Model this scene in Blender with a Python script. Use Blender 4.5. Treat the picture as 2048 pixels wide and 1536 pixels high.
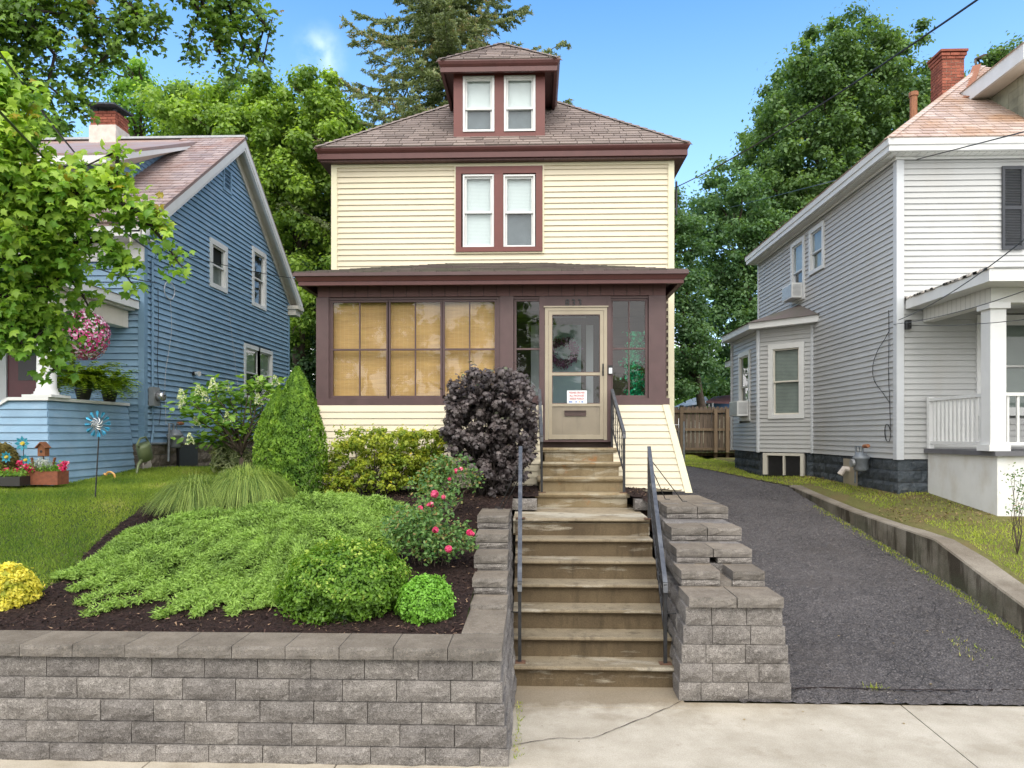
import bpy, math, random
import numpy as np
from mathutils import Vector, Matrix

for _o in list(bpy.data.objects):
    bpy.data.objects.remove(_o, do_unlink=True)
scene = bpy.context.scene
COL = scene.collection
R = math.radians
random.seed(7)
RNG = np.random.default_rng(11)

# ------------------------------------------------------------------ camera
F, CX, HZ, H = 1450.0, 1024.0, 868.0, 2.52     # focal (px of the 2048 wide photo), centre, horizon row, eye height
PSI = math.atan(46.0 / 1450.0)
cam_d = bpy.data.cameras.new("camera")
cam = bpy.data.objects.new("camera", cam_d)
COL.objects.link(cam)
cam.location = (0, 0, H)
cam.rotation_euler = (R(90), 0, PSI)
cam_d.sensor_width = 36.0
cam_d.lens = F / 2048.0 * 36.0
cam_d.shift_y = (HZ - 768.0) / 2048.0
cam_d.clip_start = 0.05
cam_d.clip_end = 3000.0
scene.camera = cam
scene.render.resolution_x = 1024
scene.render.resolution_y = 768

# ------------------------------------------------------------------ sky, sun, exposure
SUN_EL, SUN_AZ = 55.0, 176.0                    # azimuth clockwise from +Y: behind the camera, a touch right
world = bpy.data.worlds.new("World")
scene.world = world
world.use_nodes = True
wt = world.node_tree
wt.nodes.clear()
def wn(t, **k):
    n = wt.nodes.new(t)
    for a, b in k.items():
        setattr(n, a, b)
    return n
def wmath(op, a, b=None, clamp=False):
    n = wn('ShaderNodeMath', operation=op)
    n.use_clamp = clamp
    for i, v in enumerate((a, b)):
        if v is None: continue
        if isinstance(v, (int, float)): n.inputs[i].default_value = v
        else: wt.links.new(v, n.inputs[i])
    return n.outputs[0]
def wrange(v, a, b, c, d):
    n = wn('ShaderNodeMapRange', interpolation_type='SMOOTHSTEP')
    wt.links.new(v, n.inputs[0])
    for i, x in enumerate((a, b, c, d)):
        n.inputs[i + 1].default_value = x
    return n.outputs[0]
sky = wn('ShaderNodeTexSky', sky_type='NISHITA')
sky.sun_disc = False
sky.sun_elevation = R(SUN_EL)
sky.sun_rotation = R(SUN_AZ)
sky.altitude = 100.0
sky.air_density = 1.25
sky.dust_density = 0.4
sky.ozone_density = 2.2
tc = wn('ShaderNodeTexCoord')
sep = wn('ShaderNodeSeparateXYZ')
wt.links.new(tc.outputs['Generated'], sep.inputs[0])
mp = wn('ShaderNodeMapping')
mp.inputs['Scale'].default_value = (1.0, 1.0, 2.2)
wt.links.new(tc.outputs['Generated'], mp.inputs[0])
nz = wn('ShaderNodeTexNoise')
nz.inputs['Scale'].default_value = 3.1
nz.inputs['Detail'].default_value = 9.0
nz.inputs['Roughness'].default_value = 0.58
wt.links.new(mp.outputs[0], nz.inputs['Vector'])
behind = wrange(sep.outputs[1], 0.35, -0.35, 0.0, 0.5)          # cloud bank over the street side
low = wrange(sep.outputs[2], 0.34, 0.04, 0.0, 0.36)             # clouds and haze low down
cov = wmath('ADD', wmath('ADD', nz.outputs[0], behind), low)
mask = wrange(cov, 0.70, 0.95, 0.0, 1.0)
# one faint wisp high on the left
wd_ = wn('ShaderNodeVectorMath', operation='DISTANCE'); _w = Vector((-0.298, 1.0, 0.530)).normalized(); wd_.inputs[1].default_value = _w
wt.links.new(tc.outputs['Generated'], wd_.inputs[0])
wnz = wn('ShaderNodeTexNoise'); wnz.inputs['Scale'].default_value = 26.0; wnz.inputs['Detail'].default_value = 6.0
wt.links.new(tc.outputs['Generated'], wnz.inputs['Vector'])
wisp = wmath('MULTIPLY', wrange(wd_.outputs['Value'], 0.040, 0.0, 0.0, 0.24), wrange(wnz.outputs[0], 0.38, 0.75, 0.0, 1.0))
mask = wmath('MAXIMUM', mask, wisp)
csky = wn('ShaderNodeMix', data_type='RGBA')
wt.links.new(mask, csky.inputs[0])
hsv = wn('ShaderNodeHueSaturation')
hsv.inputs['Saturation'].default_value = 1.30
hsv.inputs['Value'].default_value = 0.84
wt.links.new(sky.outputs[0], hsv.inputs['Color'])
hz_ = wn('ShaderNodeMix', data_type='RGBA')                         # the sky pales towards the horizon
wt.links.new(wrange(sep.outputs[2], 0.62, 0.06, 0.0, 0.50), hz_.inputs[0])
wt.links.new(hsv.outputs[0], hz_.inputs[6]); hz_.inputs[7].default_value = (3.0, 4.3, 6.6, 1)
wt.links.new(hz_.outputs[2], csky.inputs[6])
csky.inputs[7].default_value = (8.6, 8.5, 8.4, 1)
bg = wn('ShaderNodeBackground')
bg.inputs[1].default_value = 0.15
wt.links.new(csky.outputs[2], bg.inputs[0])
wo = wn('ShaderNodeOutputWorld')
wt.links.new(bg.outputs[0], wo.inputs[0])

sun_d = bpy.data.lights.new("sun", 'SUN')
sun_d.energy = 0.95
sun_d.angle = R(35)
sun_d.color = (1.0, 0.95, 0.86)
sun = bpy.data.objects.new("sun", sun_d)
COL.objects.link(sun)
sun.location = (0, -20, 40)
_el, _az = R(SUN_EL), R(SUN_AZ)
_d = Vector((math.sin(_az) * math.cos(_el), math.cos(_az) * math.cos(_el), math.sin(_el)))
sun.rotation_euler = (-_d).to_track_quat('-Z', 'Y').to_euler()

scene.view_settings.view_transform = 'Standard'
scene.view_settings.look = 'None'
scene.view_settings.exposure = 1.2
scene.view_settings.gamma = 1.0
scene.view_settings.use_curve_mapping = False

# ------------------------------------------------------------------ measuring: a pixel of the photo on a known plane of the place
def ray(px, py):
    u = (px - CX) / F
    return Vector((u * math.cos(PSI) - math.sin(PSI), u * math.sin(PSI) + math.cos(PSI), (HZ - py) / F))
def PY(px, py, Y):
    d = ray(px, py); t = Y / d.y
    return Vector((d.x * t, Y, H + d.z * t))
def PXX(px, py, X):
    d = ray(px, py); t = X / d.x
    return Vector((X, d.y * t, H + d.z * t))
def PZ(px, py, Z):
    d = ray(px, py); t = (Z - H) / d.z
    return Vector((d.x * t, d.y * t, Z))

# ------------------------------------------------------------------ materials
def lin(c):
    return tuple(((v / 255.0) / 12.92 if v <= 10 else ((v / 255.0 + 0.055) / 1.055) ** 2.4) for v in c)
class NT:
    def __init__(self, name):
        self.m = bpy.data.materials.new(name); self.m.use_nodes = True
        self.t = self.m.node_tree; self.t.nodes.clear()
        self.out = self.n('ShaderNodeOutputMaterial')
    def n(self, ty, **k):
        x = self.t.nodes.new(ty)
        for a, b in k.items(): setattr(x, a, b)
        return x
    def l(self, a, b): self.t.links.new(a, b)
    def pos(self, scale=(1, 1, 1)):
        g = self.n('ShaderNodeNewGeometry'); m = self.n('ShaderNodeMapping')
        m.inputs['Scale'].default_value = scale
        self.l(g.outputs['Position'], m.inputs[0]); return m.outputs[0]
    def noise(self, vec, s, d=4, r=0.55):
        x = self.n('ShaderNodeTexNoise'); x.inputs['Scale'].default_value = s
        x.inputs['Detail'].default_value = d; x.inputs['Roughness'].default_value = r
        self.l(vec, x.inputs['Vector']); return x.outputs[0]
    def rng(self, v, a, b, c, d):
        x = self.n('ShaderNodeMapRange'); self.l(v, x.inputs[0])
        for i, q in enumerate((a, b, c, d)): x.inputs[i + 1].default_value = q
        return x.outputs[0]
    def mix(self, fac, a, b, mode='MIX'):
        x = self.n('ShaderNodeMix', data_type='RGBA', blend_type=mode)
        for s, v in ((0, fac), (6, a), (7, b)):
            if isinstance(v, (int, float)): x.inputs[s].default_value = v
            elif isinstance(v, tuple): x.inputs[s].default_value = v + ((1,) if len(v) == 3 else ())
            else: self.l(v, x.inputs[s])
        return x.outputs[2]
    def math(self, op, a, b):
        x = self.n('ShaderNodeMath', operation=op)
        for i, v in enumerate((a, b)):
            if isinstance(v, (int, float)): x.inputs[i].default_value = v
            else: self.l(v, x.inputs[i])
        return x.outputs[0]
    def done(self, col, rough=0.6, bump=None, bstr=0.3, bdist=0.01, metal=0.0, spec=0.5):
        p = self.n('ShaderNodeBsdfPrincipled')
        if isinstance(col, tuple): p.inputs['Base Color'].default_value = col + (1,)
        else: self.l(col, p.inputs['Base Color'])
        if isinstance(rough, (int, float)): p.inputs['Roughness'].default_value = rough
        else: self.l(rough, p.inputs['Roughness'])
        p.inputs['Metallic'].default_value = metal
        p.inputs['Specular IOR Level'].default_value = spec
        if bump is not None:
            b = self.n('ShaderNodeBump'); b.inputs['Strength'].default_value = bstr
            b.inputs['Distance'].default_value = bdist
            self.l(bump, b.inputs['Height']); self.l(b.outputs[0], p.inputs['Normal'])
        self.l(p.outputs[0], self.out.inputs[0]); return self.m

def mat_simple(name, c, rough=0.55, var=0.12, scale=6, objvar=0.0, bump=0.0, metal=0.0, dirt=None, dirt_amt=0.0, dirt_scale=(1, 1, 0.3), spec=0.5, bscale=60):
    t = NT(name); p = t.pos()
    n1 = t.noise(p, scale, 5)
    dark = tuple(x * (1 - var) for x in c); lite = tuple(min(1, x * (1 + var)) for x in c)
    col = t.mix(t.rng(n1, 0.3, 0.7, 0, 1), dark, lite)
    if objvar:
        oi = t.n('ShaderNodeObjectInfo')
        col = t.mix(1.0, col, t.mix(oi.outputs['Random'], (1 - objvar,) * 3, (1 + objvar * 0.6,) * 3), 'MULTIPLY')
    if dirt:
        n2 = t.noise(t.pos(dirt_scale), 2.2, 6, 0.65)
        col = t.mix(t.math('MULTIPLY', t.rng(n2, 0.5, 0.75, 0, 1), dirt_amt), col, dirt)
    bm = t.noise(p, bscale, 3) if bump else None
    return t.done(col, rough, bm, bump, 0.004, metal, spec)

M = {}
M['yellow'] = mat_simple('yellow_vinyl', (0.585, 0.520, 0.385), 0.5, 0.04, 1.5, 0.03, 0.12, dirt=(0.55, 0.50, 0.36), dirt_amt=0.25)
M['cream'] = mat_simple('cream_trim', (0.64, 0.59, 0.42), 0.5, 0.04, 2)
M['brown'] = mat_simple('brown_trim', (0.082, 0.046, 0.046), 0.55, 0.12, 5, 0, 0.15, dirt=(0.11, 0.075, 0.07), dirt_amt=0.3)
M['redtrim'] = mat_simple('deep_red_trim', (0.125, 0.033, 0.026), 0.5, 0.08, 5, 0, 0.08)
M['maroon'] = mat_simple('maroon_trim', (0.085, 0.027, 0.024), 0.5, 0.10, 5, 0, 0.08)
M['white'] = mat_simple('white_paint', (0.62, 0.625, 0.615), 0.45, 0.04, 4, 0, 0.05, dirt=(0.45, 0.42, 0.36), dirt_amt=0.22)
M['offwhite'] = mat_simple('offwhite_trim', (0.58, 0.55, 0.48), 0.55, 0.06, 5, 0, 0.08, dirt=(0.35, 0.31, 0.25), dirt_amt=0.4)
M['grey_vinyl'] = mat_simple('pale_grey_vinyl', (0.43, 0.435, 0.43), 0.5, 0.04, 1.5, 0.035, 0.1, dirt=(0.36, 0.33, 0.29), dirt_amt=0.35)
M['grey_trim'] = mat_simple('grey_trim', (0.50, 0.52, 0.54), 0.45, 0.04, 3)
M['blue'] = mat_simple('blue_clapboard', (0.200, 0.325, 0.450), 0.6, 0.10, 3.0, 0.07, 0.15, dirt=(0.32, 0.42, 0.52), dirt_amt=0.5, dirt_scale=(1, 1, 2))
M['blue_dark'] = mat_simple('blue_trim', (0.15, 0.255, 0.365), 0.6, 0.08, 3)
M['tan'] = mat_simple('tan_aluminium', (0.34, 0.29, 0.215), 0.42, 0.08, 4, metal=0.2, dirt=(0.26, 0.21, 0.15), dirt_amt=0.5)
M['tan_panel'] = mat_simple('tan_kick_panel', (0.23, 0.195, 0.145), 0.45, 0.10, 3, dirt=(0.14, 0.115, 0.085), dirt_amt=0.6, dirt_scale=(3, 1, 0.4))
M['black_iron'] = mat_simple('black_iron', (0.018, 0.018, 0.020), 0.5, 0.4, 30, 0, 0.2, dirt=(0.07, 0.07, 0.075), dirt_amt=0.35, dirt_scale=(4, 4, 4))
M['grey_iron'] = mat_simple('worn_rail_top', (0.055, 0.058, 0.066), 0.35, 0.3, 20, dirt=(0.17, 0.175, 0.18), dirt_amt=0.6, dirt_scale=(3, 3, 3))
M['rust'] = mat_simple('rusty_plate', (0.12, 0.06, 0.035), 0.8, 0.4, 40)
M['dark_room'] = mat_simple('dark_interior', (0.018, 0.018, 0.018), 0.9, 0.2, 2)
M['porch_dark'] = mat_simple('porch_inside', (0.07, 0.045, 0.038), 0.8, 0.3, 3)
M['blind'] = mat_simple('white_blind', (0.62, 0.64, 0.64), 0.6, 0.05, 3)
M['screen'] = mat_simple('insect_screen', (0.12, 0.135, 0.15), 0.8, 0.15, 8)
M['greyblind'] = mat_simple('grey_shade', (0.20, 0.22, 0.20), 0.7, 0.12, 4)
M['black'] = mat_simple('black_plastic', (0.012, 0.012, 0.014), 0.4, 0.2, 10)
M['shutter'] = mat_simple('black_shutter', (0.02, 0.024, 0.032), 0.5, 0.2, 10)
M['steel'] = mat_simple('grey_steel', (0.30, 0.31, 0.32), 0.4, 0.15, 12, metal=0.5)
M['meter'] = mat_simple('gas_meter_grey', (0.17, 0.19, 0.21), 0.5, 0.2, 12, 0, 0.1, dirt=(0.09, 0.08, 0.07), dirt_amt=0.5)
M['copper'] = mat_simple('rusty_orange', (0.25, 0.10, 0.045), 0.7, 0.3, 20)
M['mailslot'] = mat_simple('brown_slot', (0.07, 0.042, 0.038), 0.4, 0.1, 8)
M['innerdoor'] = mat_simple('blue_grey_door', (0.34, 0.44, 0.48), 0.5, 0.06, 4)
M['tealgreen'] = mat_simple('green_tinsel', (0.01, 0.32, 0.15), 0.3, 0.4, 30)
M['purple'] = mat_simple('purple_wreath', (0.24, 0.07, 0.20), 0.6, 0.4, 20)
M['cansgreen'] = mat_simple('olive_plastic', (0.13, 0.16, 0.075), 0.5, 0.1, 6)
M['terracotta'] = mat_simple('terracotta', (0.22, 0.07, 0.035), 0.8, 0.25, 20, 0, 0.3)
M['wood_box'] = mat_simple('rusty_wood', (0.20, 0.075, 0.03), 0.7, 0.3, 12)
M['orange_hose'] = mat_simple('orange_yellow_plastic', (0.62, 0.33, 0.08), 0.4, 0.1, 6)
M['teal'] = mat_simple('turquoise_metal', (0.02, 0.22, 0.36), 0.3, 0.3, 20, metal=0.4)
M['lightteal'] = mat_simple('pale_turquoise', (0.05, 0.38, 0.50), 0.4, 0.3, 20)
M['silver'] = mat_simple('silver_metal', (0.5, 0.5, 0.5), 0.25, 0.2, 20, metal=0.8)
M['yellow_dot'] = mat_simple('yellow_centre', (0.55, 0.42, 0.04), 0.5)
M['red_door'] = mat_simple('dark_red_door', (0.10, 0.008, 0.014), 0.4)
M['signwhite'] = mat_simple('sign_white', (0.70, 0.72, 0.74), 0.4, 0.02, 4)
M['signred'] = mat_simple('sign_red', (0.48, 0.05, 0.04), 0.5, 0.02, 4)
M['signblue'] = mat_simple('sign_blue', (0.02, 0.12, 0.45), 0.5, 0.02, 4)
M['sign_tan'] = mat_simple('sign_amber', (0.50, 0.30, 0.04), 0.5, 0.02, 4)
M['blue_tarp'] = mat_simple('blue_tarp', (0.05, 0.13, 0.30), 0.5, 0.1, 4)
M['pale_tarp'] = mat_simple('pale_canvas', (0.52, 0.54, 0.55), 0.6, 0.1, 4)
M['maroon_canvas'] = mat_simple('maroon_canvas', (0.08, 0.03, 0.035), 0.7, 0.1, 4)
M['bark'] = mat_simple('bark', (0.075, 0.055, 0.04), 0.9, 0.35, 14, 0, 0.6)
M['bark_dark'] = mat_simple('dark_bark', (0.03, 0.022, 0.018), 0.9, 0.35, 14, 0, 0.6)
M['pot'] = mat_simple('dark_pot', (0.02, 0.018, 0.016), 0.5)

def wood_mat(name, c1, c2, rough=0.8):
    t = NT(name)
    n = t.noise(t.pos((14, 14, 0.9)), 3.0, 6, 0.65)
    oi = t.n('ShaderNodeObjectInfo')
    col = t.mix(t.rng(n, 0.3, 0.7, 0, 1), c1, c2)
    col = t.mix(1.0, col, t.mix(oi.outputs['Random'], (0.75,) * 3, (1.2,) * 3), 'MULTIPLY')
    return t.done(col, rough, n, 0.4, 0.01)
M['fence'] = wood_mat('weathered_cedar', (0.075, 0.052, 0.036), (0.17, 0.125, 0.09))
M['fence_post'] = wood_mat('treated_post', (0.11, 0.075, 0.045), (0.20, 0.14, 0.085))

def soffit_mat(name, c, axis='x', sp=8.0):
    t = NT(name); g = t.n('ShaderNodeNewGeometry'); s = t.n('ShaderNodeSeparateXYZ')
    t.l(g.outputs['Position'], s.inputs[0])
    v = t.math('FRACT', t.math('MULTIPLY', s.outputs[0 if axis == 'x' else 1], sp), 0)
    e = t.rng(v, 0.0, 0.12, 0.0, 1.0)
    col = t.mix(e, tuple(x * 0.45 for x in c), c)
    return t.done(col, 0.6, e, 0.5, 0.006)
M['soffit_brown'] = soffit_mat('brown_soffit', (0.085, 0.040, 0.036), 'x', 7)
M['soffit_white_x'] = soffit_mat('white_soffit', (0.60, 0.60, 0.57), 'x', 8)
M['soffit_white_y'] = soffit_mat('white_soffit_side', (0.60, 0.60, 0.57), 'y', 8)
M['beam_brown'] = soffit_mat('brown_beam_boards', (0.095, 0.040, 0.036), 'x', 5.0)

def stone_mat(name, c1, c2, c3, objvar=0.22, bscale=38, bstr=0.9):
    t = NT(name); p = t.pos()
    n1 = t.noise(p, 5.0, 6, 0.7); n2 = t.noise(p, bscale, 5, 0.7); n3 = t.noise(p, 150, 2)
    oi = t.n('ShaderNodeObjectInfo')
    col = t.mix(t.rng(n1, 0.35, 0.65, 0, 1), c1, c2)
    col = t.mix(t.rng(n2, 0.52, 0.70, 0, 0.75), col, c3)
    col = t.mix(t.rng(n3, 0.52, 0.68, 0, 0.75), col, tuple(x * 0.35 for x in c1)); col = t.mix(t.rng(n3, 0.46, 0.32, 0, 0.5), col, c3)
    col = t.mix(1.0, col, t.mix(oi.outputs['Random'], (1 - objvar, 1 - objvar, 1 - objvar * 0.9), (1 + objvar * .7,) * 3), 'MULTIPLY')
    h = t.math('ADD', n2, t.math('MULTIPLY', n3, 0.35))
    return t.done(col, 0.92, h, bstr, 0.022, spec=0.25)
M['block'] = stone_mat('split_face_block', (0.125, 0.113, 0.103), (0.250, 0.228, 0.208), (0.40, 0.37, 0.34), 0.20, bscale=30, bstr=1.0)
M['cap_flat'] = stone_mat('cap_block', (0.135, 0.110, 0.088), (0.205, 0.172, 0.138), (0.25, 0.21, 0.17), 0.12, 60, 0.5)
def cap_mat():
    t = NT('cap_block_weathered'); p = t.pos(); n1 = t.noise(p, 5, 6, .7); n2 = t.noise(p, 45, 5, .7); n3 = t.noise(p, 170, 2); oi = t.n('ShaderNodeObjectInfo')
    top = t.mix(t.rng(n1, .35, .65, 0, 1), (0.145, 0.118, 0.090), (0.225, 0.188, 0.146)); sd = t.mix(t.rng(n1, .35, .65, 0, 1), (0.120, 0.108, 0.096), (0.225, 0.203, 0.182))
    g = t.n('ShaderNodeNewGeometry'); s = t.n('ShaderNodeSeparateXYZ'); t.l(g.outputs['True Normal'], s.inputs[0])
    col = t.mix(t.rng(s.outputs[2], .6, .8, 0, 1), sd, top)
    col = t.mix(t.rng(n2, .5, .68, 0, .6), col, (.28, .245, .205)); col = t.mix(t.rng(n3, .52, .68, 0, .7), col, (.045, .038, .03))
    col = t.mix(1.0, col, t.mix(oi.outputs['Random'], (.86,) * 3, (1.1,) * 3), 'MULTIPLY')
    return t.done(col, .92, t.math('ADD', n2, t.math('MULTIPLY', n3, .4)), .7, .012, spec=.25)
M['cap'] = cap_mat()
M['found_brown'] = stone_mat('rockface_foundation', (0.15, 0.125, 0.10), (0.25, 0.215, 0.175), (0.32, 0.28, 0.23), 0.2, 12, 1.0)
M['found_grey'] = stone_mat('grey_foundation', (0.045, 0.058, 0.07), (0.09, 0.105, 0.12), (0.14, 0.15, 0.155), 0.2, 12, 1.0)
M['brick'] = stone_mat('red_brick', (0.20, 0.058, 0.038), (0.31, 0.098, 0.062), (0.38, 0.17, 0.115), 0.3, 30, 0.4)
M['mortar'] = mat_simple('mortar', (0.38, 0.33, 0.26), 0.9, 0.2, 20)
M['plaster'] = mat_simple('plastered_brick', (0.52, 0.47, 0.42), 0.9, 0.15, 8, 0, 0.3)
M['masonry_white'] = mat_simple('white_masonry', (0.62, 0.62, 0.60), 0.8, 0.05, 3, 0, 0.2, dirt=(0.42, 0.36, 0.26), dirt_amt=0.5, dirt_scale=(1, 1, 0.6))

def shingle_mat(name, ca, cb, cc, rough=0.9, grain=220):
    t = NT(name); p = t.pos(); oi = t.n('ShaderNodeObjectInfo')
    at = t.n('ShaderNodeAttribute'); at.attribute_name = 'v'
    r = t.math('FRACT', t.math('ADD', oi.outputs['Random'], at.outputs['Fac']), 0)
    col = t.mix(r, ca, cb)
    n = t.noise(p, 1.3, 5, 0.6)
    col = t.mix(t.rng(n, 0.45, 0.7, 0, 0.7), col, cc)
    g = t.noise(p, grain, 2)
    col = t.mix(1.0, col, t.mix(t.rng(g, 0.3, 0.7, 0, 1), (0.82,) * 3, (1.15,) * 3), 'MULTIPLY')
    return t.done(col, rough, g, 0.4, 0.004, spec=0.3)
M['shingle'] = shingle_mat('asphalt_shingle', (0.145, 0.115, 0.102), (0.255, 0.205, 0.182), (0.205, 0.168, 0.145))
M['slate_right'] = shingle_mat('pink_slate', (0.36, 0.27, 0.23), (0.50, 0.40, 0.35), (0.36, 0.20, 0.10), 0.55, 60)
M['slate_left'] = shingle_mat('grey_pink_slate', (0.24, 0.19, 0.185), (0.38, 0.30, 0.28), (0.27, 0.14, 0.09), 0.55, 60)
M['porch_roof'] = shingle_mat('porch_shingle', (0.10, 0.08, 0.075), (0.17, 0.14, 0.125), (0.10, 0.11, 0.07))

def concrete_mat(name, c1, c2, stain=None, stain_lo=0.55, stain_sc=(1, 1, 1), stain_s=2.0, moss=None):
    t = NT(name); p = t.pos()
    n1 = t.noise(p, 2.0, 7, 0.65); n2 = t.noise(p, 90, 3, 0.7); n3 = t.noise(p, 260, 2)
    col = t.mix(t.rng(n1, 0.35, 0.65, 0, 1), c1, c2)
    if stain:
        n4 = t.noise(t.pos(stain_sc), stain_s, 6, 0.6)
        col = t.mix(t.rng(n4, stain_lo - .04, stain_lo + 0.16, 0, 0.8), col, stain)
    if moss:
        n5 = t.noise(t.pos((1, 1, 0.5)), 3.0, 7, 0.7)
        col = t.mix(t.rng(n5, 0.55, 0.65, 0, 0.8), col, moss)
    col = t.mix(1.0, col, t.mix(t.rng(n2, 0.35, 0.65, 0, 1), (0.85,) * 3, (1.1,) * 3), 'MULTIPLY')
    col = t.mix(t.rng(n3, 0.62, 0.75, 0, 0.45), col, tuple(x * 0.35 for x in c1))
    return t.done(col, 0.88, t.math('ADD', n2, n3), 0.45, 0.006, spec=0.3)
M['sidewalk'] = concrete_mat('sidewalk_concrete', (0.37, 0.325, 0.255), (0.47, 0.42, 0.345), (0.29, 0.235, 0.165), 0.57)
def side_mat():
    t = NT('pavement_concrete'); p = t.pos(); n1 = t.noise(p, 2.0, 7, .65); n2 = t.noise(p, 90, 3, .7); n3 = t.noise(p, 230, 2); g = t.n('ShaderNodeNewGeometry'); s = t.n('ShaderNodeSeparateXYZ'); t.l(g.outputs['Position'], s.inputs[0])
    col = t.mix(t.rng(n1, .35, .65, 0, 1), (.355, .310, .240), (.475, .425, .345))
    n4 = t.noise(p, 1.6, 7, .68); foot = t.math('MULTIPLY', t.rng(s.outputs[1], 6.2, 7.1, 0, .30), t.rng(s.outputs[0], 1.9, 1.3, 0, 1))      # soil washed down to the foot of the steps
    edge = t.rng(s.outputs[1], 6.70, 6.86, 0, .16)
    col = t.mix(t.rng(t.math('ADD', t.math('ADD', n4, foot), edge), .56, .82, 0, .75), col, (.185, .140, .085))
    n5 = t.noise(p, 9, 6, .75); col = t.mix(t.rng(n5, .60, .70, 0, .45), col, (.24, .19, .13))
    col = t.mix(1.0, col, t.mix(t.rng(n2, .35, .65, 0, 1), (.84,) * 3, (1.1,) * 3), 'MULTIPLY'); col = t.mix(t.rng(n3, .60, .72, 0, .55), col, (.12, .10, .07))
    return t.done(col, .88, t.math('ADD', n2, n3), .5, .006, spec=.3)
M['sidewalk'] = side_mat()
M['walk'] = M['sidewalk']
M['walk_unused'] = concrete_mat('walk_concrete', (0.30, 0.255, 0.185), (0.42, 0.37, 0.29), (0.20, 0.155, 0.095), 0.52, (1, 1, 1), 2.6)
M['step'] = concrete_mat('wet_step_concrete', (0.150, 0.105, 0.056), (0.215, 0.155, 0.085), (0.40, 0.35, 0.265), 0.63, (0.8, 1.6, 5.0), 1.7)
def step_mat(name, riser1, riser2, tread1, tread2, patch, lo, rust=None):
    t = NT(name); p = t.pos(); n1 = t.noise(p, 1.8, 7, .65); n2 = t.noise(p, 85, 4, .7); n3 = t.noise(p, 240, 2)
    g = t.n('ShaderNodeNewGeometry'); s = t.n('ShaderNodeSeparateXYZ'); t.l(g.outputs['True Normal'], s.inputs[0])
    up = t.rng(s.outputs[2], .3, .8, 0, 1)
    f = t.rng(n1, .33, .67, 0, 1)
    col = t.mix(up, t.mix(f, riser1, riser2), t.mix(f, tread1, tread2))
    n4 = t.noise(t.pos((.75, 1.8, 4.76)), 1.25, 7, .62)
    col = t.mix(t.rng(n4, lo, lo + .07, 0, .80), col, patch)
    n5 = t.noise(t.pos((3, 3, .6)), 2.5, 6, .7); col = t.mix(t.rng(n5, .52, .7, 0, .55), col, tuple(x * .45 for x in riser1))
    if rust:
        n6 = t.noise(t.pos((1, 1, 1)), 4.0, 6, .7); col = t.mix(t.rng(n6, .60, .70, 0, .7), col, rust)
    col = t.mix(1.0, col, t.mix(t.rng(n2, .35, .65, 0, 1), (.78,) * 3, (1.15,) * 3), 'MULTIPLY')
    col = t.mix(t.rng(n3, .6, .74, 0, .5), col, tuple(x * .35 for x in riser1))
    return t.done(col, .85, t.math('ADD', n2, n3), .6, .008, spec=.35)
M['step'] = step_mat('worn_wet_steps', (.085, .060, .034), (.150, .110, .063), (.190, .150, .095), (.275, .225, .150), (.36, .32, .25), .575)
M['landing'] = step_mat('worn_landing', (.10, .075, .045), (.15, .115, .07), (.25, .20, .13), (.36, .30, .21), (.44, .40, .32), .50)
M['step_up'] = step_mat('pebbled_tan_steps', (.19, .140, .075), (.255, .200, .120), (.23, .175, .098), (.31, .25, .155), (.38, .34, .26), .54, (.30, .13, .04))
M['step_unused'] = concrete_mat('pebbled_step_concrete', (0.23, 0.165, 0.085), (0.31, 0.24, 0.14), (0.42, 0.375, 0.28), 0.56, (0.9, 1.0, 3.0), 2.2)
M['landing_unused'] = concrete_mat('landing_concrete', (0.25, 0.20, 0.13), (0.36, 0.30, 0.215), (0.46, 0.42, 0.33), 0.52, (0.8, 1.6, 1.0), 2.0)
M['kerbwall'] = concrete_mat('old_concrete_wall', (0.125, 0.110, 0.088), (0.21, 0.188, 0.152), (0.048, 0.036, 0.024), 0.50, (1.0, 1.0, 0.55), 1.5, moss=(0.060, 0.062, 0.045))

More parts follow.
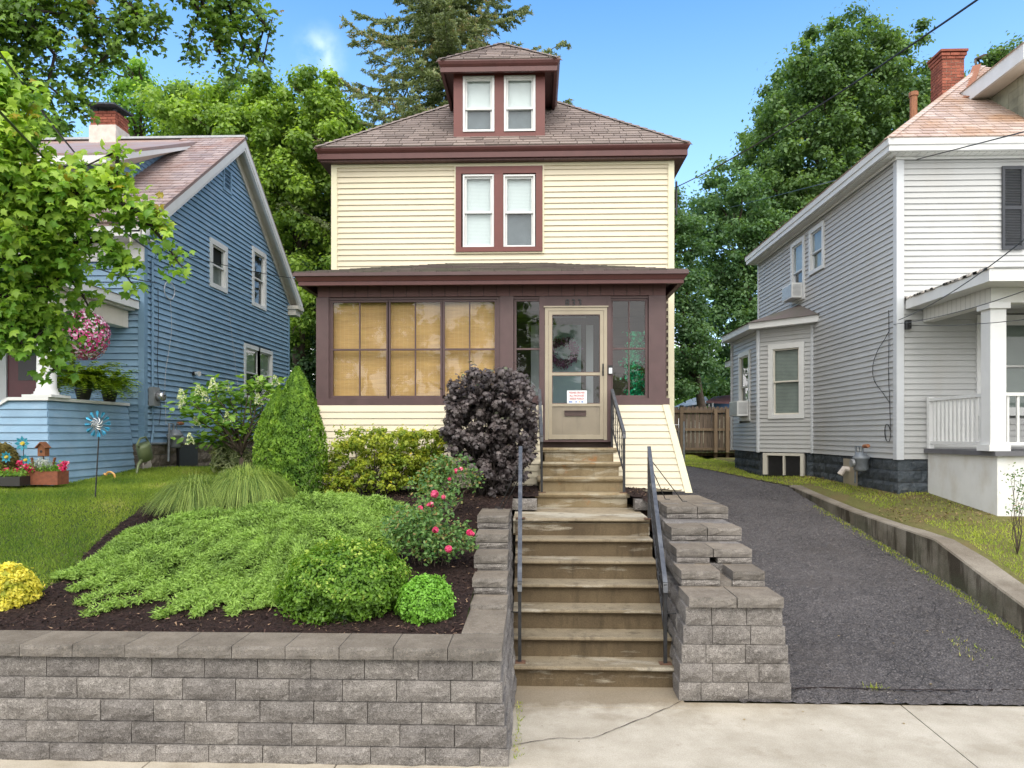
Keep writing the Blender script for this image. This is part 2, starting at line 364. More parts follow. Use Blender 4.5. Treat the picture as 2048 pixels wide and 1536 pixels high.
def asphalt():
    t = NT('old_asphalt'); p = t.pos()
    n1 = t.noise(p, 1.1, 7, 0.65); n2 = t.noise(p, 55, 5, 0.75); n3 = t.noise(p, 14, 6, 0.75)
    col = t.mix(t.rng(n1, 0.35, 0.65, 0, 1), (0.040, 0.034, 0.033), (0.094, 0.082, 0.079))
    col = t.mix(t.rng(n3, 0.48, 0.66, 0, 0.75), col, (0.125, 0.112, 0.110))
    col = t.mix(t.rng(n2, 0.50, 0.64, 0, 0.9), col, (0.26, 0.235, 0.225))
    col = t.mix(t.rng(n2, 0.50, 0.30, 0, 0.8), col, (0.018, 0.016, 0.018))
    v = t.n('ShaderNodeTexVoronoi', feature='DISTANCE_TO_EDGE'); v.inputs['Scale'].default_value = 1.3
    d = t.n('ShaderNodeMix', data_type='VECTOR'); d.inputs[0].default_value = 0.22
    nn = t.n('ShaderNodeTexNoise'); nn.inputs['Scale'].default_value = 2.5; nn.inputs['Detail'].default_value = 6
    t.l(p, nn.inputs['Vector']); t.l(p, d.inputs[4]); t.l(nn.outputs[1], d.inputs[5]); t.l(d.outputs[1], v.inputs['Vector'])
    v.inputs['Scale'].default_value = 7.0; d.inputs[0].default_value = 0.08
    area_ = t.rng(t.noise(t.pos((1, .7, 1)), 0.9, 4), 0.50, 0.62, 0.0, 1.0)
    crack = t.math('MAXIMUM', t.rng(v.outputs[0], 0.0, 0.035, 0.0, 1.0), t.math('SUBTRACT', 1.0, t.math('MULTIPLY', area_, t.rng(n2, .35, .6, 0, 1))))
    col = t.mix(crack, (0.022, 0.019, 0.018), col)
    n9 = t.noise(p, 0.7, 6, 0.7)
    col = t.mix(t.rng(n9, .52, .68, 0, .55), col, (0.085, 0.070, 0.062))
    h = t.math('ADD', t.math('ADD', n2, t.math('MULTIPLY', n3, 1.6)), t.math('MULTIPLY', crack, 0.6))
    return t.done(col, t.rng(n3, 0.35, 0.65, 0.42, 0.85), h, 1.0, 0.03, spec=0.5)
M['asphalt'] = asphalt()
def soil(name, a, b, c):
    t = NT(name); p = t.pos()
    n = t.noise(p, 25, 6, 0.75); n2 = t.noise(p, 2.2, 5)
    col = t.mix(t.rng(n, 0.35, 0.65, 0, 1), a, b); col = t.mix(t.rng(n2, 0.45, 0.65, 0, 0.6), col, c)
    return t.done(col, 0.95, n, 1.0, 0.03, spec=0.2)
M['mulch'] = soil('dark_mulch', (0.014, 0.008, 0.007), (0.045, 0.026, 0.022), (0.03, 0.018, 0.014))
M['turf'] = soil('turf_base', (0.04, 0.062, 0.014), (0.075, 0.115, 0.025), (0.09, 0.10, 0.028))
M['turf_r'] = soil('dry_turf_base', (0.10, 0.105, 0.03), (0.17, 0.16, 0.055), (0.17, 0.12, 0.06))
M['ground'] = soil('ground_earth', (0.05, 0.06, 0.02), (0.08, 0.09, 0.03), (0.09, 0.08, 0.04))
M['road'] = mat_simple('road_asphalt', (0.06, 0.06, 0.062), 0.85, 0.2, 5, 0, 0.4)

def bamboo():
    t = NT('bamboo_blind'); g = t.n('ShaderNodeNewGeometry'); s = t.n('ShaderNodeSeparateXYZ'); t.l(g.outputs['Position'], s.inputs[0])
    n = t.noise(t.pos((1.2, 1, 60)), 3.0, 4, 0.7)
    col = t.mix(t.rng(n, 0.3, 0.7, 0, 1), (0.37, 0.190, 0.065), (0.68, 0.410, 0.165))
    n2 = t.noise(t.pos((0.6, 1, 9)), 2.0, 3)
    col = t.mix(t.rng(n2, 0.4, 0.7, 0, 0.5), col, (0.72, 0.42, 0.15))
    fx = t.math('FRACT', t.math('MULTIPLY', s.outputs[0], 15.0), 0)
    col = t.mix(t.rng(fx, 0.0, 0.09, 0.6, 0.0), col, (0.66, 0.50, 0.25))
    fz = t.math('FRACT', t.math('MULTIPLY', s.outputs[2], 62.0), 0)
    e = t.rng(fz, 0.0, 0.25, 0.0, 1.0)
    col = t.mix(e, t.mix(1.0, col, (0.62,) * 3, 'MULTIPLY'), col)
    return t.done(col, 0.6, e, 0.4, 0.003)
M['bamboo'] = bamboo()
def minislat():
    t = NT('mini_blind_slats'); g = t.n('ShaderNodeNewGeometry'); s = t.n('ShaderNodeSeparateXYZ'); t.l(g.outputs['Position'], s.inputs[0])
    fz = t.math('FRACT', t.math('MULTIPLY', s.outputs[2], 40.0), 0)
    e = t.rng(fz, 0.0, 0.3, 0.0, 1.0)
    return t.done(t.mix(e, (0.36, 0.39, 0.40), (0.60, 0.63, 0.63)), 0.5, e, 0.5, 0.004)
M['minislat'] = minislat()
def glass(name, tint=(0.9, 0.95, 0.95), refl=1.0, base=0.05):
    t = NT(name)
    tr = t.n('ShaderNodeBsdfTransparent'); tr.inputs[0].default_value = tint + (1,)
    gl = t.n('ShaderNodeBsdfGlossy'); gl.inputs['Roughness'].default_value = 0.02
    nz_ = t.noise(t.pos(), 1.6, 2)
    b = t.n('ShaderNodeBump'); b.inputs['Strength'].default_value = 0.05; b.inputs['Distance'].default_value = 0.05
    t.l(nz_, b.inputs['Height']); t.l(b.outputs[0], gl.inputs['Normal'])
    g = t.n('ShaderNodeNewGeometry'); dp = t.n('ShaderNodeVectorMath', operation='DOT_PRODUCT')
    t.l(g.outputs['Incoming'], dp.inputs[0]); t.l(g.outputs['Normal'], dp.inputs[1])
    c = t.math('SUBTRACT', 1.0, t.math('ABSOLUTE', dp.outputs['Value'], 0))
    fac = t.math('ADD', t.math('MULTIPLY', t.math('POWER', c, 5.0), 0.9 * refl), base)
    mx = t.n('ShaderNodeMixShader'); t.l(fac, mx.inputs[0]); t.l(tr.outputs[0], mx.inputs[1]); t.l(gl.outputs[0], mx.inputs[2])
    t.l(mx.outputs[0], t.out.inputs[0]); return t.m
M['glass'] = glass('window_glass')
M['glass_porch'] = glass('porch_glass', (0.88, 0.92, 0.92), 1.0, 0.055)

def leaf_mat(name, a, b, c=None, trans=0.35, rough=0.45, tcol=None):
    t = NT(name)
    at = t.n('ShaderNodeAttribute'); at.attribute_name = 'v'
    cr = t.n('ShaderNodeValToRGB'); t.l(at.outputs['Fac'], cr.inputs[0])
    cr.color_ramp.elements[0].color = a + (1,); cr.color_ramp.elements[1].color = b + (1,)
    cr.color_ramp.elements[0].position = 0.15; cr.color_ramp.elements[1].position = 0.85
    if c:
        e = cr.color_ramp.elements.new(0.97); e.color = c + (1,)
    oi = t.n('ShaderNodeObjectInfo')
    col = t.mix(1.0, cr.outputs[0], t.mix(oi.outputs['Random'], (0.85,) * 3, (1.12,) * 3), 'MULTIPLY')
    p = t.n('ShaderNodeBsdfPrincipled'); t.l(col, p.inputs['Base Color'])
    p.inputs['Roughness'].default_value = rough; p.inputs['Specular IOR Level'].default_value = 0.35
    tr = t.n('ShaderNodeBsdfTranslucent')
    t.l(t.mix(1.0, col, (1.5, 1.5, 0.6), 'MULTIPLY') if tcol is None else t.mix(1.0, col, tcol, 'MULTIPLY'), tr.inputs[0])
    mx = t.n('ShaderNodeMixShader'); mx.inputs[0].default_value = trans
    t.l(p.outputs[0], mx.inputs[1]); t.l(tr.outputs[0], mx.inputs[2]); t.l(mx.outputs[0], t.out.inputs[0])
    return t.m
M['lf_front'] = leaf_mat('maple_leaf_light', (0.133, 0.276, 0.036), (0.434, 0.600, 0.083), (0.33, 0.26, 0.03), 0.42)
M['lf_over'] = leaf_mat('maple_leaf_dark', (0.075, 0.154, 0.027), (0.216, 0.356, 0.060), (0.20, 0.15, 0.03), 0.42)
M['lf_bright'] = leaf_mat('bright_tree_leaf', (0.101, 0.185, 0.034), (0.358, 0.504, 0.101), None, 0.5)
M['lf_mid'] = leaf_mat('mid_tree_leaf', (0.110, 0.230, 0.039), (0.306, 0.500, 0.097), None, 0.5)
M['lf_dark'] = leaf_mat('dark_tree_leaf', (0.055, 0.120, 0.048), (0.160, 0.265, 0.112), None, 0.45)
M['lf_rtree'] = leaf_mat('large_maple_leaf', (0.072, 0.145, 0.050), (0.200, 0.320, 0.105), (0.30, 0.33, 0.09), 0.45)
M['lf_spruce'] = leaf_mat('spruce_needle', (0.075, 0.110, 0.050), (0.230, 0.280, 0.130), (0.30, 0.24, 0.13), 0.3, 0.6)
M['lf_juniper'] = leaf_mat('juniper_spray', (0.094, 0.165, 0.029), (0.303, 0.457, 0.094), None, 0.3, 0.6)
M['lf_box'] = leaf_mat('boxwood_leaf', (0.030, 0.088, 0.010), (0.165, 0.310, 0.030), (0.48, 0.58, 0.11), 0.35)
M['lf_box2'] = leaf_mat('small_boxwood_leaf', (0.070, 0.180, 0.020), (0.190, 0.400, 0.045), None, 0.3)
M['lf_arb'] = leaf_mat('arborvitae_spray', (0.042, 0.115, 0.010), (0.190, 0.330, 0.030), (0.28, 0.38, 0.04), 0.3, 0.6)
M['lf_yel'] = leaf_mat('yellowgreen_shrub_leaf', (0.120, 0.200, 0.016), (0.400, 0.430, 0.040), (0.66, 0.50, 0.045), 0.35)
M['lf_gold'] = leaf_mat('golden_leaf', (0.34, 0.38, 0.035), (0.80, 0.70, 0.110), None, 0.35)
M['lf_purple'] = leaf_mat('purple_leaf', (0.038, 0.030, 0.031), (0.125, 0.102, 0.098), (0.105, 0.140, 0.060), 0.12, 0.4, (1.2, 0.9, 0.9))
M['lf_rose'] = leaf_mat('rose_leaf', (0.050, 0.120, 0.028), (0.160, 0.270, 0.075), (0.25, 0.17, 0.06), 0.3)
M['lf_hyd'] = leaf_mat('hydrangea_leaf', (0.085, 0.195, 0.023), (0.258, 0.420, 0.066), None, 0.35)
M['lf_fern'] = leaf_mat('fern_frond', (0.117, 0.234, 0.016), (0.375, 0.488, 0.044), None, 0.35)
M['lf_brown'] = leaf_mat('bronze_conifer', (0.070, 0.062, 0.012), (0.165, 0.130, 0.030), None, 0.2, 0.7)
M['lf_grass'] = leaf_mat('lawn_blade', (0.085, 0.170, 0.016), (0.290, 0.370, 0.048), (0.42, 0.40, 0.13), 0.35, 0.6)
M['lf_grass_r'] = leaf_mat('dry_lawn_blade', (0.190, 0.270, 0.030), (0.440, 0.480, 0.075), (0.56, 0.46, 0.20), 0.35, 0.6)
M['lf_orn'] = leaf_mat('ornamental_blade', (0.060, 0.125, 0.015), (0.420, 0.520, 0.130), None, 0.3)
M['lf_litter'] = leaf_mat('dry_litter', (0.10, 0.06, 0.025), (0.34, 0.25, 0.12), None, 0.1, 0.8)
M['lf_mulch'] = leaf_mat('mulch_chip', (0.012, 0.007, 0.006), (0.065, 0.035, 0.026), (0.28, 0.18, 0.11), 0.0, 0.9)
M['fl_pink'] = leaf_mat('pink_petal', (0.62, 0.02, 0.20), (0.85, 0.30, 0.52), (0.88, 0.78, 0.82), 0.25, 0.5, (1, .6, .8))
M['fl_red'] = leaf_mat('crimson_petal', (0.48, 0.004, 0.06), (0.72, 0.03, 0.16), (0.80, 0.35, 0.42), 0.2, 0.5, (1, .4, .5))
M['fl_cream'] = leaf_mat('cream_panicle', (0.52, 0.60, 0.26), (0.82, 0.84, 0.56), None, 0.3, 0.6, (1, 1, .8))
M['lf_silver'] = leaf_mat('silver_foliage', (0.30, 0.34, 0.30), (0.55, 0.58, 0.54), None, 0.1)
M['lf_pale'] = leaf_mat('variegated_leaf', (0.13, 0.17, 0.07), (0.36, 0.38, 0.20), None, 0.3)
M['chip'] = leaf_mat('asphalt_chip', (0.020, 0.018, 0.017), (0.120, 0.106, 0.100), (0.24, 0.21, 0.19), 0.0, 0.6)
M['fl_rose'] = leaf_mat('rose_petal', (0.60, 0.02, 0.12), (0.85, 0.16, 0.30), (0.90, 0.50, 0.55), 0.2, 0.5, (1, .5, .6))

def kerb_mat():
    t = NT('stained_concrete_wall'); p = t.pos(); g = t.n('ShaderNodeNewGeometry'); s = t.n('ShaderNodeSeparateXYZ'); t.l(g.outputs['True Normal'], s.inputs[0])
    n1 = t.noise(p, 1.6, 7, .65); n2 = t.noise(p, 70, 4, .7); run = t.noise(t.pos((1.3, 1.3, .22)), 2.6, 7, .62); blot = t.noise(p, 1.1, 6, .6)
    side = t.mix(t.rng(n1, .38, .62, 0, 1), (.115, .100, .072), (.235, .212, .170))
    side = t.mix(t.rng(run, .47, .56, 0, .85), side, (.040, .031, .020)); side = t.mix(t.rng(blot, .52, .66, 0, .55), side, (.085, .092, .058))
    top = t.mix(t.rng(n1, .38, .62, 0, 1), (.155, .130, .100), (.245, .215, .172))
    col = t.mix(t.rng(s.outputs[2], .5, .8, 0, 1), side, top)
    col = t.mix(1.0, col, t.mix(t.rng(n2, .35, .65, 0, 1), (.8,) * 3, (1.15,) * 3), 'MULTIPLY')
    return t.done(col, .9, n2, .6, .008, spec=.25)
M['kerbwall'] = kerb_mat()
# ------------------------------------------------------------------ object helpers
WL = {}
def thing(name, label, cat, loc=(0, 0, 0), group=None):
    o = bpy.data.objects.new(name, None); COL.objects.link(o)
    o.empty_display_size = 0.1
    o.location = loc; WL[o.name] = Vector(loc)
    o['label'] = label; o['category'] = cat
    if group: o['group'] = group
    return o
def tag(o, label, cat, group=None):
    o['label'] = label; o['category'] = cat
    if group: o['group'] = group
    return o
def link(name, me, parent=None, loc=None, kind=None, label=None, rot=None):
    o = bpy.data.objects.new(name, me); COL.objects.link(o)
    if loc is not None: o.location = loc
    if rot is not None: o.rotation_euler = rot
    if parent is not None:
        o.parent = parent
        o.matrix_parent_inverse = Matrix.Translation(-WL.get(parent.name, Vector((0, 0, 0))))
    if kind: o['kind'] = kind
    if label: o['label'] = label
    return o
class MB:
    def __init__(self): self.v = []; self.f = []
    def add(self, vs, fs):
        b = len(self.v); self.v += [tuple(x) for x in vs]; self.f += [tuple(i + b for i in q) for q in fs]; return self
    def box(self, a, b):
        x0, y0, z0 = a; x1, y1, z1 = b
        return self.add([(x0,y0,z0),(x1,y0,z0),(x1,y1,z0),(x0,y1,z0),(x0,y0,z1),(x1,y0,z1),(x1,y1,z1),(x0,y1,z1)],
                        [(0,3,2,1),(4,5,6,7),(0,1,5,4),(1,2,6,5),(2,3,7,6),(3,0,4,7)])
    def hexa(self, p):   # 8 points: bottom loop, top loop
        return self.add(p, [(0,3,2,1),(4,5,6,7),(0,1,5,4),(1,2,6,5),(2,3,7,6),(3,0,4,7)])
    def prism(self, poly, off):   # 3D polygon extruded by vector
        n = len(poly); off = Vector(off)
        vs = [Vector(p) for p in poly] + [Vector(p) + off for p in poly]
        return self.add(vs, [tuple(range(n - 1, -1, -1)), tuple(range(n, 2 * n))] + [(i, (i + 1) % n, n + (i + 1) % n, n + i) for i in range(n)])
    def tube(self, pts, r, n=8, cap=True):
        pts = [Vector(p) for p in pts]; m = len(pts)
        rs = r if isinstance(r, (list, tuple)) else [r] * m
        b = len(self.v)
        up = Vector((0, 0, 1))
        for i, p in enumerate(pts):
            t = (pts[min(i + 1, m - 1)] - pts[max(i - 1, 0)])
            if t.length < 1e-9: t = Vector((0, 0, 1))
            t.normalize()
            a = t.cross(up)
            if a.length < 1e-3: a = t.cross(Vector((0, 1, 0)))
            a.normalize(); c = t.cross(a)
            for k in range(n):
                an = 2 * math.pi * k / n
                self.v.append(tuple(p + (a * math.cos(an) + c * math.sin(an)) * rs[i]))
        for i in range(m - 1):
            for k in range(n):
                k2 = (k + 1) % n
                self.f.append((b + i * n + k, b + i * n + k2, b + (i + 1) * n + k2, b + (i + 1) * n + k))
        if cap:
            self.f.append(tuple(b + k for k in range(n - 1, -1, -1))); self.f.append(tuple(b + (m - 1) * n + k for k in range(n)))
        return self
    def bar(self, p, q, w, h):    # rectangular bar between two points
        p = Vector(p); q = Vector(q); t = (q - p).normalized()
        a = t.cross(Vector((0, 0, 1)))
        if a.length < 1e-3: a = Vector((1, 0, 0))
        a.normalize(); c = a.cross(t)
        a *= w / 2; c *= h / 2
        return self.hexa([p - a - c, p + a - c, p + a + c, p - a + c, q - a - c, q + a - c, q + a + c, q - a + c])
    def lathe(self, c, prof, n=16):
        b = len(self.v); c = Vector(c)
        for r, z in prof:
            for k in range(n):
                an = 2 * math.pi * k / n
                self.v.append((c.x + r * math.cos(an), c.y + r * math.sin(an), c.z + z))
        for i in range(len(prof) - 1):
            for k in range(n):
                k2 = (k + 1) % n
                self.f.append((b + i * n + k, b + i * n + k2, b + (i + 1) * n + k2, b + (i + 1) * n + k))
        self.f.append(tuple(b + k for k in range(n - 1, -1, -1))); self.f.append(tuple(b + (len(prof) - 1) * n + k for k in range(n)))
        return self
    def mesh(self, name, m, smooth=False):
        me = bpy.data.meshes.new(name); me.from_pydata(self.v, [], self.f); me.materials.append(m)
        if smooth: me.polygons.foreach_set('use_smooth', [True] * len(me.polygons))
        me.update(); return me
    def build(self, name, m, parent=None, smooth=False, **k):
        return link(name, self.mesh(name, m, smooth), parent, **k)
def struct(name, mb, m, smooth=False):
    o = mb.build(name, m, None, smooth); o['kind'] = 'structure'; return o

class Frame:
    """Wall frame: origin, horizontal direction u, outward normal n."""
    def __init__(self, o, u, n): self.o = Vector(o); self.u = Vector(u).normalized(); self.n = Vector(n).normalized()
    def p(self, u, w, z): return self.o + self.u * u + self.n * w + Vector((0, 0, z))
def fbox(mb, fr, u0, u1, w0, w1, z0, z1):
    # p-order keeps outward normals irrespective of handedness well enough for closed boxes
    pts = [fr.p(u0, w1, z0), fr.p(u1, w1, z0), fr.p(u1, w0, z0), fr.p(u0, w0, z0), fr.p(u0, w1, z1), fr.p(u1, w1, z1), fr.p(u1, w0, z1), fr.p(u0, w0, z1)]
    if fr.u.cross(Vector((0, 0, 1))).dot(fr.n) < 0:
        pts = [pts[1], pts[0], pts[3], pts[2], pts[5], pts[4], pts[7], pts[6]]
    return mb.hexa(pts)

def pane_quad(fr, u0, u1, w, z0, z1):
    p = [fr.p(u0, w, z0), fr.p(u1, w, z0), fr.p(u1, w, z1), fr.p(u0, w, z1)]
    if (p[1] - p[0]).cross(p[2] - p[0]).dot(fr.n) < 0: p = p[::-1]
    return MB().add(p, [(0, 1, 2, 3)])
def interval(poly, z):
    xs = []
    n = len(poly)
    for i in range(n):
        a, b = poly[i], poly[(i + 1) % n]
        if (a[1] - z) * (b[1] - z) <= 0 and abs(a[1] - b[1]) > 1e-9:
            xs.append(a[0] + (b[0] - a[0]) * (z - a[1]) / (b[1] - a[1]))
    return (min(xs), max(xs)) if len(xs) >= 2 else None
def siding(parent, fr, poly, expo, m, holes=(), name='siding_board', lean=0.012, gap=0.001):
    z0 = min(p[1] for p in poly); z1 = max(p[1] for p in poly)
    k = 0; z = z0
    while z < z1 - 0.004:
        zt = min(z + expo, z1)
        a = interval(poly, z + 0.002); b = interval(poly, zt - 0.002)
        if a and b:
            cuts = sorted((h[0], h[1]) for h in holes if h[2] < zt - 0.02 and h[3] > z + 0.02)
            seg = []; u = min(a[0], b[0]); end = max(a[1], b[1])
            for c0, c1 in cuts:
                if c0 > u: seg.append((u, c0))
                u = max(u, c1)
            if end > u: seg.append((u, end))
            for s0, s1 in seg:
                if s1 - s0 < 0.01: continue
                b0, b1 = max(s0, a[0]), min(s1, a[1]); t0, t1 = max(s0, b[0]), min(s1, b[1])
                if b1 - b0 < 0.005 and t1 - t0 < 0.005: continue
                b1 = max(b1, b0 + 0.002); t1 = max(t1, t0 + 0.002)
                mb = MB(); w = lean + random.uniform(-0.0015, 0.0015)
                pts = [fr.p(b0, w, z + gap), fr.p(b1, w, z + gap), fr.p(b1, -0.03, z + gap), fr.p(b0, -0.03, z + gap),
                       fr.p(t0, -0.008, zt), fr.p(t1, -0.008, zt), fr.p(t1, -0.03, zt), fr.p(t0, -0.03, zt)]
                if fr.u.cross(Vector((0, 0, 1))).dot(fr.n) < 0:
                    pts = [pts[1], pts[0], pts[3], pts[2], pts[5], pts[4], pts[7], pts[6]]
                mb.hexa(pts); mb.build(name, m, parent)
        z += expo; k += 1

def clip(poly, a, b):  # keep left side of a->b  (2D, poly CCW)
    out = []
    for i in range(len(poly)):
        p, q = poly[i], poly[(i + 1) % len(poly)]
        sp = (b[0]-a[0])*(p[1]-a[1]) - (b[1]-a[1])*(p[0]-a[0]); sq = (b[0]-a[0])*(q[1]-a[1]) - (b[1]-a[1])*(q[0]-a[0])
        if sp >= 0: out.append(p)
        if (sp > 0 > sq) or (sp < 0 < sq):
            t = sp / (sp - sq); out.append((p[0] + (q[0]-p[0])*t, p[1] + (q[1]-p[1])*t))
    return out
def area(p): return 0.5 * sum(p[i][0]*p[(i+1) % len(p)][1] - p[(i+1) % len(p)][0]*p[i][1] for i in range(len(p)))
def shingles(parent, o, u, v, poly, tw, th, m, thick=0.012, limit=300, name='shingle', gap=0.006, jitter=0.0, stagger=True):
    """Shingles on a plane: o origin, u along eave, v up slope, poly CCW in (u,v)."""
    o = Vector(o); u = Vector(u).normalized(); v = Vector(v).normalized(); n = u.cross(v).normalized()
    if n.z < 0: n = -n
    if area(poly) < 0: poly = poly[::-1]
    u0 = min(p[0] for p in poly); u1 = max(p[0] for p in poly); v0 = min(p[1] for p in poly); v1 = max(p[1] for p in poly)
    tiles = []; r = 0; vv = v0
    while vv < v1 - 0.01:
        uu = u0 - (tw * 0.5 if (r % 2 and stagger) else 0) - (random.uniform(0, tw * .4) if jitter else 0)
        while uu < u1:
            w = tw * (1 + random.uniform(-jitter, jitter))
            t = [(uu + gap, vv), (uu + w - gap, vv), (uu + w - gap, vv + th), (uu + gap, vv + th)]
            for i in range(len(poly)):
                t = clip(t, poly[i], poly[(i + 1) % len(poly)])
                if len(t) < 3: break
            if len(t) >= 3 and abs(area(t)) > 0.0004:
                lift = thick * random.uniform(0.7, 1.15)
                top = []; bot = []
                for a, b in t:
                    k = 1 - (b - vv) / th
                    base = o + u * a + v * b
                    bot.append(base - n * 0.006); top.append(base + n * (0.004 + lift * k))
                mb = MB(); q = len(t)
                mb.add(bot + top, [tuple(range(q - 1, -1, -1)), tuple(range(q, 2 * q))] + [(i, (i + 1) % q, q + (i + 1) % q, q + i) for i in range(q)])
                c = sum(top, Vector()) / q
                tiles.append(((c - Vector((0, 0, H))).length, mb))
            uu += w
        vv += th; r += 1
    tiles.sort(key=lambda t: t[0])
    for d, mb in tiles[:limit]: mb.build(name, m, parent)
    rest = tiles[limit:]
    if rest:
        big = MB(); vals = []
        for d, mb in rest:
            big.add(mb.v, mb.f); vals += [random.random()] * len(mb.f)
        me = big.mesh('far_shingles', m)
        at = me.attributes.new('v', 'FLOAT', 'FACE'); at.data.foreach_set('value', vals)
        link(name + 's_beyond', me, parent, kind='stuff')

# ---- split face blocks
_bc = {}
def block_mesh(L, Hh, D, var, m, rough=0.010, ends=True):
    key = (round(L, 3), round(Hh, 3), round(D, 3), var, m.name)
    if key in _bc: return _bc[key]
    rn = random.Random(var * 77 + int(L * 1000))
    nx = 5 if L > 0.25 else 3; nzr = 3; g = 0.003
    e = 0.007 if Hh > .12 else 0.0025
    mb = MB(); grid = []
    for j in range(nzr + 1):
        for i in range(nx + 1):
            x = g + (L - 2 * g) * i / nx; z = g + (Hh - 2 * g) * j / nzr
            edge = i in (0, nx) or j in (0, nzr)
            y = (e + rn.uniform(-.002, .004)) if edge else (-rn.uniform(0, rough) * 1.3)
            if not edge: x += rn.uniform(-.02, .02); z += rn.uniform(-.01, .01)
            grid.append((x, y, z))
    for zc in (g, Hh - g):
        pass
    W = nx + 1
    fs = []
    for j in range(nzr):
        for i in range(nx):
            fs.append((j * W + i, j * W + i + 1, (j + 1) * W + i + 1, (j + 1) * W + i))
    b = len(grid)
    back = [(g, D, g), (L - g, D, g), (L - g, D, Hh - g), (g, D, Hh - g)]
    c0, c1, c2, c3 = 0, nx, nzr * W + nx, nzr * W
    fs.append(tuple([b, b + 1] + list(range(c1, c0 - 1, -1))))                         # bottom
    fs.append(tuple([b + 2, b + 3] + list(range(c3, c2 + 1))))                         # top
    fs.append(tuple([b + 3, b] + [j * W for j in range(0, nzr + 1)]))                    # left
    fs.append(tuple([b + 1, b + 2] + [j * W + nx for j in range(nzr, -1, -1)]))           # right
    fs.append((b + 1, b, b + 3, b + 2))
    mb.add(grid + back, fs)
    me = mb.mesh('block', m); _bc[key] = me; return me
def block(parent, p, ang, L, Hh, D, m=None, name='block', rough=0.010):
    m = m or M['block']
    me = block_mesh(L, Hh, D, random.randrange(6), m, rough)
    return link(name, me, parent, loc=p, rot=(0, 0, ang))
def course(parent, a, b, z, Hh, D, L, offset, m=None, name='block', rough=0.010, jit=0.003):
    """a course of blocks from a to b (xy), front face outward = right-hand side of a->b."""
    a = Vector((a[0], a[1], 0)); b = Vector((b[0], b[1], 0)); t = (b - a); tot = t.length; t.normalize()
    ang = math.atan2(t.y, t.x); s = 0.0
    first = L - offset if offset > 0 else L
    while s < tot - 0.02:
        l = min(first, tot - s); first = L
        if tot - s - l < 0.06: l = tot - s
        l = round(l, 3)
        j = random.uniform(-jit, jit)
        nrm = Vector((t.y, -t.x, 0))
        p = a + t * s + nrm * j
        block(parent, (p.x, p.y, z), ang, l, Hh, D, m, name, rough)
        s += l

# ---- windows
def window(parent, fr, u0, u1, z0, z1, cas=0.09, casm=None, style='double', back='blind', back2=None, sill=True, sashm=None, lo_frac=0.5, depth=0.05, grid=None, gm=None, glassm=None, label=None):
    casm = casm or M['white']; sashm = sashm or M['white']; glassm = glassm or M['glass']
    mb = MB()
    fbox(mb, fr, u0 - cas, u0, -0.085, 0.035, z0 - cas * 0.8, z1 + cas)
    fbox(mb, fr, u1, u1 + cas, -0.085, 0.035, z0 - cas * 0.8, z1 + cas)
    fbox(mb, fr, u0, u1, -0.085, 0.037, z1, z1 + cas)
    fbox(mb, fr, u0, u1, -0.085, 0.037, z0 - cas * 0.8, z0)
    w = mb.build('window', casm, parent, label=label)
    if sill:
        s = MB(); fbox(s, fr, u0 - cas * 1.1, u1 + cas * 1.1, 0.038, 0.065, z0 - cas * 0.75, z0 - cas * 0.75 + 0.035); s.build('sill', casm, w)
    f = 0.035
    zm = z0 + (z1 - z0) * lo_frac
    def sash(a, b, w0, sm=sashm):
        s = MB()
        fbox(s, fr, u0 + .002, u0 + f, w0 - .03, w0, a, b); fbox(s, fr, u1 - f, u1 - .002, w0 - .03, w0, a, b)
        fbox(s, fr, u0 + f, u1 - f, w0 - .03, w0 - .001, a, a + f); fbox(s, fr, u0 + f, u1 - f, w0 - .03, w0 - .001, b - f, b)
        s.build('sash', sm, w)
        g = pane_quad(fr, u0 + f, u1 - f, w0 - .016, a + f, b - f); g.build('pane', glassm, w)
    if style == 'double':
        sash(zm - 0.015, z1, 0.0); sash(z0, zm + 0.018, 0.012 if False else -0.032)
    else:
        sash(z0, z1, 0.0)
    bk = {'blind': M['minislat'], 'dark': M['dark_room'], 'grey': M['greyblind'], 'screen': M['screen'], 'white': M['blind']}
    a = MB(); fbox(a, fr, u0, u1, -0.083, -0.072, zm, z1); a.build('blind' if back != 'dark' else 'interior', bk[back], w)
    a = MB(); fbox(a, fr, u0, u1, -0.083, -0.074, z0, zm); a.build('blind' if (back2 or back) != 'dark' else 'interior', bk[back2 or back], w)
    return w

# ---- leaf scatter (numpy)
def _tpl(vs, fs): return (np.array(vs, float), np.array(fs, int))
TPL = {
 'quad': _tpl([(-.5, 0, 0), (0, -.34, .06), (.5, 0, -.04), (0, .34, .06)], [(0, 1, 2), (0, 2, 3)]),
 'oval': _tpl([(-.5, 0, 0), (-.18, -.26, .05), (.22, -.22, .05), (.5, 0, -.08), (.22, .22, .05), (-.18, .26, .05)], [(0, 1, 2), (0, 2, 3), (0, 3, 4), (0, 4, 5)]),
 'maple': _tpl([(-.45, 0, 0), (-.30, -.36, -.12), (-.08, -.27, .0), (.08, -.50, -.20), (.20, -.24, -.02), (.55, 0, -.24), (.20, .24, .02), (.08, .50, -.14), (-.08, .27, .04), (-.30, .36, -.08), (0, 0, .09)],
               [(10, 0, 1), (10, 1, 2), (10, 2, 3), (10, 3, 4), (10, 4, 5), (10, 5, 6), (10, 6, 7), (10, 7, 8), (10, 8, 9), (10, 9, 0)]),
 'tri': _tpl([(-.5, -.16, 0), (-.5, .16, 0), (.5, 0, 0)], [(0, 1, 2)]),
 'spray': _tpl([(-.5, 0, 0), (-.1, -.20, .04), (.5, -.05, 0), (.5, .05, 0), (-.1, .20, .04)], [(0, 1, 2), (0, 2, 3), (0, 3, 4)]),
}
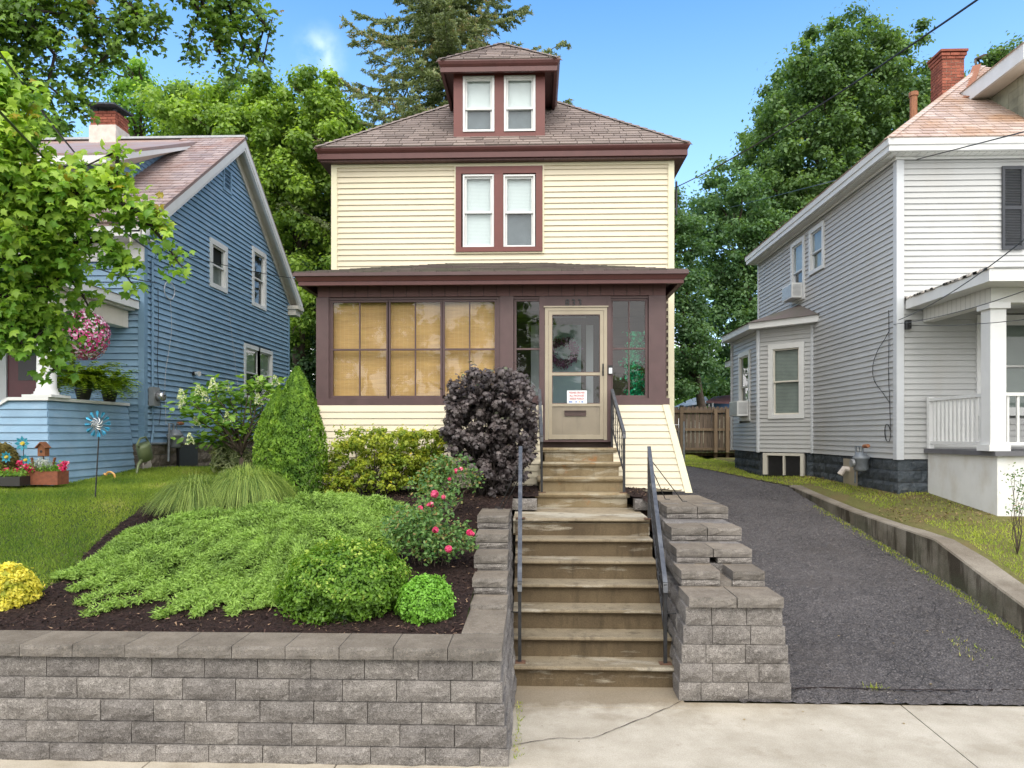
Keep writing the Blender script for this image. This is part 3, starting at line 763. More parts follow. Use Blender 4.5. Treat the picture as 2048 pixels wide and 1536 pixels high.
def unit(a): return a / np.maximum(np.linalg.norm(a, axis=1, keepdims=True), 1e-9)
def leaf_arrays(P, N, S, tpl, T=None):
    """P centres, N normals, S sizes, T optional long-axis directions."""
    V, Fc = TPL[tpl]; n = len(P); N = unit(N)
    if T is None: T = RNG.normal(size=(n, 3))
    X = unit(T - N * np.sum(T * N, axis=1, keepdims=True)); Yv = np.cross(N, X)
    W = P[:, None, :] + S[:, None, None] * (V[None, :, 0:1] * X[:, None, :] + V[None, :, 1:2] * Yv[:, None, :] + V[None, :, 2:3] * N[:, None, :])
    idx = (np.arange(n)[:, None, None] * len(V) + Fc[None]).reshape(-1, 3)
    return W.reshape(-1, 3), idx, len(Fc)
def np_mesh(name, verts, tris, m, vals=None, smooth=False):
    me = bpy.data.meshes.new(name)
    nv, nf = len(verts), len(tris)
    me.vertices.add(nv); me.vertices.foreach_set('co', np.ascontiguousarray(verts, dtype=np.float32).ravel())
    me.loops.add(nf * 3); me.loops.foreach_set('vertex_index', np.ascontiguousarray(tris, dtype=np.int32).ravel())
    me.polygons.add(nf); me.polygons.foreach_set('loop_start', np.arange(0, nf * 3, 3, dtype=np.int32))
    try: me.polygons.foreach_set('loop_total', np.full(nf, 3, dtype=np.int32))
    except Exception: pass
    if smooth: me.polygons.foreach_set('use_smooth', np.ones(nf, dtype=bool))
    me.materials.append(m)
    if vals is not None:
        at = me.attributes.new('v', 'FLOAT', 'FACE'); at.data.foreach_set('value', np.ascontiguousarray(vals, dtype=np.float32))
    me.update(calc_edges=True); me.validate(); return me
def leaves(name, parent, m, P, N, S, tpl='quad', v=None, T=None, kind=None, label=None, cover=0.0):
    n = len(P)
    if v is None: v = RNG.random(n)
    W, I, k = leaf_arrays(P, N, S, tpl, T)
    me = np_mesh(name, W, I, m, np.repeat(np.clip(v, 0, 1), k))
    return link(name, me, parent, kind=kind, label=label)
def in_poly(x, y, poly):
    ins = np.zeros(len(x), bool); n = len(poly)
    for i in range(n):
        x0, y0 = poly[i]; x1, y1 = poly[(i + 1) % n]
        if y0 == y1: continue
        c = ((y0 > y) != (y1 > y)) & (x < (x1 - x0) * (y - y0) / (y1 - y0) + x0)
        ins ^= c
    return ins
def rand_in(poly, n):
    xs = [p[0] for p in poly]; ys = [p[1] for p in poly]; out = np.zeros((0, 2))
    while len(out) < n:
        q = np.column_stack([RNG.uniform(min(xs), max(xs), n * 2), RNG.uniform(min(ys), max(ys), n * 2)])
        out = np.vstack([out, q[in_poly(q[:, 0], q[:, 1], poly)]])
    return out[:n]
def crown_points(poly, Y0, Y1, K, r, n, size, flat=0.7, seed_up=0.55):
    """leaf clumps filling a crown whose side view is poly (photo pixels at depth (Y0+Y1)/2), thickness Y0..Y1"""
    Ym = 0.5 * (Y0 + Y1)
    c2 = rand_in(poly, K)
    C = np.array([PY(a, b, Ym) for a, b in c2]); C[:, 1] += RNG.uniform(-.5, .5, K) * (Y1 - Y0)
    ctr = C.mean(axis=0)
    rr = r * RNG.uniform(0.55, 1.25, K)
    idx = np.repeat(np.arange(K), n)
    d = RNG.normal(size=(K * n, 3)); d = unit(d) * (RNG.random((K * n, 1)) ** 0.45)
    d[:, 2] *= flat
    loose = RNG.random((K * n, 1)) < .30; d = np.where(loose, d * RNG.uniform(.9, 2.1, (K * n, 1)), d)
    P = C[idx] + d * rr[idx][:, None]
    N = d * 0.8 + np.array([0, 0, seed_up]) + RNG.normal(size=P.shape) * 0.45
    S = size * RNG.uniform(0.6, 1.25, len(P))
    vc = RNG.random(K)
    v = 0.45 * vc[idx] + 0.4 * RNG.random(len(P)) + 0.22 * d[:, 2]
    return C, rr, P, N, S, v
def shell_points(c, rad, n, size, noise=0.12, thick=0.22, zmin=-1.0, lumps=26, up=0.3, sharp=0.80):
    """shrub: leaves in the outer part of a lumpy ellipsoid"""
    c = np.array(c, float); rad = np.array(rad, float)
    d = unit(RNG.normal(size=(n, 3)))
    d[:, 2] = np.where(d[:, 2] < zmin, -d[:, 2], d[:, 2])
    L = unit(RNG.normal(size=(lumps, 3))); la = RNG.uniform(0.4, 1, lumps)
    dots = d @ L.T
    bump = (np.clip((dots - sharp) / (1 - sharp), 0, 1) ** .8 * la).max(axis=1)
    q = 1 - thick * RNG.random(n) ** 1.6; q = np.where(RNG.random(n) < .035, 1 + .11 * RNG.random(n), q)
    L2 = unit(RNG.normal(size=(12, 3))); big = np.clip((d @ L2.T - .72) / .28, 0, 1).max(axis=1)
    rr = (1 - noise + noise * 1.3 * bump + .13 * (big - .45)) * q
    P = c + d * rad * rr[:, None]
    N = d + np.array([0, 0, up]) + RNG.normal(size=(n, 3)) * 0.55
    S = size * RNG.uniform(0.6, 1.3, n)
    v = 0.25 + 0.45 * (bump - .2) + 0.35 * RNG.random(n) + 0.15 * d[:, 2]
    return P, N, S, v
def branch_tube(mb, a, b, r0, r1, sag=0.0, n=5, wob=0.05, sides=6):
    a = Vector(a); b = Vector(b); L = (b - a).length; pts = []; rs = []
    for i in range(n + 1):
        t = i / n
        p = a.lerp(b, t); p.z += sag * math.sin(math.pi * t) * L
        if 0 < i < n: p += Vector((random.uniform(-1, 1), random.uniform(-1, 1), random.uniform(-1, 1))) * wob * L
        pts.append(p); rs.append(r0 + (r1 - r0) * t)
    mb.tube(pts, rs, sides); return pts
# ================================================================== THE SETTING
def interp(x, xs, ys): return float(np.interp(x, xs, ys))
LY = [0, 5.6, 5.95, 6.7, 7.2, 8.0, 8.6, 9.25, 10.0, 11.0, 13.0, 20, 40]
LZ = [.80, .80, .83, .94, 1.03, 1.23, 1.38, 1.54, 1.64, 1.69, 1.80, 1.9, 2.0]
def gl(x, y):                                     # left garden surface
    z = np.interp(y, LY, LZ)
    return z + 0.03 * np.sin(x * 1.3 + y * 0.7) * np.clip((y - 6.0), 0, 1) + np.clip((-x - 3.5), 0, 3) * 0.03 * np.clip(y - 6, 0, 1)
DY = [0, 6.75, 6.9, 7.86, 9.26, 10.5, 12.2, 15.5, 20, 26, 60]
DZ = [.0, .0, .03, .26, .53, .70, .92, 1.37, 1.60, 1.74, 1.8]
def gd(x, y): return np.interp(y, DY, DZ) + (0.012 * np.sin(x * 2.1 + y * 1.3) + .004 * np.sin(x * 9 + 4 * np.sin(y * 3)) * np.sin(y * 11 + 2 * np.sin(x * 5))) * np.clip(y - 7, 0, 1)
WY = [6.2, 7.0, 7.86, 8.9, 9.98, 12.6, 15.6, 17]  # top of the low wall by the drive
WZ = [.16, .28, .53, .80, 1.095, 1.21, 1.43, 1.5]
def gr(x, y):                                     # right lawn
    w = np.interp(y, WY, WZ); far = np.interp(y, [6.2, 8, 9.5, 11, 13, 17, 30], [.25, .55, .95, 1.33, 1.53, 1.58, 1.75])
    t = np.clip((x - 5.5) / 1.0, 0, 1)
    return w * (1 - t) + far * t - 0.02

def grid_sheet(name, x0, x1, y0, y1, step, hfn, m, inside=None, jit=0.0, kind='structure'):
    xs = np.arange(x0, x1 + step * .5, step); ys = np.arange(y0, y1 + step * .5, step)
    X, Y = np.meshgrid(xs, ys); Z = hfn(X, Y)
    if jit:
        Z = Z + RNG.normal(size=Z.shape) * jit
    V = np.column_stack([X.ravel(), Y.ravel(), Z.ravel()]); W = len(xs)
    i, j = np.meshgrid(np.arange(W - 1), np.arange(len(ys) - 1)); a = (j * W + i).ravel()
    if inside is not None:
        k = inside(V[a, 0] + step / 2, V[a, 1] + step / 2); a = a[k]
    T = np.vstack([np.column_stack([a, a + 1, a + W + 1]), np.column_stack([a, a + W + 1, a + W])])
    me = np_mesh(name, V, T, m, None, True)
    return link(name, me, None, kind=kind)

GY = np.array([-400, 6.9, 7.2, 13, 20, 60, 2000.]); GZ = np.array([-.12, -.12, -.05, 0.45, 1.2, 1.5, 1.5])
xs = [-1500, -60, -20, -9, -4, 0, 3, 6, 10, 20, 60, 1500]; ys = list(GY)
gv = [(x, y, GZ[j]) for j, y in enumerate(ys) for x in xs]
gf = [(j * len(xs) + i, j * len(xs) + i + 1, (j + 1) * len(xs) + i + 1, (j + 1) * len(xs) + i) for j in range(len(ys) - 1) for i in range(len(xs) - 1)]
struct('ground', MB().add(gv, gf), M['ground'])
struct('road', MB().box((-60, -9.0, -0.11), (60, 1.2, -0.10)), M['road'])
struct('kerb', MB().box((-60, 1.2, -0.3), (60, 1.36, 0.0)), M['sidewalk'])
# grass verge between the kerb and the pavement
struct('grass_verge', MB().box((-60, 1.362, -0.3), (60, 3.3, -0.004)), M['turf'])
# pavement: separate slabs with open joints
pav = MB().box((-60, 3.302, -0.3), (60, 6.86, -0.03))
struct('pavement', pav, M['walk'])
JX = [-9.2, -7.6, -6.0, -4.45, -2.9, -1.45, 3.40, 5.0, 6.6, 8.2, 9.8]
pavement = bpy.data.objects['pavement']
for i in range(len(JX) - 1):
    a, b = JX[i] + .006, JX[i + 1] - .006
    sk = 0.16
    mb = MB()
    y0, y1 = 3.305, 6.855
    xa0, xb0 = a - sk, b - sk
    mb.hexa([(xa0, y0, -.2), (xb0, y0, -.2), (b, y1, -.2), (a, y1, -.2), (xa0, y0, 0), (xb0, y0, 0), (b, y1, 0), (a, y1, 0)])
    mb.build('slab', M['sidewalk'], pavement)
# short walk up to the first step, with its crack
wk = MB(); wk.box((-0.30, 6.70, -.2), (1.40, 7.6, 0.004))
struct('path', wk, M['walk'])
def crack(name, pts, w, parent=None):
    mb = MB(); n = len(pts)
    L = []; Rr = []
    for i, p in enumerate(pts):
        p = Vector(p); t = (Vector(pts[min(i + 1, n - 1)]) - Vector(pts[max(i - 1, 0)])).normalized(); s = Vector((-t.y, t.x, 0))
        ww = w * random.uniform(.5, 1.3)
        L.append(p + s * ww); Rr.append(p - s * ww)
    mb.add(L + Rr, [(i, i + 1, n + i + 1, n + i) for i in range(n - 1)])
    o = mb.build(name, M['mulch'], parent); o['kind'] = 'structure' if parent is None else 'stuff'; return o
def wob(px, z=0.0045, amp=0.02, n=7):
    out = []
    for i in range(len(px) - 1):
        a = PZ(px[i][0], px[i][1], z); b = PZ(px[i + 1][0], px[i + 1][1], z)
        for k in range(n):
            p = a.lerp(b, k / n); p.x += random.uniform(-amp, amp); p.y += random.uniform(-amp, amp); p.z = z; out.append(p)
    out.append(PZ(px[-1][0], px[-1][1], z)); return out
crack('pavement_crack', wob([(1030, 1488), (1110, 1476), (1185, 1476), (1250, 1450), (1330, 1418), (1362, 1402)], 0.0085, .008), .0035)

# driveway
drive_l = [(2.2, 6.84), (2.2, 9.2), (2.25, 11.0), (2.05, 30)]
def drive_in(x, y):
    left = np.interp(y, [6.84, 9.2, 11.0, 11.3, 30, 31], [1.9, 2.1, 2.2, 1.6, 1.6, 1.6]); right = np.interp(y, [6.84, 15.8, 17, 20, 24, 26.5], [5.42, 5.42, 5.15, 4.5, 3.6, 3.1])
    return (x > left) & (x < right)
grid_sheet('driveway', 1.55, 9.0, 6.84, 26.2, 0.045, gd, M['asphalt'], lambda x, y: drive_in(x, y) | ((x > 5.4) & (y < 7.6 - (x - 5.4) * .1) & (x < 8.9)), 0.008)
crack('driveway_crack', [Vector((x, 7.06 + .02 * math.sin(x * 3) - max(0, 2.8 - x) * .12, float(gd(x, 7.06)) + .012)) for x in np.arange(2.35, 5.4, .12)], .010)
n = 14000; x = RNG.uniform(1.6, 5.42, n); y = 6.9 + 9.5 * RNG.random(n) ** 1.4; k = drive_in(x, y) & ((np.sin(x * 1.7 + 2 * np.sin(y * .8)) * np.sin(y * 1.3 + x) > RNG.uniform(-1, .9, n)) | (x < 2.7)); x, y = x[k], y[k]; n = len(x)
o_ = leaves('loose_gravel', None, M['chip'], np.column_stack([x, y, gd(x, y) + .004]), np.column_stack([RNG.normal(size=n) * .35, RNG.normal(size=n) * .35, np.ones(n)]), RNG.uniform(.008, .024, n), 'quad', RNG.random(n) ** 1.2, kind='stuff'); o_['label'] = 'crumbled stones on the surface of the worn driveway'; o_['category'] = 'gravel'
# lawns and beds
BED = [PZ(a, b, z) for a, b, z in [(-60, 1190, 1.05), (60, 1163, 1.12), (125, 1128, 1.2), (200, 1080, 1.3), (300, 1035, 1.42), (400, 1010, 1.48), (470, 1000, 1.53)]]
bed_poly = [(p.x, p.y) for p in BED] + [(-4.6, 10.0), (-4.3, 11.35), (2.2, 11.4), (2.2, 9.5), (-0.30, 9.5), (-0.4, 5.6), (-7.0, 5.6)]
def in_bed(x, y): return in_poly(np.asarray(x), np.asarray(y), bed_poly)
grid_sheet('left_lawn', -40, 2.2, 5.9, 13.2, 0.2, lambda x, y: gl(x, y) - 0.0, M['turf'], lambda x, y: (x < -0.55) & (y < 11.3) | (x < -3.3))
grid_sheet('mulch_bed', -7.2, 2.2, 5.62, 11.45, 0.05, lambda x, y: gl(x, y) + 0.02 * (in_poly(x.ravel(), y.ravel(), bed_poly).reshape(x.shape)), M['mulch'], lambda x, y: in_bed(x, y) & ((x < -0.60) | (y > 9.2)) & ~((x > -.32) & (x < 1.45) & (y < 9.93)) & ~((x > .03) & (x < 1.32) & (y < 11)) & ~((x > 1.62) & (y < 10.9)), 0.007)
struct('rear_ground', MB().add([(-80, 13.1, 1.83), (1.9, 13.1, 1.83), (1.9, 26, 1.86), (-80, 26, 1.86), (80, 26.0, 1.86), (80, 120, 2.2), (-80, 120, 2.2), (1.9, 26.0, 1.86)], [(0, 1, 2, 3), (3, 7, 4, 5, 6)]), M['turf'])
def rl_in(x, y):
    left = np.interp(y, [6.2, 15.6, 17, 20, 24, 26.5], [5.55, 5.55, 5.1, 4.45, 3.55, 3.05])
    return (x > left)
grid_sheet('right_lawn', 3.0, 30, 6.9, 26.4, 0.1, lambda x, y: np.where(x < 5.6, gd(x, y) + 0.015, gr(x, y)), M['turf_r'], rl_in)

# grass blades
def grass(name, npts, x0, x1, y0, y1, hfn, ok, m, size, near=None, kind='stuff', lean=0.5):
    x = RNG.uniform(x0, x1, npts); y = y0 + (y1 - y0) * RNG.random(npts) ** 1.25
    k = ok(x, y); x, y = x[k], y[k]; n = len(x)
    P = np.column_stack([x, y, hfn(x, y)])
    up = np.column_stack([RNG.normal(size=n) * lean, RNG.normal(size=n) * lean, np.ones(n)]); up = unit(up)
    side = unit(np.cross(up, RNG.normal(size=(n, 3))))
    s = size * RNG.uniform(.6, 1.4, n) ; w = s * 0.11
    V = np.stack([P - side * w[:, None], P + side * w[:, None], P + up * s[:, None]], axis=1).reshape(-1, 3)
    I = np.arange(n * 3).reshape(-1, 3)
    patch = 0.5 + 0.42 * np.sin(x * 1.9 + 3 * np.sin(y * .9)) * np.cos(y * 2.3 + x) + 0.15 * np.sin(x * 7 + y * 5)
    v = np.clip(patch * .6 + RNG.random(n) * .45, 0, 1)
    return link(name, np_mesh(name, V, I, m, v), None, kind=kind)
def left_ok(x, y):
    return (~in_bed(x, y)) & (x < -0.4) & (y > 5.9) & ~((x < -7.05) & (y > 12.95)) & ~((x > -3.4) & (y > 11.15)) & (x / y > -0.95)
g = grass('lawn_grass', 330000, -11.0, -1.0, 6.0, 13.1, gl, left_ok, M['lf_grass'], 0.034); g['label'] = 'mown green lawn in front of the blue house'; g['category'] = 'grass'
def right_ok(x, y):
    return rl_in(x, y) & ~((x > 6.3) & (y > 12.85)) & ~((x > 6.8) & (y > 10.9)) & (x / y < 0.9) & ~((np.hypot((x - 6.9) / 1.2, (y - 11.7) / 1.0) < 1) & (RNG.random(len(x)) < .8)) & ~((x < 5.84) & (x > 5.4) & (y < 15.6))
g = grass('side_lawn_grass', 150000, 3.0, 9.5, 6.9, 26, lambda x, y: np.where(x < 5.6, gd(x, y) + 0.015, gr(x, y)), right_ok, M['lf_grass_r'], 0.038); g['label'] = 'yellowing lawn between the drive wall and the grey house'; g['category'] = 'grass'
# weeds along the foot of the low wall and across the drive
x = np.concatenate([5.36 - np.abs(RNG.normal(size=2600)) * .07, RNG.normal(4.55, .10, 60), RNG.normal(3.25, .05, 50)]); y = np.concatenate([7.0 + 7 * RNG.random(2600) ** 1.6, RNG.normal(7.75, .14, 60), RNG.normal(7.08, .02, 50)])
g = grass('weeds', len(x), 0, 1, 0, 1, lambda a, b: gd(x, y), lambda a, b: np.ones(len(a), bool), M['lf_grass_r'], 0.05)
P = np.column_stack([x, y, gd(x, y)])
def blades_at(name, P, m, size, lean=.6, wd=.12, kind='stuff', parent=None, v=None):
    n = len(P); up = unit(np.column_stack([RNG.normal(size=n) * lean, RNG.normal(size=n) * lean, np.ones(n)])); side = unit(np.cross(up, RNG.normal(size=(n, 3))))
    s = size * RNG.uniform(.5, 1.4, n); w = s * wd
    V = np.stack([P - side * w[:, None], P + side * w[:, None], P + up * s[:, None]], axis=1).reshape(-1, 3)
    return link(name, np_mesh(name, V, np.arange(n * 3).reshape(-1, 3), m, RNG.random(n) if v is None else v), parent, kind=kind)
bpy.data.objects.remove(g, do_unlink=True)
g = blades_at('weeds', P, M['lf_grass_r'], 0.036); g['label'] = 'sparse weeds along the foot of the drive wall'; g['category'] = 'weeds'
# small weeds by the wall on the pavement
n = 260; P = np.column_stack([np.concatenate([RNG.uniform(-4, -.3, 130), RNG.normal(-.14, .02, 130)]), np.concatenate([RNG.normal(5.52, .01, 130), RNG.uniform(5.6, 6.8, 130)]), np.zeros(n)])
g = blades_at('joint_weeds', P, M['lf_grass_r'], 0.03); g['label'] = 'tiny weeds in the joint between block wall and pavement'; g['category'] = 'weeds'
# mulch chips
def chips(name, n, x0, x1, y0, y1, hfn, ok, m, size, label, cat):
    x = RNG.uniform(x0, x1, n); y = RNG.uniform(y0, y1, n); k = ok(x, y); x, y = x[k], y[k]; n = len(x)
    P = np.column_stack([x, y, hfn(x, y) + RNG.uniform(.0, .02, n)])
    N = np.column_stack([RNG.normal(size=n) * .45, RNG.normal(size=n) * .45, np.ones(n)])
    o = leaves(name, None, m, P, N, size * RNG.uniform(.4, 1.5, n), 'tri', RNG.random(n) ** 1.5, kind='stuff'); o['label'] = label; o['category'] = cat; return o
chips('mulch_chips', 60000, -6.5, 2.0, 5.65, 11.2, lambda x, y: gl(x, y) + .02, lambda x, y: in_bed(x, y) & (y > 5.9) & ((x < -.62) | (y > 9.3)) & ~((x > -.32) & (x < 1.45) & (y < 9.95)) & ~((x > 0.0) & (x < 1.35) & (y < 11)) & ~((x > 1.6) & (y < 10.9)), M['lf_mulch'], 0.035, 'loose dark bark chips covering the planted bed', 'mulch')
chips('dry_litter', 5200, 5.6, 8.2, 10.6, 17.0, lambda x, y: gr(x, y) + .012, lambda x, y: ((x < 6.35) | (y < 12.9)) & (((x > 6.05) & (x < 6.8)) | (np.hypot((x - 6.7) / 1.2, (y - 11.7) / 1.0) < 1)) & ~((x > 6.8) & (y > 10.9)), M['lf_litter'], 0.05, 'brown dead leaves and twigs by the grey foundation', 'leaf litter')
# a few fallen leaves on pavement and drive
n = 90; x = RNG.uniform(0.0, 5.2, n); y = RNG.uniform(5.5, 14, n)
z = np.where(y < 6.85, 0.006, gd(x, y) + .01); k = ((y < 6.8) | (x > 2.5))
leaves('fallen_leaves', None, M['lf_litter'], np.column_stack([x, y, z])[k], np.column_stack([x * 0, x * 0, x * 0 + 1])[k], RNG.uniform(.015, .04, int(k.sum())), 'quad', kind='stuff')['label'] = 'few small dry leaves lying on the pavement and drive'
bpy.data.objects['fallen_leaves']['category'] = 'leaves'

# ================================================================== CENTRE HOUSE
YH, YP = 13.0, 11.2
house = thing('yellow_house', 'pale yellow two storey house with maroon trim, hipped dormer and enclosed brown front porch', 'house', (-0.6, 13.0, 1.6))
XL, XR = -3.676, 2.474
ZT = 7.38
DEP = 9.0
FF = Frame((0, YH, 0), (1, 0, 0), (0, -1, 0))
core = MB(); core.box((XL + .10, YH + .10, 1.5), (XR - .10, YH + DEP, ZT)); core.build('wall', M['porch_dark'], house)
wall = house
wy = MB(); wy.box((XL + .04, YH + .11, 1.5), (XR - .04, YH + DEP + .02, ZT - .02)); 
# window geometry of the upper front wall
a = PY(926, 497, YH); b = PY(988, 350, YH); c = PY(1007, 497, YH); d = PY(1070, 350, YH)
W2 = [(a.x, b.x, a.z, b.z), (c.x, d.x, c.z, d.z)]
t0 = PY(912, 505, YH); t1 = PY(1085, 333, YH)
siding(house, FF, [(XL + .10, 5.05), (XR - .10, 5.05), (XR - .10, ZT), (XL + .10, ZT)], 0.1004, M['yellow'], holes=[(t0.x + .02, t1.x - .02, t0.z + .02, t1.z - .02)])
# side walls
FL = Frame((XL + .10, YH, 0), (0, 1, 0), (-1, 0, 0)); FR = Frame((XR - .10, YH, 0), (0, 1, 0), (1, 0, 0))
siding(house, FL, [(0.0, 1.6), (DEP, 1.6), (DEP, ZT), (0.0, ZT)], 0.1004, M['yellow'])
siding(house, FR, [(0.0, 1.6), (DEP, 1.6), (DEP, ZT), (0.0, ZT)], 0.1004, M['yellow'])
# wall behind the porch (inside)
siding(house, FF, [(XL + .10, 2.43), (XR - .10, 2.43), (XR - .10, 5.0), (XL + .10, 5.0)], 0.13, M['porch_dark'], holes=[(0.15, 1.15, 2.4, 4.6)])
for x0, x1 in ((XL, XL + .105), (XR - .105, XR)):
    mb = MB(); mb.box((x0, YH - .03, 1.6), (x1, YH + .09, ZT)); mb.build('corner_board', M['cream'], house)
mb = MB(); mb.box((XL + .105, YH - .024, ZT - .055), (XR - .105, YH + .02, ZT - .002)); mb.build('frieze', M['cream'], house)
# cream edge + maroon surround of the paired window
sur = MB(); e = .028
for x0, x1, z0, z1 in ((t0.x, t1.x, t1.z - .13, t1.z), (t0.x, t1.x, t0.z, t0.z + .085), (t0.x, t0.x + .10, t0.z + .086, t1.z - .131), (t1.x - .12, t1.x, t0.z + .086, t1.z - .131), (W2[0][1] + .005, W2[1][0] - .005, t0.z + .086, t1.z - .131)):
    sur.box((x0, YH - .05, z0), (x1, YH + .06, z1))
so = sur.build('window_surround', M['redtrim'], house)
ed = MB(); ed.box((t0.x - e, YH - .028, t0.z - e), (t0.x, YH + .0, t1.z + e)); ed.box((t1.x, YH - .028, t0.z - e), (t1.x + e, YH + .0, t1.z + e))
ed.box((t0.x, YH - .028, t1.z + .001), (t1.x, YH + .0, t1.z + e)); ed.box((t0.x, YH - .028, t0.z - e), (t1.x, YH + .0, t0.z - .001)); ed.build('trim_channel', M['cream'], house)
for (u0, u1, z0, z1), bk in zip(W2, ('minislat', 'grey')):
    window(house, Frame((0, YH, 0), (1, 0, 0), (0, -1, 0)), u0 + .03, u1 - .03, z0 + .03, z1 - .03, 0.03, M['white'], 'double', 'blind' if bk == 'minislat' else 'blind', 'blind' if bk == 'minislat' else 'screen', sill=False, lo_frac=.49)

# ---- main roof
EZ = 7.60; SL = 0.79; OV = 0.225
ex0, ex1, ey0, ey1 = XL - OV, XR + OV, YH - OV, YH + DEP + OV
hw = (ex1 - ex0) / 2; cxr = (ex0 + ex1) / 2; rz = EZ + hw * SL
ry0, ry1 = ey0 + hw, max(ey1 - hw, ey0 + hw + .01)
roof = MB()
roof.add([(ex0, ey0, EZ), (ex1, ey0, EZ), (ex1, ey1, EZ), (ex0, ey1, EZ), (cxr, ry0, rz), (cxr, ry1, rz)], [(0, 1, 4), (1, 2, 5, 4), (2, 3, 5), (3, 0, 4, 5), (3, 2, 1, 0)])
ro = roof.build('roof', M['shingle'], house)
sl = math.sqrt(1 + SL * SL)
vf = Vector((0, 1, SL)).normalized()
dorm = (-1.478, 0.18)
# front slope, leaving out the dormer's footprint
shingles(ro, (ex0, ey0 - .02, EZ + .01), (1, 0, 0), (0, 1, SL), [(0, 0), (2 * hw, 0), (hw, hw * sl)], 0.30, 0.142, M['shingle'], 0.013, 300, jitter=.25)
shingles(ro, (ex0 - .02, ey1, EZ + .01), (0, -1, 0), (1, 0, SL), [(0, 0), (ey1 - ey0, 0), (ey1 - ry0, hw * sl), (ey1 - ry1, hw * sl)], 0.6, 0.284, M['shingle'], 0.013, 0, jitter=.2)
shingles(ro, (ex1 + .02, ey0, EZ + .01), (0, 1, 0), (-1, 0, SL), [(0, 0), (ey1 - ey0, 0), (ry1 - ey0, hw * sl), (ry0 - ey0, hw * sl)], 0.6, 0.284, M['shingle'], 0.013, 0, jitter=.2)
def hipcaps(parent, a, b, m, n=None, w=.11):
    a = Vector(a); b = Vector(b); L = (b - a).length; n = int(L / .2); mb = MB(); vals = []
    t = (b - a) / n; s = Vector((t.y, -t.x, 0)).normalized() * w
    for i in range(n):
        p = a + t * i; q = a + t * (i + 1.15); up = Vector((0, 0, .028)); up2 = Vector((0, 0, .014)); dn = Vector((0, 0, -.035))
        mb.add([p - s + dn + up, p + up * 1.3, p + s + dn + up, q - s + dn + up2, q + up2, q + s + dn + up2], [(0, 1, 4, 3), (1, 2, 5, 4), (0, 2, 1), (3, 4, 5)])
    mb.build('hip_caps', m, parent, kind='stuff')
hipcaps(ro, (ex0, ey0, EZ + .015), (cxr, ry0, rz + .02), M['shingle']); hipcaps(ro, (ex1, ey0, EZ + .015), (cxr, ry0, rz + .02), M['shingle'])
# fascia: cove above, flat band below; soffit
def eave_profile(mb, x0, x1, y0, y1, prof):
    """closed ring of moulding round a rectangular roof edge; prof = [(out, z)...]"""
    n = len(prof); vs = []
    for (sx, sy) in ((0, 0), (1, 0), (1, 1), (0, 1)):
        for o, z in prof:
            vs.append(((x1 + o) if sx else (x0 - o), (y1 + o) if sy else (y0 - o), z))
    fs = []
    for s in range(4):
        s2 = (s + 1) % 4
        for i in range(n):
            i2 = (i + 1) % n
            fs.append((s * n + i, s2 * n + i, s2 * n + i2, s * n + i2))
    mb.add(vs, fs); return mb
fz = EZ
mb = MB(); eave_profile(mb, ex0, ex1, ey0, ey1, [(-.06, fz + .008), (.015, fz + .008), (.018, fz - .015), (.0, fz - .05), (-.03, fz - .085), (-.06, fz - .09)]); mb.build('cove_moulding', M['maroon'], house)
mb = MB(); eave_profile(mb, ex0, ex1, ey0, ey1, [(-.08, fz - .091), (-.024, fz - .091), (-.024, fz - .185), (-.08, fz - .185)]); mb.build('fascia', M['maroon'], house)
mb = MB(); mb.box((ex0 + .07, ey0 + .07, ZT + .002), (ex1 - .07, ey1 - .07, ZT + .03)); mb.build('soffit', M['soffit_brown'], house)

# ---- dormer
YD = 13.15
dm = MB(); dm.box((dorm[0] + .02, YD + .09, 7.9), (dorm[1] - .02, 15.6, 9.10)); do = dm.build('dormer', M['maroon'], house)
FD = Frame((0, YD, 0), (1, 0, 0), (0, -1, 0))
wa = PY(926, 266, YD); wb = PY(989, 153, YD); wc = PY(1008, 264, YD); wd = PY(1071, 152, YD)
zb, ztp = 7.885, 9.09
fr_ = MB()
for x0, x1, z0, z1 in ((dorm[0], wa.x, zb, ztp), (wb.x, wc.x, zb, ztp), (wd.x, dorm[1], zb, ztp), (wa.x + .001, wb.x - .001, wb.z, ztp), (wc.x + .001, wd.x - .001, wb.z, ztp), (wa.x + .001, wb.x - .001, zb, wa.z), (wc.x + .001, wd.x - .001, zb, wa.z)):
    fr_.box((x0, YD - .02, z0), (x1, YD + .088, z1))
fr_.build('dormer_front', M['redtrim'], do)
for u0, u1 in ((wa.x, wb.x), (wc.x, wd.x)):
    window(house, FD, u0 + .04, u1 - .04, wa.z + .04, wb.z - .04, .038, M['white'], 'double', 'white', 'screen', sill=False, lo_frac=.42)
dov = 0.24; dx0, dx1, dy0 = dorm[0] - dov, dorm[1] + dov, YD - dov
dez = 9.19; dh = (dx1 - dx0) / 2; dcx = (dx0 + dx1) / 2; drz = dez + dh * SL; dyb = 16.2
r2 = MB(); r2.add([(dx0, dy0, dez), (dx1, dy0, dez), (dx1, dyb, dez), (dx0, dyb, dez), (dcx, dy0 + dh, drz), (dcx, dyb, drz)], [(0, 1, 4), (1, 2, 5, 4), (2, 3, 5), (3, 0, 4, 5), (3, 2, 1, 0)])
r2o = r2.build('dormer_roof', M['shingle'], house)
shingles(r2o, (dx0, dy0 - .02, dez + .01), (1, 0, 0), (0, 1, SL), [(0, 0), (2 * dh, 0), (dh, dh * sl)], 0.30, 0.142, M['shingle'], 0.013, 200, jitter=.25)
shingles(r2o, (dx0 - .02, dyb, dez + .01), (0, -1, 0), (1, 0, SL), [(0, 0), (dyb - dy0, 0), (dyb - dy0 - dh, dh * sl), (0, dh * sl)], 0.30, 0.142, M['shingle'], 0.013, 40)
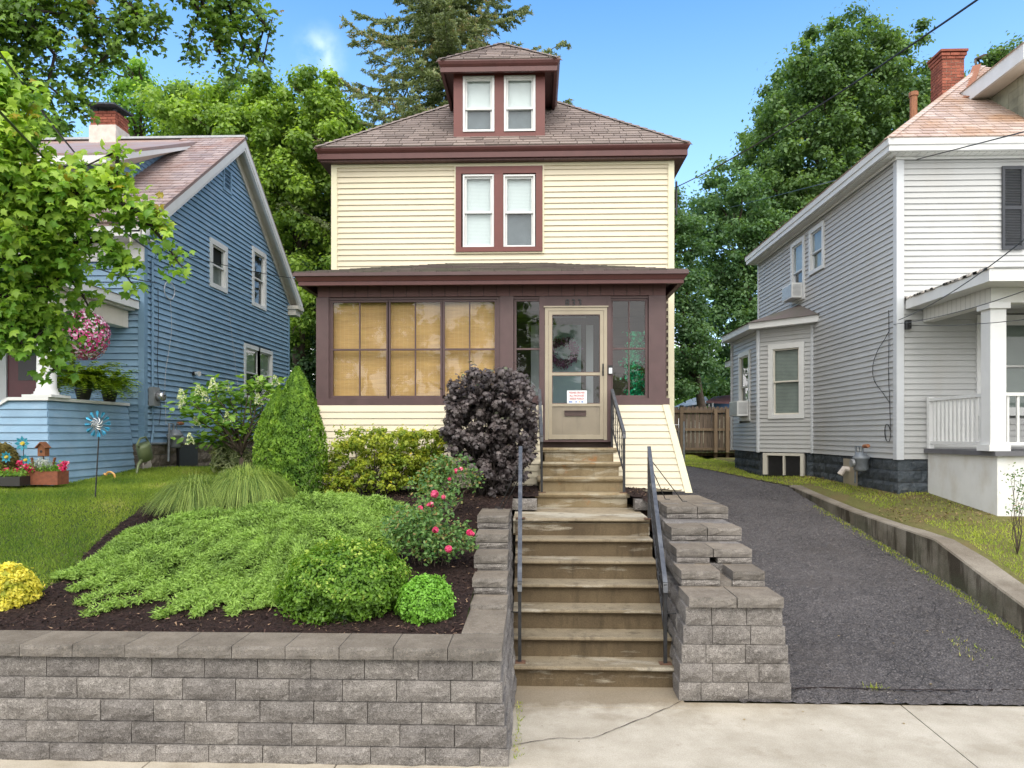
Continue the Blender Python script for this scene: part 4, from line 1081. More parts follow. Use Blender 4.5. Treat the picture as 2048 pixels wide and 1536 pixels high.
shingles(r2o, (dx1 + .02, dy0, dez + .01), (0, 1, 0), (-1, 0, SL), [(0, 0), (dyb - dy0, 0), (dyb - dy0, dh * sl), (dh, dh * sl)], 0.30, 0.142, M['shingle'], 0.013, 40)
hipcaps(r2o, (dx0, dy0, dez + .015), (dcx, dy0 + dh, drz + .02), M['shingle']); hipcaps(r2o, (dx1, dy0, dez + .015), (dcx, dy0 + dh, drz + .02), M['shingle'])
mb = MB(); eave_profile(mb, dx0, dx1, dy0, dyb, [(-.06, dez + .008), (.015, dez + .008), (.018, dez - .015), (.0, dez - .06), (-.03, dez - .10), (-.06, dez - .105)]); mb.build('dormer_cove', M['maroon'], do)
mb = MB(); eave_profile(mb, dx0, dx1, dy0, dyb, [(-.08, dez - .106), (-.024, dez - .106), (-.024, dez - .19), (-.08, dez - .19)]); mb.build('dormer_fascia', M['maroon'], do)
mb = MB(); mb.box((dx0 + .07, dy0 + .07, dez - .13), (dx1 - .07, dyb - .07, dez - .10)); mb.build('dormer_soffit', M['soffit_brown'], do)
mb = MB(); mb.box((dorm[0] - .03, YD + .05, 7.86), (dorm[0] - .002, YD + 1.4, 7.95)); mb.box((dorm[1] + .002, YD + .05, 7.86), (dorm[1] + .03, YD + 1.4, 7.95))
# ---- enclosed porch
PXL, PXR = -3.375, 2.0
porch = MB(); porch.box((PXL + .05, YP + .05, 2.25), (PXR - .05, YH - .03, 2.43)); pf = porch.build('porch_floor', M['porch_dark'], house)
mb = MB(); mb.box((PXL + .04, YP + .06, 4.60), (PXR - .04, YH - .035, 4.64)); mb.build('porch_ceiling', M['porch_dark'], house)
FP = Frame((0, YP, 0), (1, 0, 0), (0, -1, 0))
def px2(x, y): 
    q = PY(x, y, YP); return q.x, q.z
def pbox(mb, xa, xb, ya, yb, w0=-.10, w1=0.0):
    u0, z0 = px2(xa, yb); u1, z1 = px2(xb, ya); fbox(mb, FP, u0, u1, w0, w1, z0, z1); return mb
zsill = px2(1000, 797)[1]; zhead = px2(1000, 598)[1]; zlow = px2(1000, 810)[1]
mb = MB(); fbox(mb, FP, PXL - .01, PXR + .05, -.12, .035, zlow, zsill)
# cut the sill band at the door
mb = MB()
xd0 = px2(1088, 700)[0]; xd1 = px2(1215, 700)[0]
fbox(mb, FP, PXL - .01, xd0 - .003, -.12, .035, zlow, zsill); fbox(mb, FP, xd1 + .10, PXR + .06, -.12, .035, zlow, zsill); mb.build('porch_sill', M['brown'], house)
def xcol(a, b, w0=-.11, w1=.0, z0=None, z1=None, name='post', m='brown'):
    mb = MB(); fbox(mb, FP, px2(a, 700)[0], px2(b, 700)[0], w0, w1, zsill if z0 is None else z0, zhead if z1 is None else z1); return mb.build(name, M[m], house)
ZB = px2(1000, 593)[1]
xcol(633, 658, z1=ZB, w1=.02); xcol(1297, 1331, z1=ZB, w1=.02)
xcol(1000, 1027, z1=ZB, w1=.02); 
xcol(1078.5, 1089.5, z0=2.4, z1=ZB - .002, w1=.012); xcol(1214.5, 1222, z0=2.4, z1=ZB - .002, w1=.012)
mb = MB(); fbox(mb, FP, px2(1089.6, 0)[0], px2(1214.4, 0)[0], -.10, .008, px2(1000, 616)[1], ZB - .002); mb.build('door_header', M['brown'], house)
mb = MB(); fbox(mb, FP, PXL - .002, PXR, -.10, .028, ZB + .001, 4.94); mb.build('porch_beam', M['beam_brown'], house)
for X0, X1, n_ in ((PXL, PXL + .05, (-1, 0, 0)), (PXR - .05, PXR, (1, 0, 0))):
    mb = MB(); mb.box((X0, YP + .10, ZB), (X1, YH - .03, 4.94)); mb.box((X0, YP + .10, zlow), (X1, YP + .3, ZB - .002)); mb.box((X0, YH - .25, zlow), (X1, YH - .03, ZB - .002)); mb.box((X0, YP + .302, zlow), (X1, YH - .252, zsill)); mb.build('porch_side', M['brown'], house)
    for k in range(2):
        y0 = YP + .31 + k * .64; 
        w = MB(); 
        for (ya, yb, za, zb_) in ((y0, y0 + .04, zsill, ZB - .003), (y0 + .59, y0 + .63, zsill, ZB - .003), (y0 + .041, y0 + .589, zsill, zsill + .05), (y0 + .041, y0 + .589, ZB - .05, ZB - .003), (y0 + .041, y0 + .589, 3.72, 3.75)):
            w.box((X0 + .01, ya, za), (X1 - .01, yb, zb_))
        wo_ = w.build('window', M['brown'], house)
        g_ = MB().add([(X0 + .025, y0 + .041, zsill + .05), (X0 + .025, y0 + .589, zsill + .05), (X0 + .025, y0 + .589, ZB - .05), (X0 + .025, y0 + .041, ZB - .05)], [(0, 1, 2, 3)]); g_.build('pane', M['glass_porch'], wo_)
def pwin(xa, xb, cols, blind, label=None, dz=0):
    """a porch sash: frame, muntins, one pane per opening"""
    u0 = px2(xa, 700)[0]; u1 = px2(xb, 700)[0]; f = .038; z0 = zsill + .004; z1 = zhead - .004
    mb = MB(); fbox(mb, FP, u0, u0 + f, -.07, -.02, z0, z1); fbox(mb, FP, u1 - f, u1, -.07, -.02, z0, z1)
    fbox(mb, FP, u0 + f, u1 - f, -.07, -.021, z0, z0 + f + .005); fbox(mb, FP, u0 + f, u1 - f, -.07, -.021, z1 - f * .8, z1)
    zm = (z0 + z1) / 2 - .002; mt = .014
    fbox(mb, FP, u0 + f, u1 - f, -.065, -.023, zm - mt, zm + mt)
    um = (u0 + u1) / 2
    if cols == 2:
        fbox(mb, FP, um - .009, um + .009, -.06, -.025, z0 + f, zm - mt - .001); fbox(mb, FP, um - .009, um + .009, -.06, -.025, zm + mt + .001, z1 - f)
    w = mb.build('window', M['brown'], house, label=label)
    xsp = [(u0 + f, um - .009), (um + .009, u1 - f)] if cols == 2 else [(u0 + f, u1 - f)]
    for a_, b_ in xsp:
        for c_, d_ in ((z0 + f, zm - mt), (zm + mt, z1 - f * .8)):
            g_ = pane_quad(FP, a_, b_, -.045, c_, d_); g_.build('pane', M['glass_porch'], w)
    if blind:
        bb = MB(); fbox(bb, FP, u0 + .02, u1 - .012, -.135, -.128, z0 - .01, z1 + .02 - dz); bb.build('blind', M['bamboo'], w)
    return w
pwin(668 - 8, 775 + 2, 2, True); pwin(782 - 7, 880 + 5, 2, True); pwin(890 - 6, 988 + 6, 2, True)
pwin(1028, 1083.5, 1, False); pwin(1221, 1296, 2, False)
# frame strips between posts and windows
for a_, b_, c_, d_ in ((658.2, 661, zsill + .001, zhead), (994, 999.8, zsill + .001, zhead), (658.2, 999.8, zhead + .001, ZB - .001), (1027.2, 1078.3, zhead + .001, ZB - .001), (1222.3, 1296.8, zhead + .001, ZB - .001)):
    mb = MB(); fbox(mb, FP, px2(a_, 0)[0], px2(b_, 0)[0], -.09, -.006, c_, d_); mb.build('frame_strip', M['brown'], house)
# skirt: front (slightly battered) with flared right end
zs0 = 1.66
SF = Frame((0, YP - .03, 0), (1, 0, 0), (0, -1, 0))
bat = .20
def skirt(parent, x0, x1, x1b, holes=()):
    z = zs0; k = 0
    while z < zlow - .01:
        zt = min(z + .1004, zlow)
        def yy(q): return YP - .03 + .0 - bat * (1 - (q - zs0) / (zlow - zs0)) ** 1.0
        def xx(q): return x1 + (x1b - x1) * (1 - (q - zs0) / (zlow - zs0))
        def xxl(q): return x0 - (.28 * (1 - (q - zs0) / (zlow - zs0)) if x0 < -3 else 0)
        mb = MB()
        mb.hexa([(xxl(z), yy(z) - .016, z), (xx(z), yy(z) - .016, z), (xx(z), yy(z) + .05, z), (xxl(z), yy(z) + .05, z),
                 (xxl(zt), yy(zt) - .002, zt), (xx(zt), yy(zt) - .002, zt), (xx(zt), yy(zt) + .05, zt), (xxl(zt), yy(zt) + .05, zt)])
        mb.build('siding_board', M['yellow'], parent); z += .1004
xs_r0 = PY(1222, 830, YP).x + .02
skirt(house, PXL, xd0 - .02, xd0 - .02)
skirt(house, xs_r0, PXR - .03, PXR + .27)
mb = MB(); y0 = YP - .03; yb = y0 - bat
mb.hexa([(PXR + .25, yb - .03, zs0 - .02), (PXR + .36, yb - .03, zs0 - .02), (PXR + .36, yb + .08, zs0 - .02), (PXR + .25, yb + .08, zs0 - .02),
         (PXR - .05, y0 - .03, zlow), (PXR + .045, y0 - .03, zlow), (PXR + .045, y0 + .08, zlow), (PXR - .05, y0 + .08, zlow)]); mb.build('corner_board', M['cream'], house)
# flared right-hand side skirt
z = zs0
while z < zlow - .01:
    zt = min(z + .1004, zlow); q = lambda s: PXR + .02 + .33 * (1 - (s - zs0) / (zlow - zs0))
    mb = MB(); ya_ = y0 - bat * (zlow - z) / (zlow - zs0) + .04; yt_ = y0 - bat * (zlow - zt) / (zlow - zs0) + .04; mb.hexa([(q(z) - .05, ya_, z), (q(z) + .008, ya_, z), (q(z) + .008, YH, z), (q(z) - .05, YH, z), (q(zt) - .05, yt_, zt), (q(zt) - .006, yt_, zt), (q(zt) - .006, YH, zt), (q(zt) - .05, YH, zt)]); mb.build('siding_board', M['yellow'], house)
    z += .1004
z = zs0
while z < zlow - .01:
    zt = min(z + .1004, zlow); q = lambda s: PXL - .02 - .28 * (1 - (s - zs0) / (zlow - zs0))
    mb = MB(); mb.hexa([(q(z) - .01, yb + .05, z), (q(z) + .05, yb + .05, z), (q(z) + .05, YH, z), (q(z) - .01, YH, z), (q(zt), y0, zt), (q(zt) + .05, y0, zt), (q(zt) + .05, YH, zt), (q(zt), YH, zt)]); mb.build('siding_board', M['yellow'], house)
    z += .1004
mb = MB(); mb.box((PXL - .1, YP - .05, 1.3), (PXR + .1, YH, 1.70)); mb.box((PXL + .3, YP + .05, 1.3), (PXR - .05, YH, 2.24)); mb.build('foundation', M['dark_room'], house)
# porch roof
pez = 4.955; po = .27; qx0, qx1, qy0 = PXL - po, PXR + po, YP - po - .05; run = YH - qy0; ps = (5.57 - pez) / run; psl = math.sqrt(1 + ps * ps)
r3 = MB(); r3.add([(qx0, qy0, pez), (qx1, qy0, pez), (qx1, YH + .0, pez), (qx0, YH + .0, pez), (qx0 + run, YH + .0, pez + run * ps), (qx1 - run, YH + .0, pez + run * ps)], [(0, 1, 5, 4), (1, 2, 5), (3, 0, 4), (2, 3, 4, 5), (0, 3, 2, 1)])
r3o = r3.build('porch_roof', M['porch_roof'], house)
shingles(r3o, (qx0, qy0 - .02, pez + .008), (1, 0, 0), (0, 1, ps), [(0, 0), (qx1 - qx0, 0), (qx1 - qx0 - run, run * psl), (run, run * psl)], 0.30, 0.142, M['porch_roof'], 0.012, 120, jitter=.25)
shingles(r3o, (qx1 + .01, qy0, pez + .008), (0, 1, 0), (-1, 0, ps), [(0, 0), (run, 0), (run, run * psl)], 0.30, 0.142, M['porch_roof'], 0.012, 0)
shingles(r3o, (qx0 - .01, YH, pez + .008), (0, -1, 0), (1, 0, ps), [(0, 0), (run, 0), (0, run * psl)], 0.30, 0.142, M['porch_roof'], 0.012, 0)
def ring3(mb, prof):
    n = len(prof); vs = []
    for (cx_, cy_, sx, sy) in ((qx0, YH - .035, -1, 0), (qx0, qy0, -1, -1), (qx1, qy0, 1, -1), (qx1, YH - .035, 1, 0)):
        for o, z in prof: vs.append((cx_ + sx * o, cy_ + sy * o, z))
    fs = []
    for s in range(3):
        for i in range(n):
            i2 = (i + 1) % n; fs.append((s * n + i, s * n + i2, (s + 1) * n + i2, (s + 1) * n + i))
    fs += [tuple(range(n)), tuple(range(4 * n - 1, 3 * n - 1, -1))]
    return mb.add(vs, fs)
ring3(MB(), [(-.1, pez + .006), (.02, pez + .006), (.02, pez - .045), (-.1, pez - .045)]).build('porch_gutter_board', M['brown'], house)
ring3(MB(), [(-.1, pez - .046), (-.0, pez - .046), (-.035, pez - .115), (-.1, pez - .115)]).build('porch_cove', M['maroon'], house)
ring3(MB(), [(-.12, pez - .116), (-.045, pez - .116), (-.045, pez - .175), (-.12, pez - .175)]).build('porch_fascia', M['maroon'], house)
mb = MB(); mb.box((qx0 + .11, qy0 + .11, pez - .05), (qx1 - .11, YH - .04, pez - .02)); mb.build('porch_soffit', M['soffit_brown'], house)

mb = MB(); mb.box((1.47, 9.9, 1.2), (2.2, YP + .2, 1.56)); mb.box((-3.0, 9.9, 1.2), (-.32, YP + .2, 1.50)); o_ = mb.build('bed_soil', M['mulch']); o_['kind'] = 'structure'
# ---- storm door
fd = MB()
ft = px2(1000, 616)[1]; fb = px2(1000, 880)[1]
fu0, fu1 = px2(1090, 0)[0], px2(1214, 0)[0]
fbox(fd, FP, fu0, fu0 + .05, -.03, .018, fb, ft); fbox(fd, FP, fu1 - .05, fu1, -.03, .018, fb, ft); fbox(fd, FP, fu0 + .05, fu1 - .05, -.03, .018, ft - .05, ft); fbox(fd, FP, fu0 - .02, fu1 + .02, -.02, .035, ft + .001, ft + .022)
door = fd.build('storm_door', M['tan'], house)
du0, du1, db, dt = fu0 + .053, fu1 - .053, fb + .012, ft - .053; s = .055
ds = MB(); z1_ = px2(0, 751)[1]; z2_ = px2(0, 811)[1]
fbox(ds, FP, du0, du0 + s, -.03, .012, db, dt); fbox(ds, FP, du1 - s, du1, -.03, .012, db, dt); fbox(ds, FP, du0 + s, du1 - s, -.03, .011, dt - s, dt)
fbox(ds, FP, du0 + s, du1 - s, -.03, .011, z1_ - .022, z1_ + .022); fbox(ds, FP, du0 + s, du1 - s, -.03, .011, z2_ - .025, z2_ + .018); fbox(ds, FP, du0 + s, du1 - s, -.03, .011, db, db + .07)
ds.build('door_frame', M['tan'], door)
kp = MB(); fbox(kp, FP, du0 + s, du1 - s, -.02, .0, db + .071, z2_ - .026); kp.build('kick_panel', M['tan_panel'], door)
for a_, b_ in ((z1_ + .023, dt - s - .001), (z2_ + .019, z1_ - .023)):
    g_ = pane_quad(FP, du0 + s, du1 - s, -.012, a_, b_); g_.build('pane', M['glass_porch'], door)
    g2 = MB(); f_ = .010
    for q in ((du0 + s, du0 + s + f_, a_, b_), (du1 - s - f_, du1 - s, a_, b_), (du0 + s + f_, du1 - s - f_, a_, a_ + f_), (du0 + s + f_, du1 - s - f_, b_ - f_, b_)):
        fbox(g2, FP, q[0], q[1], -.012, .006, q[2], q[3])
    g2.build('glazing_bead', M['brown'], door)
ms = MB(); m0 = px2(1129, 832); m1 = px2(1172, 822); fbox(ms, FP, m0[0], m1[0], .002, .014, m0[1], m1[1]); fbox(ms, FP, m0[0], m1[0], .002, .028, m1[1] - .005, m1[1] + .008); ms.build('mail_slot', M['mailslot'], door)
hd = MB(); h0 = px2(1206, 748); h1 = px2(1206, 734)
hd.tube([FP.p(h0[0], .012, h0[1]), FP.p(h0[0], .05, h0[1]), FP.p(h0[0], .055, (h0[1] + h1[1]) / 2), FP.p(h0[0], .05, h1[1]), FP.p(h0[0], .012, h1[1])], .008, 6); fbox(hd, FP, h0[0] - .012, h0[0] + .012, .0125, .018, h0[1] - .03, h1[1] + .05); hd.build('handle', M['black'], door)
th = MB(); fbox(th, FP, fu0 - .02, fu1 + .01, -.10, .06, 2.40, fb - .003); th.build('threshold', M['brown'], house)
# writing: number and notice
def text_mesh(name, s, size, depth, m, parent, org, u=(1, 0, 0), align='CENTER', squash=1.0, label=None, extra=0.0):
    cu = bpy.data.curves.new('t', 'FONT'); cu.body = s; cu.size = size; cu.extrude = depth; cu.align_x = align; cu.align_y = 'CENTER'; cu.resolution_u = 3
    if extra: cu.offset = extra
    to = bpy.data.objects.new('t', cu); COL.objects.link(to); bpy.context.view_layer.update()
    me = bpy.data.meshes.new_from_object(to.evaluated_get(bpy.context.evaluated_depsgraph_get()))
    bpy.data.objects.remove(to, do_unlink=True)
    u = Vector(u).normalized(); n_ = u.cross(Vector((0, 0, 1)))
    for v_ in me.vertices:
        c_ = v_.co.copy(); v_.co = Vector(org) + u * c_.x * squash + Vector((0, 0, 1)) * c_.y + n_ * c_.z
    me.materials.clear(); me.materials.append(m)
    return link(name, me, parent, label=label)
for i, ch in enumerate('833'):
    q = px2(1134.5 + i * 12.5, 606.5); text_mesh('house_number', ch, .15, .008, M['black'], house, FP.p(q[0], .018, q[1]), squash=.95, label='black figure %s over the door' % ch if ch == '8' else 'black figure 3 over the door')
p0 = px2(1134, 807); p1 = px2(1173.5, 781)
sg = MB(); fbox(sg, FP, p0[0], p1[0], .008, .011, p0[1], p1[1]); sgo = sg.build('notice', M['signwhite'], None); tag(sgo, 'white notice with red lettering in the lower pane of the storm door', 'sign')
cxs = (p0[0] + p1[0]) / 2; hh = p1[1] - p0[1]
for i, s_ in enumerate(('PLEASE DELIVER', 'ALL PACKAGES', 'INSIDE PORCH')):
    text_mesh('lettering', s_, .042, .0008, M['signred'], sgo, FP.p(cxs, .0125, p1[1] - hh * (.17 + .235 * i)), squash=.80, extra=.0006)
for i, (mm, w_) in enumerate((('signblue', .055), ('signblue', .022), ('sign_tan', .018), ('signblue', .03))):
    b_ = MB(); xx_ = p0[0] + .045 + (0, .085, .135, .18)[i] * 1.0; fbox(b_, FP, xx_ - w_ / 2 + .01, xx_ + w_ / 2 + .01, .0115, .0125, p0[1] + .016, p0[1] + .032); b_.build('emblem', M[mm], sgo)
# doorbell
bq = px2(1220.5, 740); db_ = MB(); fbox(db_, FP, bq[0] - .033, bq[0] + .033, .013, .035, bq[1] - .065, bq[1] + .07); dbo = db_.build('doorbell', M['black'], None); tag(dbo, 'small white and black doorbell on the brown post right of the storm door', 'doorbell')
b_ = MB(); fbox(b_, FP, bq[0] - .025, bq[0] + .025, .036, .043, bq[1] - .058, bq[1] + .03); b_.build('face', M['signwhite'], dbo); b_ = MB(); b_.lathe((bq[0], YP - .046, bq[1] - .014), [(.0, 0)], 3) if False else None
# inside the porch: inner door with wreath, trims, green garland
YI = YH - .06
ind = MB(); q0 = PY(1100, 880, YI); q1 = PY(1162, 650, YI); ind.box((q0.x, YI - .02, 2.435), (q1.x, YI + .03, q1.z)); ino = ind.build('inner_door', M['innerdoor'], house)
tr = MB(); 
for xa, xb in ((1088, 1099), (1172, 1186), (1062, 1078)):
    a_ = PY(xa, 700, YI); b_ = PY(xb, 700, YI); tr.box((a_.x, YI - .05, 2.435), (b_.x, YI, 4.45))
a_ = PY(1099.3, 700, YI); b_ = PY(1171.7, 700, YI); c_ = PY(1100, 636, YI).z; tr.box((a_.x, YI - .05, c_), (b_.x, YI, c_ + .14)); tr.build('inner_door_trim', M['grey_trim'], house)
wc_ = PY(1127, 705, YI - .08)
nW = 900; an = RNG.uniform(0, 2 * np.pi, nW); rr_ = .21 + RNG.normal(size=nW) * .035
Pw = np.column_stack([wc_.x + np.cos(an) * rr_, np.full(nW, wc_.y) + RNG.normal(size=nW) * .02, wc_.z + np.sin(an) * rr_])
wr = leaves('wreath', None, M['lf_purple'], Pw, RNG.normal(size=(nW, 3)) + np.array([0, -1, 0]), RNG.uniform(.03, .06, nW), 'oval'); wr.data.materials[0] = M['purple']
tag(wr, 'purple leafy wreath hanging on the inner door behind the storm door glass', 'wreath')
nG = 1500; zz = RNG.uniform(0, 1, nG); gx = PY(1270, 700, YP + .35)
Pg = np.column_stack([gx.x + .04 * np.sin(zz * 9) + RNG.normal(size=nG) * (.05 + .03 * np.sin(zz * 14) ** 2), gx.y + RNG.normal(size=nG) * .04, 3.08 + zz * 1.05])
gg = leaves('garland', None, M['tealgreen'], Pg, RNG.normal(size=(nG, 3)), RNG.uniform(.03, .07, nG), 'oval'); tag(gg, 'shiny green tinsel garland hanging inside the right porch window', 'garland')
mb = MB(); mb.tube([(gx.x, gx.y, 2.44), (gx.x, gx.y, 4.15)], .012, 6); mb.build('stem', M['black'], gg)
# ================================================================== GREY HOUSE ON THE RIGHT
gh = thing('grey_house', 'pale grey two storey house with white eaves, side bay and white front porch', 'house', (9.9, 12.9, 1.5))
RX, RY, RYB, RXE = 6.343, 12.9, 20.8, 13.6
ZB_, ZT_ = 2.08, 7.36
GF = Frame((RX, RY, 0), (1, 0, 0), (0, -1, 0)); GS = Frame((RX, RY, 0), (0, 1, 0), (-1, 0, 0))
mb = MB(); mb.box((RX + .10, RY + .10, 1.2), (RXE, RYB, ZT_)); mb.build('wall', M['grey_vinyl'], gh)
def sidew(pxl, pxr, pyt_r, pyb_r, X, Y0, sgn=1):
    a = PXX(pxl, pyt_r, X); b = PXX(pxr, pyt_r, X); c = PXX(pxr, pyb_r, X)
    return sorted((a.y - Y0, b.y - Y0)) + [c.z, b.z]
wA = sidew(1620, 1649.5, 440, 535, RX, RY); wB = sidew(1583.5, 1610.3, 470, 597, RX, RY)
def shrink(w, c): return (w[0] + c, w[1] - c, w[2] + c * .9, w[3] - c)
siding(gh, GS, [(.1, ZB_), (RYB - RY, ZB_), (RYB - RY, ZT_), (.1, ZT_)], 0.1016, M['grey_vinyl'], holes=[(w[0] + .03, w[1] - .03, w[2] + .03, w[3] - .03) for w in (wA, wB)])
ww = 7.83 - RX
siding(gh, GF, [(.1, ZB_), (RXE - RX, ZB_), (RXE - RX, ZT_), (.1, ZT_)], 0.1016, M['grey_vinyl'], holes=[(ww - .08, ww + 1.15, 2.86, 4.55), (8.74 - RX, 9.5 - RX, 5.8, 7.25)])
mb = MB(); mb.box((RX - .028, RY - .028, ZB_ - .01), (RX + .10, RY + .10, ZT_ - .002)); mb.build('corner_board', M['grey_trim'], gh)
mb = MB(); mb.box((RX - .025, RYB - .06, ZB_ - .01), (RX + .04, RYB + .02, ZT_ - .002)); mb.build('corner_board', M['grey_trim'], gh)
for w, lo, lf in ((wA, 'grey', .45), (wB, 'dark', .5)):
    c_ = .10; window(gh, GS, w[0] + c_, w[1] - c_, w[2] + c_ * .8, w[3] - c_, c_, M['white'], 'double', 'grey', lo, sill=False, lo_frac=lf, sashm=M['grey_trim'])
window(gh, GF, ww, ww + 1.07, 2.95, 4.45, .14, M['white'], 'double', 'grey', 'grey', sill=False, lo_frac=.5)
window(gh, GF, 8.82 - RX, 9.42 - RX, 5.86, 7.18, .09, M['white'], 'double', 'blind', 'blind', sill=False)
# shutter with louvres
sq0 = PY(2002, 500, RY); sq1 = PY(2045, 333, RY)
FS = Frame((0, RY, 0), (1, 0, 0), (0, -1, 0))
mb = MB(); f_ = .045
for q in ((sq0.x, sq0.x + f_, sq0.z, sq1.z), (sq1.x - f_, sq1.x, sq0.z, sq1.z), (sq0.x + f_, sq1.x - f_, sq0.z, sq0.z + .06), (sq0.x + f_, sq1.x - f_, sq1.z - .06, sq1.z), (sq0.x + f_, sq1.x - f_, (sq0.z + sq1.z) / 2 - .03, (sq0.z + sq1.z) / 2 + .03)):
    fbox(mb, FS, q[0], q[1], .018, .045, q[2], q[3])
sho = mb.build('shutter', M['shutter'], gh)
mb = MB(); z = sq0.z + .065
while z < sq1.z - .09:
    mb.hexa([FS.p(sq0.x + f_, .020, z + .02), FS.p(sq1.x - f_, .020, z + .02), FS.p(sq1.x - f_, .018, z + .024), FS.p(sq0.x + f_, .018, z + .024), FS.p(sq0.x + f_, .040, z), FS.p(sq1.x - f_, .040, z), FS.p(sq1.x - f_, .038, z + .005), FS.p(sq0.x + f_, .038, z + .005)]); z += .028
mb.build('louvres', M['shutter'], sho, kind='stuff')
# roof
ge, go, gs = 7.58, .29, .80
gx0, gx1, gy0, gy1 = RX - go, RXE + go, RY - go, RYB + go
hw_ = (gx1 - gx0) / 2; gcx = (gx0 + gx1) / 2; gz = ge + hw_ * gs
mb = MB(); mb.add([(gx0, gy0, ge), (gx1, gy0, ge), (gx1, gy1, ge), (gx0, gy1, ge), (gcx, gy0 + hw_, gz), (gcx, gy1 - hw_, gz)], [(0, 1, 4), (1, 2, 5, 4), (2, 3, 5), (3, 0, 4, 5), (3, 2, 1, 0)])
gro = mb.build('roof', M['slate_right'], gh); gsl = math.sqrt(1 + gs * gs)
shingles(gro, (gx0, gy0 - .02, ge + .01), (1, 0, 0), (0, 1, gs), [(0, 0), (5.2, 0), (5.2, (2 * hw_ - 5.2) * gsl), (hw_, hw_ * gsl)], 0.245, 0.165, M['slate_right'], 0.012, 300, jitter=.12)
shingles(gro, (gx0 - .02, gy1, ge + .01), (0, -1, 0), (1, 0, gs), [(0, 0), (gy1 - gy0, 0), (gy1 - gy0 - hw_, hw_ * gsl), (hw_, hw_ * gsl)], 0.49, 0.33, M['slate_right'], 0.012, 0)
hipcaps(gro, (gx0, gy0, ge + .015), (gcx, gy0 + hw_, gz + .02), M['slate_right'], w=.09)
mb = MB(); eave_profile(mb, gx0, gx1, gy0, gy1, [(-.10, ge + .006), (.012, ge + .006), (.0, ge - .10), (-.02, ge - .105), (-.02, ge - .20), (-.10, ge - .20)]); mb.build('fascia', M['white'], gh)
mb = MB(); mb.box((gx0 + .09, gy0 + .09, ZT_), (gx1 - .09, RY - .002, ZT_ + .03)); mb.build('soffit', M['soffit_white_x'], gh)
mb = MB(); mb.box((gx0 + .09, RY + .0, ZT_), (RX - .002, gy1 - .09, ZT_ + .03)); mb.build('soffit', M['soffit_white_y'], gh)
mb = MB(); mb.box((RX - .06, RY - .06, ZT_ - .05), (RXE, RY - .03, ZT_ - .003)); mb.box((RX - .06, RY - .03, ZT_ - .05), (RX - .03, RYB, ZT_ - .003)); mb.build('frieze', M['white'], gh)
# attic dormer
DX0, DX1, DY0, DZ = 8.80, 11.6, 13.2, 9.03
dor = MB(); dor.box((DX0 + .05, DY0 + .05, 8.0), (DX1, 15.2, DZ)); doo = dor.build('dormer', M['lf_litter'], gh); doo.data.materials[0] = mat_simple('mossy_slate', (0.20, 0.20, 0.14), 0.8, 0.3, 4)
FC = Frame((DX0 + .04, DY0, 0), (0, 1, 0), (-1, 0, 0))
z = 8.0; k = 0
while z < DZ:
    u = 0.09
    yend = (z - ge) / gs + gy0 - DY0 + .28
    while u < yend:
        w_ = .25; mb = MB(); fbox(mb, FC, u + .003, min(u + w_, yend) - .003, .0, .018 + random.uniform(0, .006), z + .003, min(z + .17, DZ - .002))
        if min(u + w_, yend) - u > .03: mb.build('wall_slate', doo.data.materials[0], doo)
        u += w_
    z += .17
mb = MB(); mb.box((DX0 - .03, DY0 - .03, 7.95), (DX0 + .09, DY0 + .09, DZ)); mb.build('corner_board', M['white'], doo)
mb = MB(); mb.box((DX0 + .095, DY0 - .02, 7.95), (DX1, DY0 + .04, DZ)); mb.build('dormer_front', M['white'], doo)
e0, e1, e2 = DX0 - .33, DX1 + .33, DY0 - .35
mb = MB(); mb.box((e0, e2, DZ + .0), (e0 + .06, 15.3, DZ + .27)); mb.box((e0 + .062, e2, DZ + .0), (e1, e2 + .06, DZ + .27)); mb.build('dormer_fascia', M['white'], doo)
mb = MB(); mb.box((e0 + .063, e2 + .063, DZ + .002), (e1, 15.3, DZ + .03)); mb.build('dormer_soffit', M['offwhite'], doo)
dh_ = (e1 - e0) / 2; 
mb = MB(); mb.add([(e0 - .03, e2 - .03, DZ + .272), (e1 + .03, e2 - .03, DZ + .272), (e1 + .03, 17, DZ + .272), (e0 - .03, 17, DZ + .272), ((e0 + e1) / 2, e2 + dh_, DZ + .27 + dh_ * .8), ((e0 + e1) / 2, 17.5, DZ + .27 + dh_ * .8)], [(0, 1, 4), (1, 2, 5, 4), (2, 3, 5), (3, 0, 4, 5), (3, 2, 1, 0)])
mb.build('dormer_roof', M['slate_right'], gh)
# metal valley flashing between dormer roof and main roof
mb = MB(); p = Vector((e0 - .05, 14.45, ge + (14.45 - gy0) * gs + .05)); q = Vector((gcx - .1, gy0 + hw_, gz + .05)); mb.bar(p, q, .16, .02); mb.build('valley_flashing', M['copper'], gh)
